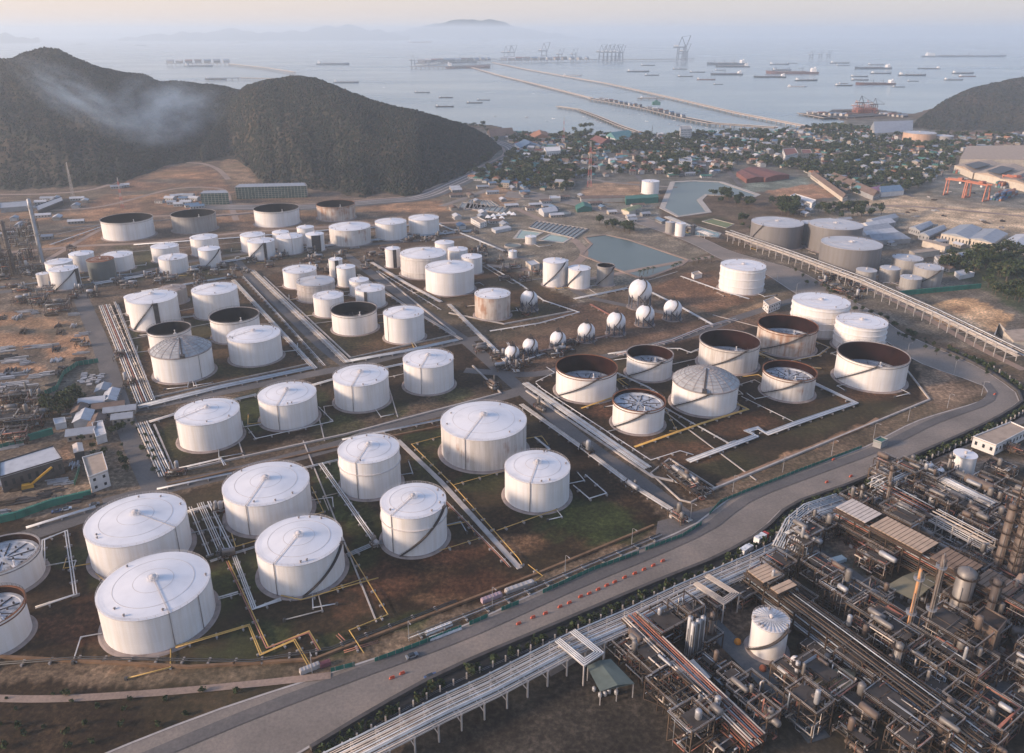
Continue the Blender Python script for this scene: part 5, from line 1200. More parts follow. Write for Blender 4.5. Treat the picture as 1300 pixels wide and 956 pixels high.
MODS = [  # px, py, w, d, h, label
 (1092, 690, 16, 12, 7, 'dark tangled pipework below the bent white rack'), (1118, 712, 14, 10, 9, 'pale tangled exchanger frame left of the olive shelter'), (1140, 690, 12, 10, 14, 'tall brown frame in front of the tan coolers'),
 (1060, 672, 10, 8, 5, 'low dark frame tucked under the tan coolers'), (1165, 700, 12, 10, 8, 'dark frame under the brown coolers'), (1190, 640, 20, 8, 6, 'dark pump row behind the tan coolers, left part'), (1220, 655, 16, 8, 6, 'dark pump row behind the tan coolers, right part'),
 (1130, 600, 14, 8, 6, 'grey pipework at the back corner of the yard'), (1150, 612, 12, 10, 9, 'mixed grey pipework inside the back corner of the yard'), (1175, 618, 12, 8, 8, 'brown frame in front of the two small white drums'), (1215, 625, 16, 9, 5, 'low exchangers beside the big horizontal drum'),
 (1235, 690, 12, 10, 12, 'brown frame at the foot of the tall column'), (1265, 760, 14, 12, 8, 'dark pipework right of the grey silo'), (1240, 722, 12, 9, 7, 'dark pipework behind the grey silo'),
 (985, 735, 10, 9, 9, 'dark frame between the tan cooler and the yard road'), (1010, 722, 8, 6, 14, 'slim dark structure by the yard road'), (1042, 740, 14, 10, 8, 'dark frame beside the orange tarpaulin'), (1068, 770, 14, 12, 9, 'dark frame between the two yard roads, upper'), (1108, 800, 16, 12, 9, 'dark frame between the two yard roads, lower'),
 (1130, 830, 14, 10, 10, 'brown frame near the slender stacks'), (1010, 770, 12, 8, 6, 'pipes right of the white fluted tank'), (1040, 800, 14, 8, 5, 'pipes below the long rack with the tan cooler'), (935, 762, 12, 8, 6, 'dark pipework under the cream pipe loop'), (905, 772, 10, 8, 5, 'rusty pipework left of the white fluted tank'),
 (838, 810, 12, 12, 9, 'pale scaffold frame beside the orange pipe rack'), (868, 800, 10, 8, 12, 'dark frame with vessels beside the four dark cylinders'), (800, 835, 12, 10, 6, 'brown frame right of the grey-green shed'), (825, 858, 12, 10, 8, 'dark frame at the bottom edge beside the green shed'),
 (900, 850, 10, 8, 4, 'pumps beside the cream cooler at the bottom edge'), (1165, 850, 16, 12, 10, 'brown tangled frame at the bottom edge, left of two'), (1205, 835, 18, 14, 14, 'dark tangled frame right of the yard roads at the bottom'), (1215, 860, 16, 14, 10, 'brown tangled frame at the bottom edge, right of two'),
 (1290, 800, 14, 14, 14, 'dark frame at the right edge below the curved ducts'), (1250, 850, 12, 10, 5, 'low pipework beside the walkway bridge'), (1300, 720, 16, 14, 12, 'dark frame behind the curved ducts at the right edge'), (1285, 640, 14, 12, 8, 'grey frame behind the tall column'),
 (1270, 600, 12, 10, 4, 'bluish equipment below the white flat building'), (1250, 620, 10, 8, 5, 'blue-grey equipment right of the big horizontal drum'), (1285, 575, 14, 6, 4, 'air units beside the white flat building'), (1090, 860, 14, 10, 8, 'dark frame below the long rack at the bottom edge'),
 (1040, 880, 16, 12, 8, 'dark frame below the bottom centre rack'), (960, 900, 16, 12, 6, 'low pipework below the white fluted tank'), (860, 900, 18, 12, 8, 'frame at the bottom edge under the cream cooler'), (1140, 920, 18, 14, 9, 'brown frame in the bottom right corner, left'), (1240, 920, 18, 14, 9, 'brown frame in the bottom right corner, right'),
 (1330, 680, 16, 12, 12, 'dark frame just inside the right edge'), (1325, 860, 16, 14, 12, 'dark frame in the right bottom corner')]
for i, (x, y, w_, d_, h_, lb) in enumerate(MODS): module(x, y, w_, d_, h_, lb, 40+i)
module(*Z('H', 600, 680), 24, 7, 3.2, 'dark manifold of valves and pumps, left half of the pump pit by the junction', 201, rot=math.atan2(*(lambda a, b: (b[1]-a[1], b[0]-a[0]))(*G([(480, 610), (640, 740)], 'H'))), name='pump_manifold')
module(*Z('H', 650, 715), 18, 9, 3.0, 'dark manifold of valves and pumps, right half of the pump pit by the junction', 202, rot=math.atan2(*(lambda a, b: (b[1]-a[1], b[0]-a[0]))(*G([(480, 610), (640, 740)], 'H'))), name='pump_manifold')
wall([(560, 600), (735, 712), (640, 765), (600, 755), (490, 655), (560, 600)], .5, .8, m_kerb, 'pale kerb around the pump pit by the junction', 'H')
# columns, stacks, drums
def column(px, py, top, r, label, mat, plats=6, lattice=0, name='process_column', cone=False):
    p = P(px, py); D_ = p.xy.length; lo, hi = 3, 90
    for _ in range(30):
        h_ = (lo+hi)/2
        if proj((p.x, p.y, h_))[1] > top: lo = h_
        else: hi = h_
    o = thing(name, (p.x, p.y, 0), label, 'chimney' if name == 'chimney' else 'column'); mb = MB()
    mb.lathe([(r*1.25, 0), (r*1.2, 1.5), (r, 2), (r*(.7 if cone else 1), h_-r*.4), (r*.5, h_-.05), (.05, h_)] if not cone else [(r*1.3, 0), (r, h_*.4), (r*.75, h_), (r*.6, h_), (r*.6, h_-2)], n=20); mb.build('shell', mat, o)
    for i in range(plats):
        z = h_*(i+1)/(plats+.3); mb = MB(); mb.lathe([(r, z), (r+1.1, z), (r+1.1, z+.12), (r, z+.12)], n=14, smooth=False); railing(mb, r+1.1, z, 14, 1.1, .07); mb.build('platform', m_proc if name != 'chimney' else m_steel, o)
    mb = MB(); mb.bar((r+.7, 0, .5), (r+.7, 0, h_*.95), .5, .12); mb.tube([(0, -r-.4, 1), (0, -r-.4, h_*.9), (0, 0, h_+.6)], .22, 6); mb.tube([(-r*.7, -r*.8, 1), (-r*.7, -r*.8, h_*.7)], .15, 6); mb.build('ladder_and_pipe', m_ves, o)
    if lattice:
        mb = MB(); q = lattice
        for sx in (-1, 1):
            for sy in (-1, 1): mb.bar((sx*q, sy*q, 0), (sx*q*.9, sy*q*.9, h_*.97), .35)
        n = int(h_/4)
        for i in range(n):
            z = h_*(i+1)/n*.97
            for a, b in (((-q, -q), (q, -q)), ((q, -q), (q, q)), ((q, q), (-q, q)), ((-q, q), (-q, -q))): mb.bar((*a, z), (*b, z), .22); mb.bar((*a, z-h_/n), (*b, z), .12)
        mb.build('support_tower', m_proc, o)
    return o
column(1282, 745, 588, 2.6, 'tall brown column with ring platforms in a steel tower at the right edge', m_vesb, 9, 3.6)
column(1262, 735, 640, 1.6, 'shorter brown column left of the tall one', m_vesb, 6)
column(1214, 783, 722, 3.2, 'wide pale cylindrical silo right of the olive shelter', m_ves, 2)
column(1147, 820, 722, .55, 'slender orange-banded stack beside the olive shelter', plain('orange_stack', (0.42, 0.20, 0.08), .6), 2, name='chimney')
column(1170, 824, 704, .6, 'slender grey stack right of the orange-banded one', m_vesb, 2, name='chimney')
for i, (x, y) in enumerate(((876, 838), (882, 834), (888, 830), (872, 830))): column(x, y, y-48, .9, 'dark slim cylinder in the cluster of four beside the bottom frames', m_steel, 0)['group'] = 'cluster of four dark cylinders'
column(1250, 800, 735, 1.4, 'slim brown column left of the curved ducts', m_vesb, 3)
def drum(px, py, L, r, rot, label, mat, z=1.2, name='horizontal_drum'):
    p = P(px, py); o = thing(name, (p.x, p.y, 0), label, 'drum', rot=rot); mb = MB(); mb.lathe([(.02, -.6), (r*.6, -.45), (r*.9, -.1), (r, .4), (r, L-.4), (r*.9, L+.1), (r*.6, L+.45), (.02, L+.6)], n=20); mb.v = [(v[2]-L/2, v[1], z+r+v[0]) for v in mb.v]; mb.build('shell', mat, o)
    for s_ in (-.3, .3): mb = MB(); mb.box(L*s_, 0, 0, .8, r*1.7, z+r*.6); mb.build('saddle', m_slp, o)
    mb = MB(); mb.lathe([(.3, 0), (.3, .8), (.5, .85), (.5, 1.0), (.01, 1.0)], L*.2, 0, z+2*r-.1, 10); mb.tube([(-L*.25, 0, z+2*r-.1), (-L*.25, 0, z+2*r+1.2), (-L*.25, r+1.5, z+2*r+1.2), (-L*.25, r+1.5, .3)], .2, 6); mb.build('nozzle', m_steel, o); return o
drum(1240, 628, 12, 2.2, ya, 'big brown horizontal drum at the back of the process yard', m_vesb, 4)
drum(1215, 612, 9, 1.6, ya, 'grey horizontal drum left of the big brown one', m_ves, 3)
drum(1188, 615, 5, 1.2, ya+1.5, 'small horizontal drum with a white head, right of two', m_roofw, 6)
drum(1176, 608, 4, 1.1, ya+1.5, 'small horizontal drum with a white head, left of two', m_roofw, 6)
# curved ducts
for i, (x, y, lb) in enumerate(((1286, 770, 'tan curved duct at the right edge, left of two'), (1296, 764, 'tan curved duct at the right edge, right of two'))):
    p = P(x, y); o = thing('curved_duct', (p.x, p.y, 0), lb, 'duct'); mb = MB(); mb.tube([(-4, -3, 9), (-2, -1.5, 12.5), (0, 0, 13.5), (1.2, .6, 12), (1.2, .6, 0)], 1.3, 14); mb.build('duct', plain('tan_duct', (0.42, 0.28, 0.19), .6), o); mb = MB(); mb.lathe([(1.6, 5), (1.6, 5.3), (1.3, 5.3)], 1.2, .6, 0, 14); mb.build('flange', m_proc, o)
drum(1296, 815, 8, 1.8, ya+.9, 'pale drum at the right edge', m_ves, 3)
drum(1299, 835, 6, 1.8, ya+.9, 'orange-brown drum at the right edge below the pale one', plain('orange_brown_paint', (0.32, 0.16, 0.09), .6), 2)
def building(fp, z, wallm, roofm, label, name='building', cat='building', k=None, gable=False, floors=1, win=True, group=None, eave=.4, ridge=None, parapet=True):
    """fp: 4 roof corners in the picture; z: eave height"""
    g = GH(fp, z, k); cx, cy = sum(p[0] for p in g)/4, sum(p[1] for p in g)/4; o = thing(name, (cx, cy, 0), label, cat, group)
    q = [Vector((p[0]-cx, p[1]-cy)) for p in g]
    if (q[1]-q[0]).cross(q[2]-q[1]) < 0: q = q[::-1]
    mb = MB(); mb.prism([tuple(p) for p in q], 0, z-.02); mb.build('wall', wallm, o)
    mb = MB()
    if gable:
        if (q[1]-q[0]).length < (q[2]-q[1]).length: q = q[1:]+q[:1]
        e = [p*(1+eave/max(3, p.length)) for p in q]; m0, m1 = (e[1]+e[2])/2, (e[3]+e[0])/2; rz = z+(ridge or (q[2]-q[1]).length*.18)
        A_ = [(p.x, p.y, z) for p in e]; M0, M1 = (m0.x, m0.y, rz), (m1.x, m1.y, rz)
        mb.quad(A_[0], A_[1], M0, M1); mb.quad(A_[2], A_[3], M1, M0); mb.v += [A_[1], A_[2], M0, A_[3], A_[0], M1]; n = len(mb.v); mb.face((n-6, n-5, n-4)); mb.face((n-3, n-2, n-1))
        mb.quad(*[(p[0], p[1], z-.01) for p in A_[::-1]])
    else:
        mb.prism([tuple(p*(1+.2/max(3, p.length))) for p in q], z, z+.25)
    r_ = mb.build('roof', roofm, o)
    if not gable and parapet:
        mb = MB()
        for a, b in zip(q, q[1:]+q[:1]): mb.bar((a.x, a.y, z+.55), (b.x, b.y, z+.55), .3, .6)
        mb.build('parapet', wallm, r_)
    if win:
        for a, b in zip(q, q[1:]+q[:1]):
            L = (b-a).length; d = (b-a)/max(L, .1); nn = Vector((d.y, -d.x)); m_ = int(L//3.2)
            if nn.dot(Vector((-cx, -cy))) < 0: continue
            for f in range(floors):
                for i in range(min(m_, 14)):
                    c = a+d*(L*(i+.5)/m_)+nn*.03; fh = z/floors; mb = MB(); mb.bar((c.x-d.x*.6, c.y-d.y*.6, f*fh+fh*.55), (c.x+d.x*.6, c.y+d.y*.6, f*fh+fh*.55), .1, fh*.36); mb.build('window', m_glass, o)
    return o
m_glass = plain('dark_window_glass', (0.03, 0.035, 0.04), .2, var=.1); m_bw = plain('white_render', (0.60, 0.57, 0.54), .85, var=.15); m_bc = plain('cream_render', (0.50, 0.43, 0.35), .85, var=.15); m_bg = plain('grey_render', (0.30, 0.29, 0.28), .9, var=.2)
m_rgrey = plain('grey_sheet_roof', (0.27, 0.28, 0.30), .6, var=.2); m_rlt = plain('pale_sheet_roof', (0.45, 0.44, 0.44), .6, var=.2); m_rred = plain('red_roof', (0.19, 0.085, 0.07), .8, var=.25); m_rblue = plain('blue_roof', (0.12, 0.18, 0.25), .6, var=.2); m_rgrn = plain('green_roof', (0.06, 0.16, 0.13), .7, var=.2); m_rbrn = plain('brown_roof', (0.17, 0.12, 0.095), .85, var=.3); m_rtan = plain('tan_roof', (0.38, 0.29, 0.22), .8, var=.2); m_dkr = plain('dark_roof_panel', (0.10, 0.105, 0.11), .7, var=.2); m_ror = plain('orange_tile_roof', (0.36, 0.17, 0.10), .85, var=.25)
m_teal = plain('teal_roof', (0.10, 0.22, 0.22), .7, var=.2)
building([(1110, 400), (1250, 345), (1310, 372), (1195, 432)], 5.5, m_bw, m_rtan, 'white flat-roofed building at the right edge beyond the process yard', 'plant_building', k='I', floors=1)
def shelter(fp, z, mat, label, k='L'):
    g = GH(fp, z, k); cx, cy = sum(p[0] for p in g)/4, sum(p[1] for p in g)/4; o = thing('open_shelter', (cx, cy, 0), label, 'shelter'); q = [Vector((p[0]-cx, p[1]-cy)) for p in g]
    mid0, mid1 = (q[0]+q[1])/2, (q[2]+q[3])/2; mb = MB()
    mb.quad((*q[0], z), (*mid0, z+.9), (*mid1, z+.9), (*q[3], z)); mb.quad((*mid0, z+.9), (*q[1], z), (*q[2], z), (*mid1, z+.9)); mb.quad((*q[3], z-.12), (*q[2], z-.12), (*q[1], z-.12), (*q[0], z-.12)); mb.build('roof', mat, o)
    for p in q+[mid0, mid1]: mb = MB(); mb.bar((p.x*.95, p.y*.95, 0), (p.x*.95, p.y*.95, z-.1), .3); mb.build('post', m_beamw, o)
    mb = MB(); rng = random.Random(4)
    for i in range(6): mb = MB(); x, y = rng.uniform(-5, 5), rng.uniform(-4, 4); mb.lathe([(.5, 0), (.7, .3), (.7, 1.4), (.2, 1.7), (.01, 1.7)], x, y, .02, 10); mb.build('pump', m_steel, o)
shelter([(780, 485), (905, 425), (990, 465), (890, 540)], 6, m_olive, 'open shelter with an olive roof in the process yard')
shelter([(500, 850), (600, 790), (680, 800), (640, 870)], 5, m_olive, 'open shelter with an olive roof at the bottom edge')
shelter([(960, 785), (1050, 758), (1140, 850), (1010, 880)], 6, m_greenr, 'open shed with a grey-green roof under the outer rack', 'K')
shelter([(0, 800), (60, 758), (125, 828), (60, 860)], 7, m_coolp, 'cream ribbed canopy at the bottom edge of the yard')
o = building([(1110, 600), (1150, 565), (1235, 615), (1200, 660)], 15, m_vesb, m_proc, 'brown corrugated furnace box with a platform at the lower right', 'furnace', 'furnace', k='L', win=False)
p = P(*Z('L', 440, 790)); o = thing('small_vessel', (p.x, p.y, 0), 'small round white vessel right of the white fluted tank', 'vessel'); mb = MB(); mb.lathe([(1.6, .3), (1.8, 1), (1.8, 3.2), (1.4, 4), (.02, 4.4)], n=20); mb.build('shell', m_roofw, o); mb = MB(); mb.lathe([(1.9, 0), (1.9, .3), (.01, .3)], n=20); mb.build('base', m_slp, o)
block(440, 815, 490, 830, 2.0, 2.2, m_beamw, 'equipment_box', 'small pale box beside the round white vessel', 'box', 'L')
block(345, 790, 420, 830, 2.2, 2.5, m_beam, 'roofed_stand', 'rusty roofed frame in front of the white fluted tank', 'frame', 'L')
block(575, 400, 625, 385, 3.0, 1.4, plain('pale_blue_sheet', (0.42, 0.50, 0.52), .5), 'covered_skid', 'pale blue covered skid on the open paving of the yard', 'skid', 'L')
m_tarp = plain('orange_tarpaulin', (0.55, 0.22, 0.04), .8)
for x, y, lb in ((225, 700, 'orange tarpaulin bundle left of the white fluted tank'), (640, 552, 'orange tarpaulin bundle by the yard road'), (995, 380, 'orange covered winch by the brown coolers'), (320, 800, 'red valve group in front of the white fluted tank')):
    p = P(*Z('L', x, y)); mb = MB(); mb.lathe([(1.0, 0), (1.3, .6), (1.1, 1.5), (.5, 2.0), (.02, 2.1)], n=9); o = mb.build('covered_valve', m_tarp if 'orange' in lb else m_rust2); o.location = (p.x, p.y, 0); tag(o, lb, 'valve')
# yellow-framed truck and red machine at the junction by the outer rack
def vehicle(px, py, rot, L, w_, h_, mat, label, cab=True, k=None, group=None, name='truck', cargo=None):
    p = P(*(Z(k, px, py) if k else (px, py))); o = thing(name, (p.x, p.y, .2), label, 'truck' if L > 5 else 'car', group, rot)
    if L > 5:
        mb = MB(); mb.box(L*.36, 0, .7, L*.24, w_, h_*.75, taper=.93); mb.build('cab', mat, o); mb = MB(); mb.box(-L*.13, 0, .9, L*.7, w_, h_*.8); mb.build('cargo_box', cargo or m_redw, o)
    else:
        mb = MB(); mb.box(0, 0, .35, L, w_, .55, taper=.96); mb.build('body', mat, o); mb = MB(); mb.box(-L*.05, 0, .9, L*.55, w_*.9, .55, taper=.75); mb.build('cabin', m_glass, o)
    for sx in (-.32, .32):
        for sy in (-1, 1):
            mb = MB(); mb.lathe([(.02, -.15), (.42, -.15), (.42, .15), (.02, .15)], n=12, smooth=False); mb.v = [(sx*L+v[0], sy*w_/2+v[2], .42+v[1]) for v in mb.v]; mb.build('wheel', m_darkst, o)
    return o
vehicle(966, 688, .7, 8, 2.6, 3.2, plain('red_vehicle_paint', (0.5, 0.05, 0.03), .4), 'red truck by the outer rack next to the hedge')
vehicle(947, 702, .7, 7, 2.4, 2.6, m_redw, 'white truck just left of the red truck')
cars = [plain('car_white', (.6, .6, .6), .3), plain('car_grey', (.2, .21, .22), .3), plain('car_blue', (.06, .1, .2), .3)]
for i, (x, y, k, lb) in enumerate(((355, 715, 'E', 'dark blue car parked behind the green hoarding, right of three'), (215, 740, 'E', 'dark car parked behind the green hoarding, left of three'), (250, 732, 'E', 'grey car parked behind the green hoarding, middle of three'), (305, 752, 'K', 'small dark car driving on the ring road near the lower edge'), (375, 830, 'K', 'pinkish car at the outer kerb of the ring road'))):
    vehicle(x, y, .5, 4.4, 1.8, 1.5, cars[(i+1) % 3], lb, k=k, name='parked_car' if i < 3 else 'car')
# ---------------------------------------------------------------- town, warehouses, trees
HM = {}
def house_meshes():
    out = []
    for i, (L, W_, H) in enumerate(((10, 7, 3.4), (13, 8, 3.6), (8, 7, 6.2), (16, 7, 3.2), (11, 10, 7.0))):
        mb = MB(); mb.box(0, 0, 0, L, W_, H-.02)
        for f in range(1 if H < 5 else 2):
            for j in range(int(L//3)):
                x = -L/2+L*(j+.5)/int(L//3)
                for s_ in (-1, 1): mb.cur = 1; mb.box(x, s_*W_/2, 1.0+f*3, 1.3, .12, 1.3); mb.cur = 0
        rz = W_*.24; roof = MB(); e = .7
        for s_ in (-1, 1): roof.quad((-L/2-e, s_*(W_/2+e), H-.15), (L/2+e, s_*(W_/2+e), H-.15), (L/2+e, 0, H+rz), (-L/2-e, 0, H+rz)) if s_ < 0 else roof.quad((-L/2-e, 0, H+rz), (L/2+e, 0, H+rz), (L/2+e, W_/2+e, H-.15), (-L/2-e, W_/2+e, H-.15))
        for s_ in (-1, 1): n = len(roof.v); roof.v += [(s_*(L/2+.02), -W_/2, H-.02), (s_*(L/2+.02), W_/2, H-.02), (s_*(L/2+.02), 0, H+rz)]; roof.face((n, n+1, n+2) if s_ > 0 else (n, n+2, n+1))
        out.append((mb, roof))
    return out
HB = house_meshes(); WALLS = [plain('town_white_wall', (0.42, 0.40, 0.38), .9), plain('town_cream_wall', (0.34, 0.29, 0.24), .9), plain('town_grey_wall', (0.22, 0.21, 0.20), .9)]; ROOFS = {'grey': m_rgrey, 'pale': m_rlt, 'red': m_rred, 'blue': m_rblue, 'green': m_rgrn, 'brown': m_rbrn, 'orange': m_ror, 'teal': m_teal}
def house(x, y, rot, ty, rc, wi, label, group, name='house'):
    key = (ty, rc, wi)
    if key not in HM: HM[key] = (HB[ty][0].data('wall', [WALLS[wi], m_glass]), HB[ty][1].data('roof', ROOFS[rc]))
    o = thing(name, (x, y, 0), label, name, group, rot)
    for nm, me in zip(('wall', 'roof'), HM[key]): c = bpy.data.objects.new(nm, me); COL.objects.link(c); c.parent = o
TOWN = [(640, 172), (700, 172), (780, 172), (870, 172), (985, 168), (1060, 160), (1150, 172), (1310, 172), (1310, 184), (1228, 190), (1198, 222), (1150, 244), (1050, 250), (1005, 222), (940, 214), (900, 226), (830, 224), (760, 232), (730, 246), (640, 238), (590, 226), (640, 205), (655, 190)]
AVOID = [ZP('C', [(760, 80), (1140, 80), (1140, 160), (950, 230), (760, 230)]), ZP('C', [(430, 80), (780, 60), (780, 200), (430, 200)]), ZP('O', [(210, 615), (440, 640), (640, 730), (520, 790), (330, 760), (210, 690)]), ZP('O', [(380, 545), (520, 560), (510, 615), (380, 610)]),
         ZP('O', [(700, 690), (870, 690), (870, 740), (700, 740)]), ZP('O', [(830, 480), (1040, 480), (1040, 550), (830, 550)]), ZP('O', [(720, 470), (890, 470), (890, 500), (720, 510)])]
def pin(pts, x, y):
    ins = False; n = len(pts)
    for i in range(n):
        x0, y0 = pts[i]; x1, y1 = pts[(i+1) % n]
        if (y0 > y) != (y1 > y) and x < (x1-x0)*(y-y0)/(y1-y0)+x0: ins = not ins
    return ins
rng = random.Random(21); TP = []
gt = G(TOWN); bx = (min(p[0] for p in gt), max(p[0] for p in gt), min(p[1] for p in gt), max(p[1] for p in gt))
def okpt(x, y, r, poly=TOWN):
    u, v, _ = proj((x, y, 0)); 
    if not pin(poly, u, v) or any(pin(a, u, v) for a in AVOID): return False
    return all(abs(x-q[0]) > r or abs(y-q[1]) > r for q in TP)
n = 0; cnt = 0
gname = {'grey': 'grey', 'pale': 'pale', 'red': 'dark red', 'blue': 'blue', 'green': 'green', 'brown': 'brown', 'orange': 'orange', 'teal': 'teal'}
EXTRA = []
while n < 9000 and len(TP) < 1000:
    n += 1; x, y = rng.uniform(bx[0], bx[1]), rng.uniform(bx[2], bx[3])
    if okpt(x, y, 11): TP.append((x, y))
hs = sorted(TP, key=lambda p: p[1])
rows_a = [rng.choice((.2, .2, -.35, .9)) for _ in range(40)]
for i, (x, y) in enumerate(hs):
    rot = rows_a[int(x/120) % 40]+rng.choice((0, 1.5708))+rng.uniform(-.06, .06); rc = rng.choice(('grey', 'grey', 'grey', 'brown', 'brown', 'brown', 'red', 'orange', 'blue', 'green', 'teal', 'grey', 'pale')); ty = rng.choice((0, 0, 1, 1, 2, 3, 4)); wi = rng.randrange(3)
    if i < 290: house(x, y, rot, ty, rc, wi, f'{"two-storey" if ty in (2, 4) else "low"} {("white", "cream", "grey")[wi]} house with a {gname[rc]} roof among the town trees', 'houses of the town by the bay')
    else: EXTRA.append((x, y, rot, ty, ROOFS[rc], WALLS[wi]))
# the smallest and farthest houses, past the count that stands one by one
mats_ = list(ROOFS.values())+WALLS; far = MB()
for x, y, rot, ty, rm, wm in EXTRA:
    for src, m_ in ((HB[ty][0], wm), (HB[ty][1], rm)):
        b = len(far.v); c, s_ = math.cos(rot), math.sin(rot); far.v += [(x+v[0]*c-v[1]*s_, y+v[0]*s_+v[1]*c, v[2]) for v in src.v]; far.cur = mats_.index(m_)
        for f in src.f: far.face(tuple(b+k for k in f))
tag(far.build('far_houses', mats_), label='distant houses crowding the shore of the town', kind='stuff')
# trees of the town
TR = []; n = 0; tp = []
while n < 16000 and len(tp) < 2300:
    n += 1; x, y = rng.uniform(bx[0], bx[1]), rng.uniform(bx[2], bx[3]); u, v, _ = proj((x, y, 0))
    if not pin(TOWN, u, v) or any(pin(a, u, v) for a in AVOID[:3]): continue
    if noise.noise(Vector((x/110, y/110, 3)))+.42 < rng.random()*.55: continue
    tp.append((x, y))
EXTRAT = []
for poly, m_, s0 in ((ZP('N', [(590, 640), (700, 600), (920, 660), (900, 700), (690, 690), (600, 680)]), 60, 1.1), (ZP('C', [(950, 140), (1040, 135), (1130, 190), (1060, 185), (960, 175)]), 26, 1.0), (ZP('O', [(590, 600), (680, 600), (660, 670), (600, 670)]), 10, 1.6), (ZP('D', [(490, 190), (770, 190), (760, 240), (600, 230)]), 40, 1.1),
    (ZP('D', [(350, 170), (450, 180), (440, 230), (380, 220)]), 22, 1.4), (ZP('D', [(760, 130), (960, 80), (960, 115), (800, 130)]), 16, 1.0), (ZP('D', [(1010, 380), (1300, 360), (1300, 470), (1150, 470), (1000, 430)]), 46, 1.35), (ZP('D', [(1140, 480), (1300, 500), (1300, 560), (1180, 520)]), 14, 1.1),
    (ZP('C', [(530, 250), (660, 270), (640, 300), (540, 280)]), 12, 1.1), (ZP('C', [(1050, 230), (1110, 230), (1110, 280), (1050, 260)]), 6, .9), (ZP('N', [(880, 480), (960, 470), (980, 510), (870, 530)]), 16, 1.2), (ZP('N', [(820, 560), (920, 570), (900, 620), (830, 600)]), 14, 1.1), (ZP('N', [(440, 465), (540, 470), (600, 530), (560, 560)]), 24, 1.0), (ZP('O', [(640, 690), (870, 660), (950, 700), (700, 700)]), 26, 1.0)):
    g_ = G(poly); b_ = (min(p[0] for p in g_), max(p[0] for p in g_), min(p[1] for p in g_), max(p[1] for p in g_)); k_ = 0; t_i = 0
    while k_ < m_ and t_i < 900:
        t_i += 1; x, y = rng.uniform(b_[0], b_[1]), rng.uniform(b_[2], b_[3])
        if pin(g_, x, y): EXTRAT.append((x, y, s0*rng.uniform(.75, 1.2))); k_ += 1
for poly in (ZP('E', [(160, 340), (300, 300), (335, 330), (300, 375), (190, 400)]),):
    g_ = G(poly); b_ = (min(p[0] for p in g_), max(p[0] for p in g_), min(p[1] for p in g_), max(p[1] for p in g_)); k_ = 0
    while k_ < 16:
        x, y = rng.uniform(b_[0], b_[1]), rng.uniform(b_[2], b_[3])
        if pin(g_, x, y): k_ += 1; tree(x, y, 'dark dense tree in the clump beside the left construction yard', 'trees beside the construction yard', rng.uniform(.7, 1.1), 0)
allt = [(x, y, s_) for x, y, s_ in EXTRAT]+[(x, y, rng.uniform(.7, 1.35)) for x, y in tp]
allt.sort(key=lambda p: p[1]/p[2])
for i, (x, y, s_) in enumerate(allt[:270]):
    px_ = proj((x, y, 0))[0]
    if y < 800: lb, gg = ('broad green tree in the belt around the grey-roofed warehouses', 'trees around the warehouses') if px_ > 1100 else ('leafy tree among the pond banks and yards', 'trees near the ponds')
    else: lb, gg = 'round green tree standing between the houses of the town', 'trees of the town'
    tree(x, y, lb, gg, s_, rng=rng)
ft = MB()
for x, y, s_ in allt[270:]:
    me = TREES[rng.randrange(5)][0]; b = len(ft.v); vs = [v.co for v in me.vertices]; c, q_ = math.cos(x), math.sin(x)
    step = 4
    for pi, p_ in enumerate(me.polygons):
        if pi % step: continue
        b = len(ft.v); ctr = p_.center
        for vi in p_.vertices: v = ctr+(vs[vi]-ctr)*1.95; ft.v.append((x+(v.x*c-v.y*q_)*s_, y+(v.x*q_+v.y*c)*s_, v.z*s_))
        ft.cur = p_.material_index; ft.face(tuple(range(b, len(ft.v))))
tag(ft.build('far_trees', LEAF), label='distant trees merging along the far side of the town', kind='stuff')
# palms by the big pond
for x, y in ((808, 425), (820, 418), (835, 412), (885, 400), (905, 398), (930, 395), (685, 445), (700, 440), (715, 435), (735, 432), (955, 392)):
    p = P(*Z('C', x, y)); o = thing('palm_tree', (p.x, p.y, 0), 'small palm tree on the near bank of the big pond', 'palm tree', 'palms on the pond bank'); mb = MB(); mb.tube([(0, 0, 0), (.2, 0, 2.5), (.3, 0, 5)], .2, 6); mb.build('trunk', m_bark, o); mb = MB()
    for i in range(12):
        a = i*.524+rng.uniform(-.1, .1); L = 2.6
        for s_ in (0, 1, 2): t0, t1 = s_/3, (s_+1)/3; h0, h1 = 5+.9*math.sin(t0*2.6)-t0*t0*1.5, 5+.9*math.sin(t1*2.6)-t1*t1*1.5; w0, w1 = .5*(1-t0*.5), .5*(1-t1*.8); mb.quad((.3+L*t0*math.cos(a)-w0*math.sin(a), L*t0*math.sin(a)+w0*math.cos(a), h0), (.3+L*t0*math.cos(a)+w0*math.sin(a), L*t0*math.sin(a)-w0*math.cos(a), h0), (.3+L*t1*math.cos(a)+w1*math.sin(a), L*t1*math.sin(a)-w1*math.cos(a), h1), (.3+L*t1*math.cos(a)-w1*math.sin(a), L*t1*math.sin(a)+w1*math.cos(a), h1))
    mb.build('fronds', LEAF[0], o)
B = building
B([(395, 560), (440, 556), (452, 575), (405, 585)], 12, m_bw, m_rred, 'white block with a red roof in the town, left of two', k='O', floors=3); B([(465, 562), (498, 562), (504, 575), (468, 578)], 9, m_bc, m_rred, 'smaller cream block with a red roof in the town, right of two', k='O', floors=2)
B([(10, 473), (50, 473), (55, 484), (12, 486)], 24, m_bw, m_bg, 'pale tower block near the fishing pier', k='O', floors=6); B([(5, 592), (50, 592), (55, 606), (8, 606)], 9, m_bw, m_rgrey, 'white block at the left edge of the old town', k='O', floors=3)
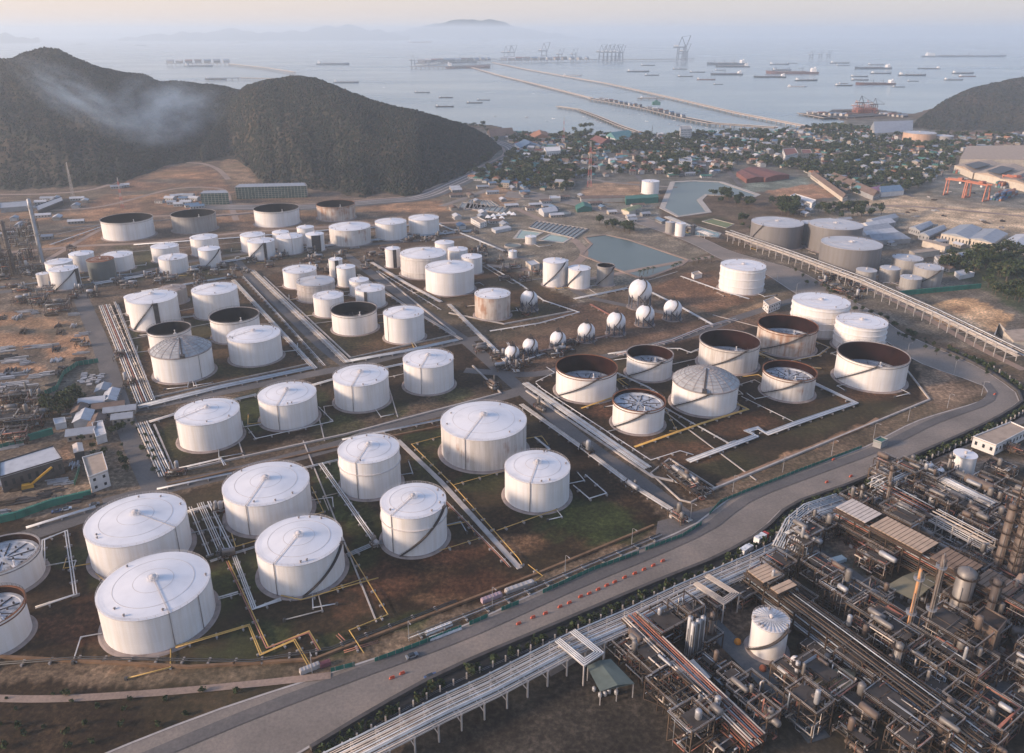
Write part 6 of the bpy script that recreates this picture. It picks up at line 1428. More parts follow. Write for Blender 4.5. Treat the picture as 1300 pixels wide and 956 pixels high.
B([(423, 735), (440, 728), (520, 752), (505, 764)], 7, m_bw, m_bw, 'long white two-storey row house beside the bare orange plot', k='O', floors=2); B([(235, 640), (300, 625), (420, 655), (330, 668)], 6, m_rred, m_rred, 'long dark red market hall in the town', k='O', gable=True, win=False, ridge=2.5); B([(222, 645), (262, 635), (330, 665), (260, 672)], 6, m_rred, m_rred, 'lower dark red hall in front of the market hall', k='O', ridge=2, gable=True, win=False)
B([(755, 705), (815, 700), (850, 715), (765, 722)], 6, m_bw, m_rblue, 'blue-roofed warehouse by the row houses', k='O', gable=True, win=False); B([(700, 712), (750, 700), (765, 712), (712, 728)], 5, m_bg, plain('pink_roof', (.42, .2, .27), .7), 'pink-roofed shed beside the blue-roofed warehouse', k='O', gable=True, win=False)
B([(725, 478), (875, 474), (882, 492), (740, 500)], 9, m_bc, m_rgrey, 'long grey-roofed hall in front of the right hill', k='O', gable=True, win=False)
B([(500, 655), (520, 648), (640, 735), (620, 742)], 5, m_bc, m_rbrn, 'long terrace behind the pale green wall', k='O', floors=1, gable=True); B([(570, 665), (600, 655), (760, 725), (735, 735)], 6, m_bg, m_rbrn, 'second long terrace of shop houses beyond the green wall', k='O', floors=2, gable=True)
B([(770, 553), (830, 550), (832, 566), (778, 570)], 12, m_bw, m_bw, 'white rectangular factory block near the highway', k='N', floors=1); B([(1000, 510), (1070, 500), (1110, 512), (1040, 522)], 6, m_bw, m_teal, 'teal-roofed hall at the root of the fishing jetty', k='N', gable=True, win=False); B([(940, 525), (990, 518), (1030, 532), (980, 542)], 8, m_bc, m_rred, 'red-roofed hall near the fishing jetty', k='N', gable=True, win=False)
B([(555, 498), (640, 492), (660, 505), (570, 515)], 6, m_bg, m_rbrn, 'long brown shed at the shore beside the hill', k='N', gable=True, win=False); B([(715, 505), (790, 500), (800, 515), (720, 522)], 6, m_bc, m_ror, 'orange-roofed hall near the shore', k='N', gable=True, win=False)
B([(660, 540), (735, 535), (755, 548), (680, 555)], 5, m_bw, m_rblue, 'pale blue-roofed shed beside the highway', k='N', gable=True, win=False)
B([(1075, 735), (1195, 728), (1200, 740), (1078, 748)], 7, m_rgrn, m_rgrn, 'long green shed in front of the lone white tank', k='N', win=False, parapet=False); B([(905, 735), (1075, 732), (1076, 742), (910, 746)], 5, m_bg, m_rbrn, 'low grey shed left of the long green shed', k='N', win=False, parapet=False)
B([(750, 785), (800, 778), (822, 790), (770, 798)], 5, m_rlt, m_rlt, 'low white round-roofed shed near the treatment ponds', k='N', gable=True, win=False); B([(1060, 785), (1110, 770), (1140, 775), (1090, 795)], 5, m_bc, plain('olive_roof', (.24, .25, .14), .8), 'olive-roofed shed between the two ponds', k='N', gable=True, win=False)
B([(888, 770), (945, 765), (950, 780), (895, 785)], 4, m_rgrn, m_rgrn, 'small green shed below the radio mast', k='N', gable=True, win=False)
B([(495, 820), (520, 815), (555, 832), (530, 840)], 5, m_bw, m_rtan, 'white flat building next to the row of small tents', k='N', floors=2)
B([(790, 735), (830, 733), (832, 745), (792, 747)], 4, m_bc, m_rlt, 'cream gatehouse on the road by the radio mast', k='N', win=False)
B([(258, 392), (290, 385), (312, 400), (278, 408)], 4, m_bc, m_rlt, 'small cream pump house left of the tall silos', k='C', win=False); B([(1150, 540), (1190, 525), (1215, 540), (1170, 558)], 6, m_bw, m_rtan, 'white two-storey office building on the bare lot by the ring road', k='C', floors=2)
B([(880, 435), (905, 428), (920, 438), (890, 445)], 3, m_bw, m_rtan, 'small kiosk by the near bank of the pond', k='C', win=False); B([(52, 228), (85, 222), (110, 238), (78, 245)], 5, m_bw, m_rtan, 'pale site office below the tents', k='C', win=False) if False else None
B([(130, 265), (190, 255), (205, 262), (145, 275)], 3, m_rlt, m_rlt, 'long white shed beside the treatment basins', k='C', win=False, parapet=False)
B([(735, 412), (762, 400), (790, 410), (765, 422)], 3.5, m_bg, m_rgrn, 'small guard post with a pale roof on the ring road verge', k='I', win=False)
# warehouses and yards at the right
B([(990, 285), (1060, 252), (1145, 265), (1095, 305)], 9, m_bc, m_rgrey, 'grey-roofed warehouse with a wide doorway, left of the pair', k='D', gable=True, ridge=2.5); B([(1095, 303), (1150, 266), (1240, 285), (1185, 322)], 9, m_bc, m_rgrey, 'grey-roofed warehouse, right of the pair', k='D', gable=True, ridge=2.5); B([(1215, 318), (1270, 288), (1350, 300), (1310, 340)], 8, m_bc, m_rlt, 'pale-roofed warehouse at the right edge', k='D', gable=True, ridge=2.5)
B([(870, 262), (935, 240), (960, 250), (910, 275)], 6, m_bg, m_rgrey, 'grey shed left of the warehouse pair, rear of two', k='D', gable=True); B([(905, 285), (985, 255), (1010, 265), (945, 295)], 6, m_bg, m_rgrey, 'grey shed left of the warehouse pair, front of two', k='D', gable=True)
for i, (x, y) in enumerate(((770, 235), (745, 250), (725, 268), (740, 285), (760, 300))):
    B([(x-60, y-3), (x+30, y-22+2*i), (x+60+i*14, y-12+i*4), (x-25, y+12)], 5, m_bg, m_rlt if i % 2 else m_rgrey, ('farthest', 'second', 'middle', 'fourth', 'nearest')[i]+' of five long ribbed sheds behind the grey tanks', k='D', gable=True, win=False)
B([(920, 312), (935, 306), (1025, 328), (1005, 335)], 6, m_bc, m_rtan, 'narrow cream canopy in front of the warehouses', k='D', win=False, parapet=False); B([(870, 352), (960, 340), (985, 350), (890, 362)], 5, m_bc, m_rtan, 'low cream building behind the pale-roofed grey tank', k='D', win=False)
B([(965, 372), (1020, 362), (1035, 376), (980, 388)], 7, m_bw, m_rtan, 'white two-storey office among trees by the grey tanks', k='D', floors=2); B([(1040, 430), (1080, 422), (1115, 435), (1060, 446)], 3, m_bw, m_rlt, 'small white-roofed hut under the trees', k='D', win=False)
B([(1225, 650), (1330, 640), (1400, 690), (1262, 690)], 9, m_bc, m_rtan, 'cream-roofed hall at the right edge beside the elevated rack', k='D', win=False, parapet=False)
wall([(1180, 700), (1200, 650), (1262, 720)], 1.0, 6, m_bc, 'tall cream frame wall in front of the hall at the right edge', 'D', name='frame_wall', cat='wall')
for fp, lb in (([(1040, 620), (1135, 598), (1215, 618), (1110, 648)], 'left'), ([(1115, 648), (1220, 612), (1310, 632), (1210, 668)], 'middle'), ([(1210, 670), (1310, 634), (1400, 655), (1330, 700)], 'right')):
    B(fp, 9, m_bc, m_rtan, f'{lb} of the three wide tan port warehouses', k='O', gable=True, ridge=3.5, win=False)
    g_ = [(.25*sum(p[0] for p in fp)+(x-.25*sum(p[0] for p in fp))*.55, .25*sum(p[1] for p in fp)+(y-.25*sum(p[1] for p in fp))*.55-3) for x, y in fp]
    w_ = GH(g_, 12.9, 'O'); mb = MB(); mb.prism(w_, 12.7, 13.0); tag(mb.build('roof_panel_field', m_dkr), f'dark panel field on the {lb} tan port warehouse', 'roof panels')
B([(1085, 548), (1300, 545), (1420, 600), (1060, 597)], 12, m_bc, m_rtan, 'huge low tan warehouse roof at the right edge below the hill', k='O', win=False, parapet=False)
# containers and gantries
ccol = [plain('container_'+n_, c_, .6, var=.2) for n_, c_ in (('brick', (.24, .07, .045)), ('blue', (.05, .1, .2)), ('green', (.05, .17, .15)), ('grey', (.28, .28, .28)), ('rust', (.3, .13, .07)))]
mb = MB(); mb.box(0, 0, 0, 12.2, 2.44, 2.6)
for i in range(20): mb.box(-5.8+i*.61, 1.23, .2, .25, .06, 2.2); mb.box(-5.8+i*.61, -1.23, .2, .25, .06, 2.2)
cm = [mb.data('container', c_) for c_ in ccol]; cn = ('brick red', 'dark blue', 'dark green', 'grey', 'rust brown')
a0, a1 = (Vector(v) for v in G([(1180, 745), (1300, 700)], 'O')); dd = (a1-a0).normalized(); an = math.atan2(dd.y, dd.x); k_ = 0
for px_, py_2, nx_, ny_ in ((1215, 752, 5, 5), (1120, 655, 6, 3), (1230, 705, 6, 4), (1060, 650, 4, 3)):
    c0 = P(*Z('O', px_, py_2))
    for i in range(nx_):
        for j in range(ny_):
            for l in range(rng.randint(1, 3)):
                if k_ > 190: continue
                k_ += 1; ci = rng.randrange(5); o = bpy.data.objects.new('shipping_container', cm[ci]); COL.objects.link(o); v = Vector((c0.x, c0.y))+dd*(i*13)+Vector((-dd.y, dd.x))*(j*3.4); o.location = (v.x, v.y, l*2.62+.02); o.rotation_euler = (0, 0, an)
                tag(o, f'{cn[ci]} shipping container stacked near the orange gantry cranes', 'container', 'containers stacked in the port yard')
m_gan = plain('orange_gantry_paint', (0.38, 0.13, 0.075), .6, var=.2)
def gantry(x0, y0, x1, y1, htop, label):
    a, b = G([(x0, y0), (x1, y1)], 'O'); L = math.dist(a, b); D_ = math.hypot(*a); lo, hi = 5, 60; o = thing('gantry_crane', ((a[0]+b[0])/2, (a[1]+b[1])/2, 0), label, 'gantry crane', rot=math.atan2(b[1]-a[1], b[0]-a[0]))
    yt = 200 and Z('O', 0, htop)[1]
    for _ in range(30):
        h_ = (lo+hi)/2
        if proj((*a, h_))[1] > yt: lo = h_
        else: hi = h_
    for sx in (-1, 1):
        mb = MB()
        for sy in (-5, 5): mb.bar((sx*L/2, sy*1.2, 0), (sx*L/2, sy*.7, h_-1.2), 1.3)
        mb.bar((sx*L/2, -6.5, 1), (sx*L/2, 6.5, 1), 1.2, 1.4); mb.bar((sx*L/2, -5, h_*.6), (sx*L/2, 5, h_*.6), .7); mb.build('leg', m_gan, o)
    for sy in (-4, 4): mb = MB(); mb.bar((-L/2-2, sy, h_-.7), (L/2+2, sy, h_-.7), 1.2, 1.8); mb.build('girder', m_gan, o)
    mb = MB(); mb.box(L*.15, 0, h_+.25, 5, 7.5, 2.5); mb.build('trolley', m_gan, o); mb = MB(); mb.box(L*.15, 0, h_-5, 2.2, 2.2, 2.4); mb.build('operator_cab', m_redw, o)
gantry(1005, 730, 1075, 740, 668, 'orange gantry crane at the left end of the container yard'); gantry(1085, 742, 1155, 755, 680, 'orange gantry crane in the middle of the container yard'); gantry(1225, 690, 1290, 705, 655, 'orange gantry crane at the right edge of the container yard')
# radio mast, lattice masts, tents
def mast(px, py, top, w_, label, k, mats, name='lattice_mast'):
    p = P(*Z(k, px, py)); yt = Z(k, 0, top)[1]; lo, hi = 5, 150
    for _ in range(30):
        h_ = (lo+hi)/2
        if proj((p.x, p.y, h_))[1] > yt: lo = h_
        else: hi = h_
    o = thing(name, (p.x, p.y, 0), label, 'mast'); n = 8
    for s_ in range(n):
        mb = MB(); z0, z1 = h_*s_/n, h_*(s_+1)/n; q0, q1 = w_*(1-s_/n*.8), w_*(1-(s_+1)/n*.8); c_ = [(-1, -1), (1, -1), (1, 1), (-1, 1)]
        for i in range(4):
            a, b = c_[i], c_[(i+1) % 4]; mb.bar((a[0]*q0, a[1]*q0, z0), (a[0]*q1, a[1]*q1, z1), w_*.14); mb.bar((a[0]*q0, a[1]*q0, z0), (b[0]*q1, b[1]*q1, z1), w_*.09); mb.bar((a[0]*q1, a[1]*q1, z1), (b[0]*q1, b[1]*q1, z1), w_*.09)
        mb.build('mast_section', mats[s_ % len(mats)], o)
    return o
mr = plain('mast_red', (.42, .12, .1), .6)
mast(940, 700, 530, 2.6, 'tall red and white radio mast at the edge of the town', 'N', [mr, m_beamw]); mast(843, 545, 440, 2.0, 'slim radio mast among the trees near the shore', 'N', [mr, m_beamw]); mast(275, 150, 18, 1.6, 'slim leaning-looking lattice mast in front of the left hill', 'A', [m_beamw]); mast(460, 190, 75, 1.4, 'thin lattice mast left of the back row of open tanks', 'A', [mr, m_beamw]); mast(130, 255, 170, 1.4, 'mast with a dark top at the far left earthworks', 'A', [m_beamw, m_darkst]); mast(1175, 510, 470, 1.4, 'short mast near the teal-roofed hall', 'N', [m_darkst])
for i, (x, y) in enumerate(((560, 822), (580, 818), (600, 815), (620, 812), (640, 808), (655, 812), (585, 830), (612, 826))):
    p = P(*Z('N', x, y)); mb = MB(); q = 3.2; mb.v = [(-q, -q, 2.2), (q, -q, 2.2), (q, q, 2.2), (-q, q, 2.2), (0, 0, 5.4)]; [mb.face(f) for f in ((0, 1, 4), (1, 2, 4), (2, 3, 4), (3, 0, 4), (3, 2, 1, 0))]
    o = thing('tent', (p.x, p.y, 0), 'small white pointed tent in the site office compound', 'tent', 'white tents in the office compound'); mb.build('canopy', m_redw, o)
    for sx in (-1, 1):
        for sy in (-1, 1): mb = MB(); mb.bar((sx*q*.95, sy*q*.95, 0), (sx*q*.95, sy*q*.95, 2.2), .15); mb.build('pole', m_steel, o)
# treatment basins
for k, fp, nb, lb in (('C', [(300, 240), (490, 270), (440, 305), (270, 265)], 12, 'striped concrete treatment basins above the small ponds'), ('N', [(490, 750), (570, 755), (600, 775), (470, 790)], 8, 'grid of concrete settling tanks near the highway'), ('C', [(20, 170), (190, 190), (170, 210), (10, 190)], 9, 'row of concrete basins left of the tents')):
    g_ = G(fp, k); o = th('treatment_basin', (*g_[0], 0), lb, 'water basin'); mb = MB(); mb.prism(g_, .05, .5); part(mb, 'basin_water', plain('dark_basin_water', (0.05, .06, .055), .2), o); A_, B_, C_, D_ = (Vector(p) for p in g_)
    for i in range(nb+1): t = i/nb; a, b = A_.lerp(B_, t), D_.lerp(C_, t); mb = MB(); mb.bar((*a, .6), (*b, .6), .8, 1.2); part(mb, 'basin_wall', m_slp, o)
    for a, b in ((A_, B_), (D_, C_)): mb = MB(); mb.bar((*a, .65), (*b, .65), .8, 1.3); part(mb, 'rim_wall', m_slp, o)
    del o['_o']
for x, y, r, lb in ((335, 200, 12, 'left'), (395, 212, 10, 'right'), (210, 335, 8, 'lower')):
    p = P(*Z('C', x, y)); o = thing('clarifier', (p.x, p.y, 0), f'round concrete clarifier basin, {lb} of three near the treatment ponds', 'water basin'); mb = MB(); mb.lathe([(r+.6, 0), (r+.6, 2), (r, 2), (r, 1.2)], n=28, smooth=False); mb.build('rim_wall', m_slp, o); mb = MB(); mb.lathe([(r, 1.3), (.01, 1.3)], n=28); mb.build('basin_water', m_pond, o); mb = MB(); mb.bar((-r, 0, 2.2), (r, 0, 2.2), .8, .2); mb.build('bridge', m_steel, o)
# ---------------------------------------------------------------- left construction yard and back sheds
B([(0, 588), (68, 567), (79, 583), (0, 607)], 8, m_wallc, m_rlt, 'long unfinished building with a gridded pale roof deck at the left', floors=1); B([(105, 582), (130, 575), (137, 598), (113, 607)], 8, m_bw, m_rtan, 'unfinished white two-storey building with dark openings at the left', floors=2, parapet=True); B([(92, 565), (104, 562), (106, 572), (94, 575)], 5, m_wallc, m_coolp, 'small hut with a yellowish round roof at the left', win=False, gable=True)
B([(117, 538), (130, 535), (135, 552), (122, 556)], 4, m_bw, m_rlt, 'small white building beside the left road', win=False); B([(68, 533), (82, 531), (84, 537), (70, 540)], 3, m_bw, m_rlt, 'white site cabin under the dark trees', win=False)
B([(0, 258), (38, 255), (38, 262), (0, 265)], 5, m_bg, m_rgrey, 'grey shed at the far left edge below the hill', win=False); B([(45, 262), (78, 250), (80, 255), (48, 268)], 5, m_darkst, m_rgrey, 'long dark shed on the far left earthworks', win=False)
def scaffold(fp, h_, k, label, mat):
    o = building(fp, h_, mat, m_rgrey, label, 'scaffolded_hall', 'hall', k=k, win=False, parapet=False); g_ = GH(fp, h_, k); cx, cy = o.location.x, o.location.y; q = [Vector((p[0]-cx, p[1]-cy)) for p in g_]
    for a, b in zip(q, q[1:]+q[:1]):
        mb = MB(); n_ = max(2, int((b-a).length/4))
        for i in range(n_+1): v = (a+(b-a)*i/n_)*1.03; mb.bar((v.x, v.y, 0), (v.x, v.y, h_+1.2), .2)
        for z in range(1, int(h_/2.5)+1): mb.bar((a.x*1.03, a.y*1.03, z*2.5), (b.x*1.03, b.y*1.03, z*2.5), .15)
        mb.build('scaffold', m_beamw, o)
m_net = plain('green_scaffold_net', (0.055, 0.095, 0.085), .9, var=.25)
scaffold([(883, 112), (900, 100), (1140, 95), (1148, 106)], 15, 'A', 'long dark green scaffolded hall with a pale roof edge at the hill foot', m_net); scaffold([(752, 135), (765, 125), (845, 123), (855, 133)], 14, 'A', 'short dark green scaffolded hall left of the long one', m_net)
for i, (x, y, c_) in enumerate(((600, 160, 1), (640, 150, 0), (665, 140, 0), (690, 150, 2), (700, 165, 0), (720, 175, 2), (670, 172, 0), (730, 150, 0), (740, 180, 2), (645, 165, 3), (710, 140, 3), (180, 150, 3), (210, 160, 3), (155, 165, 0), (440, 105, 3), (470, 100, 0))):
    p = P(*Z('A', x, y+10)); s_ = 7; an_ = rng.uniform(-.3, .6); B_c = (m_rlt, m_rbrn, m_rblue, m_rgrey)[c_]
    house(p.x, p.y, an_, (0, 1, 3)[i % 3], ('pale', 'brown', 'blue', 'grey')[c_], 0, ('site hut with a pale roof', 'site hut with a brown roof', 'site hut with a blue roof', 'site hut with a grey roof')[c_]+' on the earthworks below the left hill', 'site huts on the earthworks', 'hut')
# yellow crawler crane
m_yel = plain('yellow_crane_paint', (0.50, 0.27, 0.03), .5); p = P(37, 621); o = thing('crawler_crane', (p.x, p.y, 0), 'yellow crawler crane with its boom raised to the right in the construction yard', 'crane', rot=.45)
for s_ in (-1, 1): mb = MB(); mb.box(0, s_*1.6, 0, 5.5, .8, 1.0); mb.build('track', m_darkst, o)
mb = MB(); mb.box(-.3, 0, 1.05, 5, 2.8, 1.8, taper=.9); mb.build('body', m_yel, o); mb = MB(); mb.box(1.6, .9, 1.2, 1.6, 1.1, 2.2); mb.build('cab', m_glass, o); mb = MB(); mb.bar((1, 0, 2), (11, 0, 9), .7, .9); mb.build('boom', m_yel, o); mb = MB(); mb.tube([(11, 0, 9), (11.2, 0, 3)], .06, 5); mb.build('hoist_rope', m_darkst, o)
# stacks of material, pipes in storage
def stack(px, py, w_, d_, h_, rot, label, mat, seed, k=None, n_=10):
    p = P(*(Z(k, px, py) if k else (px, py))); o = thing('material_stack', (p.x, p.y, 0), label, 'building material', rot=rot); r_ = random.Random(seed)
    for i in range(n_): mb = MB(); x = r_.uniform(-.35, .35)*w_; y = d_*(i/n_-.5); mb.box(x, y, r_.uniform(0, .3), w_*r_.uniform(.35, .7), d_/n_*.7, h_*r_.uniform(.4, 1), r_.uniform(-.05, .05)); mb.build('bar_bundle', mat, o)
    return o
for i, (x, y, w_, d_, h_, lb, mt) in enumerate(((235, 625, 9, 6, .8, 'green-grey pipe stack in front of the yellow crane', m_steel), (110, 690, 12, 5, .7, 'dark steel stack by the long green hoarding', m_darkst), (200, 660, 8, 3, .5, 'dark steel stack right of the yellow crane', m_darkst), (155, 225, 9, 7, 1, 'pale rebar stack on the orange earth', m_beamw), (60, 270, 16, 12, 1.6, 'jumbled pale steel stock at the left edge, front', m_beamw), (40, 170, 14, 8, 1.2, 'jumbled pale steel stock on the orange earth, rear', m_beamw), (310, 240, 4, 12, 1.5, 'row of grey crates in the dark storage yard, left', m_steel), (345, 245, 4, 12, 1.5, 'row of grey crates in the dark storage yard, middle', m_beamw), (378, 240, 4, 12, 1.5, 'row of grey crates in the dark storage yard, right', m_steel), (345, 370, 18, 7, 1.2, 'grey pipe racks beside the left road', m_beamw), (20, 500, 12, 3, 1, 'pale stock behind the left green hoarding', m_beamw), (20, 130, 16, 8, 1.2, 'pale stock at the left edge below the orange track', m_beamw), (30, 230, 14, 8, 1.6, 'grey steel stock at the left edge, middle', m_steel), (130, 120, 10, 5, .8, 'grey stock beside the orange track', m_steel))):
    stack(x, y, w_*1.3, d_*1.3, h_, .35, lb, mt, i, 'E', 9)
LMOD = [(15, 545, 26, 12, 8, 'dark scaffolded structure at the left edge by the construction yard'), (20, 512, 24, 12, 7, 'grey steel framework at the left edge above the green hoardings'), (75, 395, 16, 12, 7, 'dark framework with pale beams in the left yard'), (50, 385, 14, 10, 6, 'dark framework left of the pale beams in the left yard'),
 (8, 350, 12, 12, 22, 'tall dark refinery frame at the left edge'), (20, 340, 12, 10, 12, 'lower dark refinery frame at the left edge'), (-12, 345, 14, 12, 14, 'dark refinery frame cut by the left edge'), (32, 348, 8, 8, 7, 'small brown frame beside the refinery frames'), (30, 370, 14, 7, 3, 'low pipework in front of the refinery frames'), (105, 440, 8, 5, 3, 'teal-grey equipment by the left road'), (80, 345, 10, 5, 3, 'valves in front of the far left tanks'),
 (120, 377, 9, 5, 4, 'pipework at the top of the left road'), (255, 363, 10, 5, 4, 'pump house pipework behind the left block'), (215, 355, 14, 5, 3, 'long pump row behind the left block'), (178, 590, 9, 4, 2, 'valve group at the left end of the row of four') if False else (225, 603, 9, 4, 2.4, 'valve group at the left corner of the row of four'), (152, 455, 6, 10, 3, 'valve platform on the left pipe bundle, upper'), (165, 490, 6, 8, 3, 'valve platform on the left pipe bundle, lower'),
 (655, 470, 8, 6, 3, 'valve group at the central junction'), (625, 492, 10, 6, 3, 'grey platforms west of the central junction'), (685, 520, 8, 3, 2.6, 'platform over the central trench, upper'), (745, 575, 8, 3, 2.6, 'platform over the central trench, middle'), (800, 622, 8, 3, 2.6, 'platform over the central trench, lower'), (860, 660, 8, 4, 3, 'platform at the lower end of the central trench'), (668, 400, 5, 5, 2.4, 'pipework beside the lone gas sphere'), (565, 350, 12, 5, 3, 'pumps left of the wide cream tank'), (445, 345, 12, 5, 3, 'pumps above the middle block'), (640, 345, 7, 5, 3, 'pumps beside the clarifiers'), (875, 295, 10, 6, 4, 'pumps by the small pond'), (1065, 372, 18, 8, 3, 'pumps and vehicles among the squat grey tanks'),
 (281, 648, 7, 5, 2.2, 'valve group at the head of the pipe bundles between big tanks'), (286, 708, 5, 5, 2, 'valve group at the foot of the pipe bundles between big tanks'), (475, 694, 3, 3, 1.5, 'valve group beside the tank with the pale base ring'), (700, 600, 3, 3, 1.5, 'small valve group left of the clean lone tank') ]
for i, (x, y, w_, d_, h_, lb) in enumerate(LMOD): module(x, y, w_, d_, h_, lb, 300+i, rot=.3 if x < 300 else ya)
column(17, 345, 280, 1.6, 'brown refinery column at the left edge, right of two', m_vesb, 6); column(6, 348, 288, 1.8, 'brown refinery column at the left edge, left of two', m_vesb, 6); column(54, 333, 252, 1.6, 'tall slim grey chimney with a lattice base behind the far left tanks', m_steel, 2, name='chimney')
column(885*ZS+580, 200+290*ZS, 200+250*ZS, 2.2, 'silver vertical cylinder beside the small pond', m_ves, 1)
# ---------------------------------------------------------------- packed plant between the racks, yards and works
rng = random.Random(77); used = [tuple(P(x, y).xy) for x, y, *_ in MODS]
YARD = [(850, 905), (830, 835), (870, 790), (935, 752), (985, 722), (1060, 655), (1120, 612), (1165, 596), (1330, 660), (1420, 900), (1300, 960), (880, 960)]
KEEP = [ZP('L', [(260, 580), (430, 580), (430, 780), (130, 780), (60, 560)]), ZP('L', [(500, 300), (660, 330), (700, 470), (590, 500), (1000, 760), (940, 800), (470, 420)]), ZP('L', [(780, 400), (1000, 440), (900, 640), (760, 560)])]
gy = G(YARD); bb = (min(p[0] for p in gy), max(p[0] for p in gy), min(p[1] for p in gy), max(p[1] for p in gy)); n = k_ = 0
while n < 3000 and k_ < 62:
    n += 1; x, y = rng.uniform(bb[0], bb[1]), rng.uniform(bb[2], bb[3]); u, v, _ = proj((x, y, 0))
    if not pin(YARD, u, v) or any(pin(a, u, v) for a in KEEP) or any(math.hypot(x-a, y-b) < 9.5 for a, b in used): continue
    used.append((x, y)); k_ += 1; module(u, v, rng.uniform(7, 12), rng.uniform(6, 10), rng.choice((4, 6, 8, 11)), 'dense dark pipework packed between the racks of the process yard', 600+k_)['group'] = 'packed pipework of the process yard'
    if k_ % 4 == 0: column(u+6, v, v-rng.uniform(26, 44), rng.uniform(.6, 1.3), 'short dark column rising from the packed pipework of the process yard', rng.choice((m_vesb, m_ves, m_steel)), 2)['group'] = 'short columns in the process yard'
def scatter(poly, num, gap, fn, k=None, seed=1):
    r_ = random.Random(seed); pl = ZP(k, poly) if k else poly; g_ = G(pl); b_ = (min(p[0] for p in g_), max(p[0] for p in g_), min(p[1] for p in g_), max(p[1] for p in g_)); got = []; t_i = 0
    while len(got) < num and t_i < num*60:
        t_i += 1; x, y = r_.uniform(b_[0], b_[1]), r_.uniform(b_[2], b_[3])
        if pin(g_, x, y) and all(math.hypot(x-a, y-b) > gap for a, b in got) and all(math.hypot(x-a, y-b) > q+4 for a, b, q, h in TANKS): got.append((x, y)); fn(x, y, r_, len(got))
def mstack(lb, gp, mats=(m_beamw, m_steel, m_darkst, m_beam)):
    def f(x, y, r_, i): u, v, _ = proj((x, y, 0)); stack(u, v, r_.uniform(5, 12), r_.uniform(3, 7), r_.uniform(.8, 2.2), .35+r_.choice((0, 1.57)), lb, mats[i % len(mats)], int(x*7), None, 7)['group'] = gp or lb
    return f
def mmod(lb, gp, hs=(3, 5, 7)):
    def f(x, y, r_, i): u, v, _ = proj((x, y, 0)); module(u, v, r_.uniform(6, 12), r_.uniform(5, 8), r_.choice(hs), lb, int(x*3+y), rot=.3)['group'] = gp
    return f
def mhut(lb, gp, rcs=('pale', 'grey', 'brown', 'blue')):
    def f(x, y, r_, i): rc = rcs[i % len(rcs)]; house(x, y, .3+r_.choice((0, 1.57)), r_.choice((0, 1, 3)), rc, i % 3, f'{("white", "cream", "grey")[i % 3]} hut with a {gname[rc]} roof {lb}', gp, 'hut')
    return f
scatter([(0, 395), (95, 395), (120, 440), (90, 480), (40, 500), (0, 500)], 26, 9, mstack('stock of steel and formwork laid out on the orange earth at the left', ''), seed=2)
scatter([(0, 500), (50, 500), (60, 555), (0, 570)], 9, 10, mmod('dark scaffolding and steel in the construction yard at the left edge', 'scaffolding in the construction yard'), seed=3)
scatter([(0, 610), (100, 590), (105, 635), (0, 665)], 12, 7, mstack('building material on the ground by the yellow crane', '', (m_darkst, m_steel, m_beam)), seed=4)
scatter([(0, 325), (110, 318), (125, 345), (100, 395), (0, 400)], 18, 13, mmod('low refinery pipework in the far left yard', 'refinery pipework in the far left yard', (2.5, 4, 6)), seed=5)
scatter([(0, 300), (45, 295), (50, 340), (0, 345)], 8, 12, mmod('tall refinery steelwork at the left edge below the hill', 'refinery steelwork at the left edge', (9, 14, 18)), seed=6)
scatter([(95, 500), (150, 495), (160, 540), (100, 560)], 10, 9, mhut('beside the left road', 'huts beside the left road', ('pale', 'grey', 'brown')), seed=7)
scatter([(0, 255), (110, 250), (110, 300), (0, 310)], 12, 20, mhut('on the earthworks at the far left', 'huts on the far left earthworks', ('grey', 'pale')), seed=8)
scatter([(560, 240), (650, 222), (760, 245), (880, 285), (760, 280), (690, 275), (620, 300), (580, 290)], 46, 13, mhut('around the treatment ponds', 'huts around the treatment ponds'), seed=9)
scatter([(600, 315), (655, 322), (700, 350), (650, 365), (600, 335)], 10, 12, mmod('pumps and pipework beside the silos', 'pumps beside the silos', (2.5, 4)), seed=10)
scatter([(1010, 262), (1100, 280), (1140, 320), (1040, 300)], 12, 15, mhut('behind the grey tanks', 'huts behind the grey tanks', ('grey', 'pale')), seed=11)
scatter([(1160, 300), (1290, 310), (1290, 330), (1200, 345)], 10, 14, mhut('in front of the warehouses', 'huts in front of the warehouses', ('grey', 'pale', 'brown')), seed=12)
scatter([(1050, 345), (1110, 370), (1075, 385), (1040, 365)], 8, 9, mmod('pumps among the squat grey tanks', 'pumps among the squat grey tanks', (2.5, 4)), seed=13)
scatter([(130, 352), (330, 330), (560, 300), (560, 310), (330, 345), (135, 370)], 22, 9, mmod('pump and valve group beside the back tank street', 'valve groups by the back tank street', (2, 3.5)), seed=14)
scatter([(600, 440), (740, 430), (700, 462), (640, 470)], 8, 8, mmod('valve group under the small gas spheres', 'valve groups by the gas spheres', (2, 3)), seed=15)
scatter([(1160, 425), (1290, 480), (1270, 500), (1180, 470)], 5, 12, mhut('at the bend of the ring road', 'huts at the bend of the ring road', ('pale', 'brown')), seed=16) if False else None
def mtree(lb, gp, s0): return lambda x, y, r_, i: tree(x, y, lb, gp, s0*r_.uniform(.6, 1.2), rng=r_)
scatter([(560, 205), (640, 196), (760, 215), (640, 245)], 34, 8, mtree('tree in the belt between the highway and the ponds', 'trees between highway and ponds', 1.1), seed=17)
scatter([(1010, 345), (1180, 435), (1290, 478), (1285, 490), (1160, 440), (1005, 352)], 40, 5, mtree('small tree on the verge between ring road and elevated rack', 'trees along the elevated rack', .45), seed=18)
scatter([(96, 560), (160, 545), (165, 600), (140, 615)], 12, 5, mtree('small tree beside the unfinished white building', 'trees by the unfinished building', .5), seed=19)
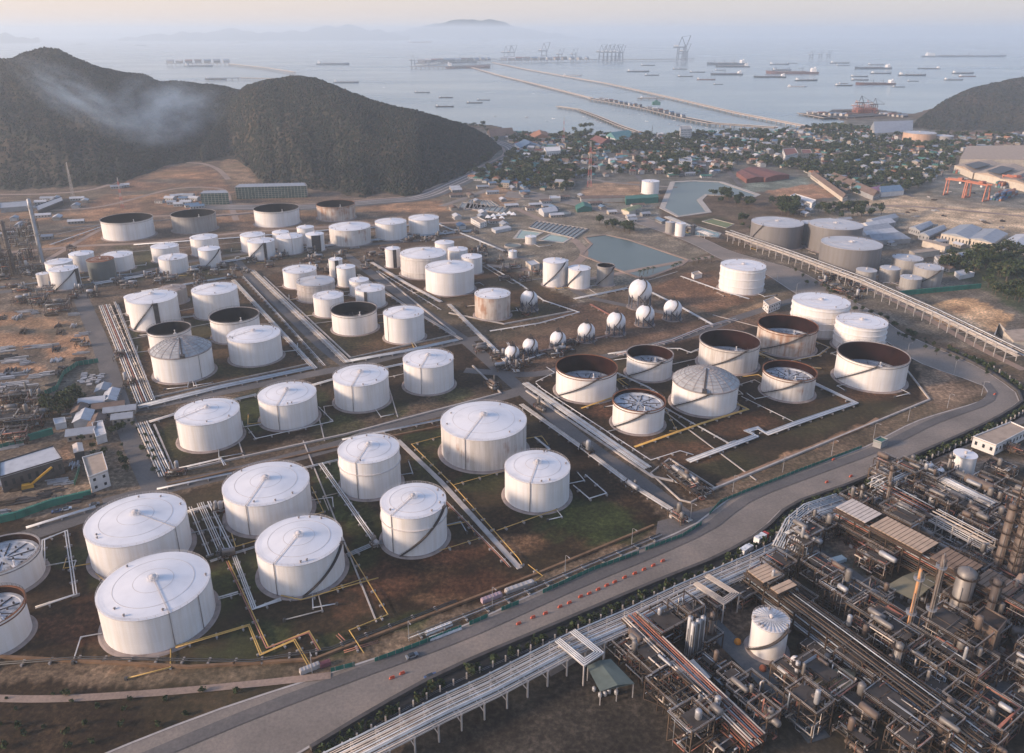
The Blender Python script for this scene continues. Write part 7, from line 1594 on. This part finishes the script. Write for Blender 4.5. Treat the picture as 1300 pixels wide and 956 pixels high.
scatter([(160, 530), (172, 528), (212, 612), (200, 614)], 12, 3, mtree('shrub along the left road by the pipe bundle', 'shrubs along the left road', .35), seed=20)
# worn bands along the carriageway
def lane(t, w_, i0, i1, mat, z=None): strip('road', [(a[0]+(b[0]-a[0])*t, a[1]+(b[1]-a[1])*t) for a, b in zip(EA, EB)][i0:i1], w_, mat, z=z, sm=False)
lane(.24, 5, 0, 40, m_asph); 

strip('path', G([(-60, 885), (60, 888), (200, 880), (330, 868), (420, 858)]), 3.0, m_dirt)
scatter([(-40, 880), (330, 875), (150, 945), (-40, 960)], 26, 4, lambda x, y, r_, i: tag((lambda o: (COL.objects.link(o), setattr(o, 'location', (x, y, 0)), setattr(o, 'scale', (r_.uniform(.5, 1.3),)*3), setattr(o, 'rotation_euler', (0, 0, r_.random()*6)), o)[-1])(bpy.data.objects.new('scrub_bush', BUSH[i % 2])), 'low scrub bush on the rough verge below the near dyke', 'bush', 'scrub bushes on the near verge'), seed=23)
scatter([(120, 350), (330, 322), (600, 292), (640, 318), (640, 345), (470, 345), (330, 352), (170, 372)], 26, 8, mhut('beside the back tank street', 'small huts by the back tank street', ('pale', 'grey')) if False else mmod('small pipe manifold on the bare ground between tank streets', 'pipe manifolds between tank streets', (1.8, 2.5)), seed=24)
scatter([(1000, 300), (1150, 262), (1300, 285), (1300, 300), (1150, 290), (1050, 320)], 16, 13, mstack('stored goods laid out on the sandy yard before the warehouses', 'goods on the sandy yard'), seed=25)
scatter([(1150, 225), (1290, 215), (1300, 250), (1180, 255)], 14, 16, mstack('stored goods on the port yard below the tan warehouses', 'goods on the port yard'), seed=26)
# ---------------------------------------------------------------- bay: piers, cranes, ships
m_pier = plain('pier_concrete', (0.34, 0.27, 0.22), .85, var=.2); m_hull = plain('dark_hull_paint', (0.025, 0.034, 0.042), .6, var=.3); m_hulr = plain('rusty_hull_paint', (0.16, 0.07, 0.05), .7, var=.3); m_hulb = plain('grey_blue_hull_paint', (0.12, 0.15, 0.18), .6, var=.2); m_deck = plain('ship_deck', (0.20, 0.16, 0.14), .7, var=.3); m_craneb = plain('harbour_crane_paint', (0.11, 0.13, 0.16), .6, var=.2)
SEA = -1.2
def pier(pts, w_, label, k, h_=4.5, step=25, mat=None, name='pier'):
    g = G(pts, k); o = th(name, (g[0][0], g[0][1], 0), label, 'pier'); L, Rr = offset(g, w_/2), offset(g, -w_/2); mb = MB(); n = len(g)
    for zz in (h_, h_-1.2): mb.v += [(x, y, zz) for x, y in L]+[(x, y, zz) for x, y in Rr]
    for i in range(n-1): a = 2*n; mb.face((i, i+n, i+n+1, i+1)); mb.face((a+i, a+i+1, a+i+n+1, a+i+n)); mb.face((i, i+1, a+i+1, a+i)); mb.face((n+i+1, n+i, a+n+i, a+n+i+1))
    part(mb, 'deck', mat or m_pier, o); me = None
    for sd in (-1, 1):
        gg = offset(g, sd*(w_/2-.3)); mb = MB()
        for a, b in zip(gg, gg[1:]): mb.bar((*a, h_+.5), (*b, h_+.5), .3, 1.0)
        part(mb, 'parapet', m_kerb, o)
    tot = sum(math.dist(a, b) for a, b in zip(g, g[1:])); step = max(step, tot/95)
    for x, y, a in along(g, step):
        if me is None: mb = MB(); mb.box(0, 0, -4, 1.6, 1.6, 4+h_-2); mb.box(0, w_-2, -4, 1.6, 1.6, 4+h_-2); mb.box(0, (w_-2)/2, h_-2.2, 2.0, w_, 1.0); mb.v = [(v[0], v[1]-(w_-2)/2, v[2]) for v in mb.v]; me = mb.data('pile_bent', m_pier)
        s_ = bpy.data.objects.new('pile_bent', me); COL.objects.link(s_); s_.parent = o; s_.location = (x-g[0][0], y-g[0][1], 0); s_.rotation_euler = (0, 0, a)
    del o['_o']; return o
pier([(575, 236), (700, 262), (870, 293), (1010, 318), (1150, 350), (1300, 384), (1500, 432), (1745, 480)], 15, 'long road bridge from the town to the deep-water berths, right of two', 'N')
pier([(500, 256), (600, 285), (760, 325), (950, 374)], 11, 'long narrow trestle to the tanker berth, left of two', 'N')
pier([(950, 376), (1060, 395), (1150, 412), (1290, 448), (1400, 470), (1640, 487)], 24, 'wide inner quay continuing the left trestle to the shore', 'N', mat=m_wallc)
pier([(820, 403), (900, 415), (980, 445), (1050, 475), (1125, 502)], 11, 'crooked fishing jetty crowded with boats', 'N', h_=3, mat=m_wallc)
pier([(267, 258), (400, 258), (572, 250)], 45, 'tanker berth with loading gear, nearest head of the bridges', 'N', h_=12, mat=m_wallc); pier([(300, 246), (380, 238), (600, 228)], 60, 'rear berth behind the tanker berth', 'N', h_=14, mat=m_wallc)
pier([(600, 236), (780, 233), (1000, 230), (1160, 230), (1300, 228), (1320, 227)], 60, 'long container quay on the horizon side', 'N', h_=14, mat=m_wallc)
pier([(620, 248), (740, 246), (860, 246)], 20, 'far left berth behind the left hill', 'M', h_=14, mat=m_wallc); pier([(860, 246), (1000, 262), (1108, 280)], 14, 'slim trestle behind the left hill', 'M', h_=12); pier([(770, 303), (900, 300), (1040, 303)], 20, 'near berth behind the left hill', 'M', h_=9, mat=m_wallc)
pier([(475, 428), (560, 445), (650, 440), (760, 432)], 40, 'shipyard quay on the point', 'O', h_=3, mat=m_wallc); pier([(560, 445), (600, 418), (750, 415)], 30, 'inner quay of the shipyard', 'O', h_=3, mat=m_wallc)
pier([(1120, 372), (1220, 372)], 14, 'small berth with moored craft beside the road bridge', 'N', h_=3, mat=m_wallc)
def at_h(px, py, yt, k):
    p = P(*Z(k, px, py)); t = Z(k, 0, yt)[1]; lo, hi = 3, 260
    for _ in range(30):
        h_ = (lo+hi)/2
        if proj((p.x, p.y, h_))[1] > t: lo = h_
        else: hi = h_
    return p, h_
def stscrane(px, py, yt, k, label, mat=m_craneb, boom=1):
    p, H = at_h(px, py, yt, k); o = thing('quay_crane', (p.x, p.y, 3), label, 'quay crane'); h1 = H*.55; w_ = H*.16
    mb = MB()
    for sx in (-1, 1):
        for sy in (-1, 1): mb.bar((sx*w_, sy*w_, 0), (sx*w_*.8, sy*w_*.9, h1), H*.035)
        mb.bar((sx*w_, -w_, H*.12), (sx*w_, w_, H*.12), H*.03)
    for sy in (-1, 1): mb.bar((-w_, sy*w_, H*.3), (w_, sy*w_, H*.3), H*.025)
    mb.build('portal', mat, o); mb = MB(); mb.bar((-w_*2.2, 0, h1), (w_*1.2, 0, h1), H*.05, H*.05); mb.bar((-w_, 0, h1), (w_*(-.1), 0, H*.95), H*.025); mb.bar((w_, 0, h1), (-w_*.1, 0, H*.95), H*.025); mb.build('top_frame', mat, o)
    mb = MB(); e = (w_*1.2+H*.14, 0, H*1.0) if boom else (w_*4.5, 0, h1); mb.bar((w_*1.1, 0, h1), e, H*.03); mb.bar((-w_*.1, 0, H*.95), e, H*.012); mb.build('boom', mat, o); mb = MB(); mb.box(-w_*1.4, 0, h1+H*.03, w_, w_*.6, H*.06); mb.build('machine_house', m_redw, o); return o
for i, (x, yt) in enumerate(((628, 172), (650, 170), (770, 160), (830, 183), (882, 183), (985, 167), (1000, 170), (1015, 167), (1030, 170), (1045, 167), (1056, 172), (1283, 135), (1296, 165))):
    stscrane(x, 232, yt, 'N', ('leftmost quay crane of the container quay', 'second quay crane from the left on the container quay', 'tall lone quay crane in the middle of the container quay', 'short quay crane right of the tall lone one', 'short quay crane between the lone one and the cluster of six') [i]if i < 5 else ('quay crane with raised boom in the cluster of six' if i < 11 else ('tallest quay crane at the right end of the container quay' if i == 11 else 'lower quay crane beside the tallest one')))
    if 5 <= i < 11: bpy.data.objects[-1] if False else None
for o in COL.objects:
    if o.get('label') == 'quay crane with raised boom in the cluster of six': o['group'] = 'cluster of six quay cranes'
stscrane(280, 254, 207, 'N', 'quay crane at the left tip of the tanker berth', boom=0)
for x, y, yt, lb in ((340, 250, 225, 'first'), (372, 248, 222, 'second'), (455, 236, 205, 'third'), (530, 233, 208, 'fourth'), (500, 230, 212, 'fifth')): stscrane(x, y, yt, 'N', f'small loading crane on the rear berths, {lb} from the left' if lb != 'fifth' else 'small loading crane squeezed before the last on the rear berth', boom=0)
for x, y, yt, lb in ((500, 228, 190, 'left'), (535, 224, 190, 'middle'), (565, 224, 190, 'right')): stscrane(x, y, yt, 'O', f'floating crane among the anchored ships, {lb} of three')
m_yard = plain('orange_red_shipyard_steel', (0.45, 0.16, 0.10), .6, var=.3)
for x, y, yt, lb in ((683, 425, 360, 'dark tall shipyard crane, left of two'), (735, 425, 370, 'dark tall shipyard crane, right of two')): stscrane(x, y, yt, 'O', lb, m_darkst, 0)
for x, y, yt, lb in ((665, 427, 378, 'leftmost'), (692, 424, 388, 'second'), (708, 422, 378, 'third'), (724, 424, 385, 'rightmost')): stscrane(x, y, yt, 'O', f'{lb} orange-red tower of the shipyard between the dark cranes', m_yard, 0)
module(*Z('O', 705, 425), 50, 20, 14, 'orange-red lattice structure under construction in the shipyard', 501, rot=0, mats=[m_yard])
for o in COL.objects:
    if 'orange-red lattice' in str(o.get('label')):
        for c_ in o.children:
            if c_.name.startswith('frame'): c_.data.materials[0] = m_yard
def shed_row(n_, x0, y0, x1, y1, k, z, lb, w_=26):
    for i in range(n_):
        x, y = x0+(x1-x0)*i/max(1, n_-1), y0+(y1-y0)*i/max(1, n_-1); p = P(*Z(k, x, y)); rc = ('grey', 'pale', 'red', 'brown', 'blue')[i % 5]
        key = (3, rc, i % 3); house(p.x, p.y, .1*i, 3, rc, i % 3, lb+f' with a {gname[rc]} roof', lb, 'shed')
        for o in COL.objects[-3:]:
            if o.name.startswith('shed'): o.location.z = z; o.scale = (w_/16, w_/16, 1.5 if w_ < 26 else 4.5)
shed_row(12, 310, 243, 560, 236, 'N', 14, 'port shed on the rear berth', 45); shed_row(7, 640, 246, 850, 244, 'M', 14, 'low shed on the far left berth', 40); 
shed_row(9, 985, 380, 1130, 408, 'N', 4.6, 'low shed on the inner quay', 12); shed_row(7, 1165, 414, 1290, 446, 'N', 4.6, 'low shed at the shore end of the inner quay', 12); shed_row(8, 500, 432, 640, 440, 'O', 3.1, 'shipyard shed on the point', 20); shed_row(6, 770, 432, 850, 440, 'O', 0, 'shed behind the shipyard', 18); shed_row(12, 620, 234, 930, 232, 'N', 14, 'terminal shed on the container quay', 45)
for x, y in ((1190, 400), ): p = P(*Z('N', x, y)); o = thing('quay_building', (p.x, p.y, 4.5), 'bright green frame building on the inner quay', 'building'); mb = MB(); mb.box(0, 0, 0, 22, 14, 9); mb.build('wall', m_rgrn, o); mb = MB(); mb.box(0, 0, 9.02, 14, 8, 4, taper=.4); mb.build('roof', m_rgrn, o)
def ship_parts(L, B_, kind):
    hull = MB(); n = 12; prof = []
    for i in range(n+1):
        t = i/n; w_ = B_/2*(1 if .12 < t < .78 else (max(.02, 1-((t-.78)/.22)**2) if t >= .78 else .8+.2*t/.12)); x = -L/2+L*t; prof.append((x, w_, t))
    D0 = L*.045 if kind != 'barge' else L*.04
    for z, q, s_ in ((-1.5, .72, .96), (D0*.9, 1.0, 1.0)):
        for x, w_, t in prof: hull.v.append((x*s_, w_*q, z+(D0*.5*((t-.8)/.2)**2 if z > 0 and t > .8 else 0)))
        for x, w_, t in reversed(prof): hull.v.append((x*s_, -w_*q, z+(D0*.5*((t-.8)/.2)**2 if z > 0 and t > .8 else 0)))
    m_ = 2*(n+1)
    for i in range(m_): j = (i+1) % m_; hull.face((i, i+m_, j+m_, j))
    hull.face(tuple(m_+i for i in range(m_))[::-1])
    d = MB()
    if kind in ('cargo', 'tanker'):
        k_ = 5 if kind == 'cargo' else 3
        for i in range(k_): d.box(-L*.22+L*.62*i/k_+L*.02, 0, D0*.9, L*.62/k_*.78, B_*.62, L*.012)
    else: d.box(.03*L, 0, D0*.9, L*.78, B_*.8, L*.012)
    s = MB(); s.box(-L*.40, 0, D0*.9, L*.09, B_*.8, L*.05); s.box(-L*.395, 0, D0*.9+L*.05, L*.06, B_*.9, L*.018); s.box(-L*.43, 0, D0*.9+L*.05, L*.025, B_*.25, L*.04)
    c = MB()
    for i in ((0, 1, 2) if kind == 'cargo' else (1,)): x = -L*.2+L*.25*i; c.bar((x, 0, D0*.9), (x, 0, D0*.9+L*.08), L*.006+.3); c.bar((x, 0, D0*.9+L*.07), (x+L*.09, 0, D0*.9+L*.05), L*.004+.2)
    c.bar((L*.44, 0, D0), (L*.44, 0, D0+L*.07), L*.004+.2)
    return hull, d, s, c
SHM = {}
for kind, L in (('cargo', 100), ('barge', 70), ('tanker', 180), ('boat', 14)):
    for hn, hm_ in (('d', m_hull), ('r', m_hulr), ('b', m_hulb), ('w', m_redw)):
        h_, d_, s_, c_ = ship_parts(L, L*.17 if kind != 'boat' else 4.2, kind); SHM[(kind, hn)] = (L, [('hull', h_.data('hull', hm_)), ('hatch_covers', d_.data('hatch_covers', m_deck)), ('bridge', s_.data('bridge', m_redw)), ('mast', c_.data('mast', m_craneb))])
def ship(x0, x1, y, k, kind, hn, label, group=None, rot=0.0, name='cargo_ship', cat='ship'):
    a = P(*Z(k, x0, y), SEA); b = P(*Z(k, x1, y), SEA); L0, pr = SHM[(kind, hn)]; L = (b-a).length/max(.5, math.cos(rot)); c = (a+b)/2
    o = thing(name, (c.x, c.y, SEA), label, cat, group, rot); o.scale = (L/L0,)*3
    if 'very long' in label: o.scale = (L/L0, L/L0*.45, L/L0*.4)
    for nm, me in pr:
        if kind == 'boat' and nm == 'hatch_covers': continue
        q = bpy.data.objects.new(nm, me); COL.objects.link(q); q.parent = o
SH_ = [(145, 222, 243), (175, 238, 252), (45, 104, 272), (140, 182, 264), (153, 215, 281), (72, 142, 300), (134, 172, 317), (0, 38, 260), (0, 58, 288), (345, 420, 243), (355, 428, 264), (380, 477, 277), (315, 376, 291), (440, 526, 303), (573, 645, 238), (595, 645, 247), (590, 658, 322), (605, 640, 314), (650, 714, 288), (652, 716, 301), (697, 768, 259), (714, 775, 244), (725, 802, 277), (702, 780, 318), (807, 853, 327), (863, 905, 305), (830, 930, 284), (1000, 1070, 301), (1030, 1112, 276), (1055, 1120, 288), (922, 963, 259), (410, 450, 238)]
rng = random.Random(8)
for i, (x0, x1, y) in enumerate(SH_):
    hn = 'dddbdr'[i % 6]; kind = 'cargo' if x1-x0 > 68 else 'barge'; cn_ = {'d': 'dark', 'b': 'blue-grey', 'r': 'rust-red'}[hn]
    ship(x0, x1, y, 'O', kind, hn, f'{"long" if kind == "cargo" else "short"} {cn_} {"cargo ship" if kind == "cargo" else "barge"} anchored in the rows off the town', 'ships anchored off the town', rng.uniform(-.12, .12)+(math.pi if rng.random() < .25 else 0), 'cargo_ship' if kind == 'cargo' else 'barge', 'ship' if kind == 'cargo' else 'barge') if (rng.random() or 1) else None
for x0, x1, y, k, kind, hn, lb in ((413, 485, 326, 'O', 'barge', 'w', 'pale barge nearest the road bridge among the anchored ships'), (915, 1235, 214, 'O', 'tanker', 'b', 'very long tanker lying far out at the right'), (283, 342, 348, 'N', 'barge', 'b', 'small blue-grey barge off the rounded hill, farthest left of its group'), (374, 428, 367, 'N', 'barge', 'd', 'small dark barge off the rounded hill, middle of its group'), (362, 432, 401, 'N', 'barge', 'd', 'dark barge nearest the rounded hill'), (479, 540, 387, 'N', 'barge', 'd', 'dark barge side by side with another, front of two'), (518, 568, 376, 'N', 'barge', 'b', 'blue-grey barge side by side with another, rear of two'),
    (1132, 1187, 246, 'N', 'barge', 'd', 'dark barge just below the cluster of six quay cranes'), (1080, 1165, 270, 'N', 'cargo', 'd', 'dark cargo ship between the road bridge and the container quay'), (1147, 1202, 283, 'N', 'barge', 'd', 'dark barge overlapping the stern of a cargo ship by the road bridge'), (1252, 1300, 260, 'N', 'barge', 'd', 'dark barge right of the cluster of six quay cranes, rear of two'), (1270, 1302, 288, 'N', 'barge', 'd', 'short dark barge right of the cluster of six quay cranes, front of two'), (840, 915, 285, 'N', 'barge', 'w', 'pale dredger in the water between the two bridges'),
    (-85, 42, 243, 'N', 'tanker', 'b', 'blue-grey tanker off the left hill'), (-20, 76, 311, 'N', 'cargo', 'b', 'hazy cargo ship just behind the rounded hill'), (400, 570, 256, 'N', 'tanker', 'r', 'tanker moored at the near tanker berth'), (380, 520, 236, 'N', 'tanker', 'b', 'tanker moored at the rear berth'), (258, 350, 161, 'N', 'tanker', 'r', 'faint reddish ship near the horizon'), (435, 485, 149, 'N', 'cargo', 'b', 'faint ship on the horizon below the high island'), (525, 567, 154, 'N', 'cargo', 'b', 'faint ship on the horizon, second below the high island'), (855, 905, 139, 'N', 'cargo', 'b', 'faint ship on the horizon above the cluster of cranes, left'), (950, 1005, 149, 'N', 'cargo', 'b', 'faint ship on the horizon above the cluster of cranes, right'), (690, 720, 144, 'N', 'cargo', 'b', 'tiny faint ship on the horizon above the lone crane'),
    (282, 327, 167, 'M', 'cargo', 'b', 'faint ship above the ridge of the left hill, left'), (500, 550, 172, 'M', 'cargo', 'b', 'faint ship above the ridge of the left hill, right'), (355, 395, 148, 'M', 'cargo', 'b', 'tiny faint ship above the left hill'), (685, 722, 155, 'M', 'cargo', 'b', 'tiny faint ship below the island range, left'), (885, 937, 160, 'M', 'cargo', 'b', 'faint ship below the island range, right'), (90, 140, 139, 'O', 'cargo', 'b', 'faint ship on the horizon right of the tallest crane'), (265, 325, 135, 'O', 'cargo', 'b', 'faint ship on the horizon above the floating cranes'), (475, 505, 139, 'O', 'cargo', 'b', 'tiny faint ship on the right horizon'),
    (770, 850, 300, 'M', 'cargo', 'b', 'ship moored at the near berth behind the left hill'), (690, 800, 250, 'M', 'cargo', 'b', 'ship moored at the far left berth'), (1130, 1190, 368, 'N', 'barge', 'w', 'pale craft moored at the small berth by the road bridge')):
    ship(x0, x1, y, k, kind, hn, lb, None, 0, 'barge' if kind == 'barge' else 'cargo_ship', 'barge' if kind == 'barge' else 'ship')
for i in range(64):
    q = [(1085, 428), (1150, 455), (1175, 465), (1200, 478), (850, 450), (800, 445), (775, 455), (700, 440), (580, 437), (725, 352), (1240, 465), (1270, 470), (478, 402), (165, 328), (100, 310), (1215, 440), (1100, 432)][i] if i < 17 else (None if i > 999 else ((845+rng.random()*190, 0) if i < 34 else ((1020+rng.random()*280, 1) if i < 54 else (1310+rng.random()*200, 2))))
    x, y = q
    if i >= 17: y = {0: 404+(x-830)*.33+rng.choice((-8, 8))*rng.uniform(.7, 1.3)-2, 1: 398+(x-1020)*.17+rng.choice((-9, 11))*rng.uniform(.8, 1.4), 2: 455+(x-1310)*.16+rng.uniform(12, 28)}[q[1]]
    L_ = rng.uniform(7, 12); ship(x, x+L_, y, 'N', 'boat', 'dwbr'[i % 4], {'d': 'dark', 'w': 'white', 'b': 'blue-grey', 'r': 'reddish'}['dwbr'[i % 4]]+' fishing boat lying near the jetties', 'fishing boats by the jetties', rng.uniform(-.8, .8), 'fishing_boat', 'fishing boat')
# smoke drifting before the left hill
m_sm = bpy.data.materials.new('thin_blue_smoke'); nt = NT(m_sm); oc = nt.add('ShaderNodeTexCoord').outputs['Object']
ln = nt.add('ShaderNodeVectorMath', {0: oc}, operation='LENGTH').outputs['Value']; nn = nt.add('ShaderNodeTexNoise', {'Vector': oc, 'Scale': 2.2, 'Detail': 5.0, 'Roughness': .6}).outputs['Fac']
fa = nt.add('ShaderNodeMath', {0: nt.add('ShaderNodeMapRange', {'Value': ln, 'From Min': 1.0, 'From Max': .15}).outputs[0], 1: ramp(nt, nn, [(.42, 0.0), (.68, 1.0)])}, operation='MULTIPLY').outputs[0]
de = nt.add('ShaderNodeMath', {0: fa, 1: .017}, operation='MULTIPLY').outputs[0]
nt.add('ShaderNodeOutputMaterial', {'Volume': nt.add('ShaderNodeVolumePrincipled', {'Color': (.66, .82, 1, 1), 'Density': de, 'Anisotropy': .2}).outputs[0]})
for px_, py_2, dist, sx, sy, sz, ry, lb in ((100, 125, 1020, 95, 50, 30, 32, 'thin blue smoke drifting down the face of the left hill'), (205, 140, 1040, 85, 60, 50, -8, 'thin blue smoke patch in the saddle between the hills')):
    d = ray(px_, py_2); t = dist/d.y; mb = MB(); mb.sphere((0, 0, 0), 1, 20, 12); o = mb.build('smoke', m_sm); o.location = (d.x*t, d.y*t, CH+d.z*t); o.scale = (sx, sy, sz); o.rotation_euler = (0, R(ry), 0); tag(o, lb, kind='stuff')
# ---------------------------------------------------------------- light, sky, air
SUN_EL, SUN_AZ = R(18), R(-108)      # azimuth measured from +Y towards +X
sl = bpy.data.lights.new('sun', 'SUN'); so = bpy.data.objects.new('sun', sl); COL.objects.link(so)
sl.energy = 2.6; sl.angle = R(8); sl.color = (1.0, 0.76, 0.56)
dv = Vector((math.sin(SUN_AZ)*math.cos(SUN_EL), math.cos(SUN_AZ)*math.cos(SUN_EL), math.sin(SUN_EL)))
so.rotation_euler = dv.to_track_quat('Z', 'Y').to_euler(); so.location = (0, 0, 400)
w = bpy.data.worlds.new('World'); sc.world = w; w.use_nodes = True
nt = w.node_tree; nt.nodes.clear()
sky = nt.nodes.new('ShaderNodeTexSky'); sky.sky_type = 'NISHITA'; sky.sun_disc = False
sky.sun_elevation = SUN_EL; sky.sun_rotation = SUN_AZ; sky.altitude = 100; sky.air_density = 1.0; sky.dust_density = 1.5; sky.ozone_density = 2.0
bg = nt.nodes.new('ShaderNodeBackground'); bg.inputs[1].default_value = 0.15
ou = nt.nodes.new('ShaderNodeOutputWorld')
class WN(NT):
    def __init__(s): s.t = nt; s.n = nt.nodes; s.l = nt.links
W_ = WN()
dr = W_.add('ShaderNodeTexCoord').outputs['Generated']
zc = W_.add('ShaderNodeSeparateXYZ', {0: dr}).outputs[2]
sd = W_.add('ShaderNodeVectorMath', {0: dr, 1: (-0.98, 0.2, 0.0)}, operation='DOT_PRODUCT').outputs['Value']
hc_ = ramp(W_, W_.add('ShaderNodeMapRange', {'Value': sd, 'From Min': -0.7, 'From Max': 0.9}).outputs[0], [(0.0, (2.25, 2.12, 2.17)), (0.45, (2.6, 2.33, 2.2)), (1.0, (3.5, 2.75, 2.2))])
tint = mix(W_, 1.0, sky.outputs[0], (0.98, 0.95, 1.0), 'MULTIPLY')
fac_ = ramp(W_, zc, [(0.0, 0.97), (0.08, 0.80), (0.45, 0.0)])
nt.links.new(mix(W_, fac_, tint, hc_), bg.inputs[0]); nt.links.new(bg.outputs[0], ou.inputs[0])
hz = MB(); hz.box(0, 14900, -8, 90000, 30300, 330)
hm = bpy.data.materials.new('haze_air'); t_ = NT(hm)
vol = t_.add('ShaderNodeVolumePrincipled', {'Color': (0.84, 0.93, 1.0, 1), 'Density': HAZE, 'Anisotropy': 0.25})
t_.add('ShaderNodeOutputMaterial', {'Volume': vol.outputs[0]})
ho = hz.build('haze', hm); tag(ho, kind='stuff', label='thin morning haze over the bay and the plant')
sc.view_settings.view_transform = 'Standard'; sc.view_settings.look = 'None'; sc.view_settings.gamma = 1
sc.view_settings.use_curve_mapping = False; sc.view_settings.exposure = EXPO
sc.cycles.volume_bounces = 1; sc.cycles.max_bounces = 6; sc.cycles.diffuse_bounces = 3; sc.cycles.glossy_bounces = 2
sc.cycles.use_denoising = True
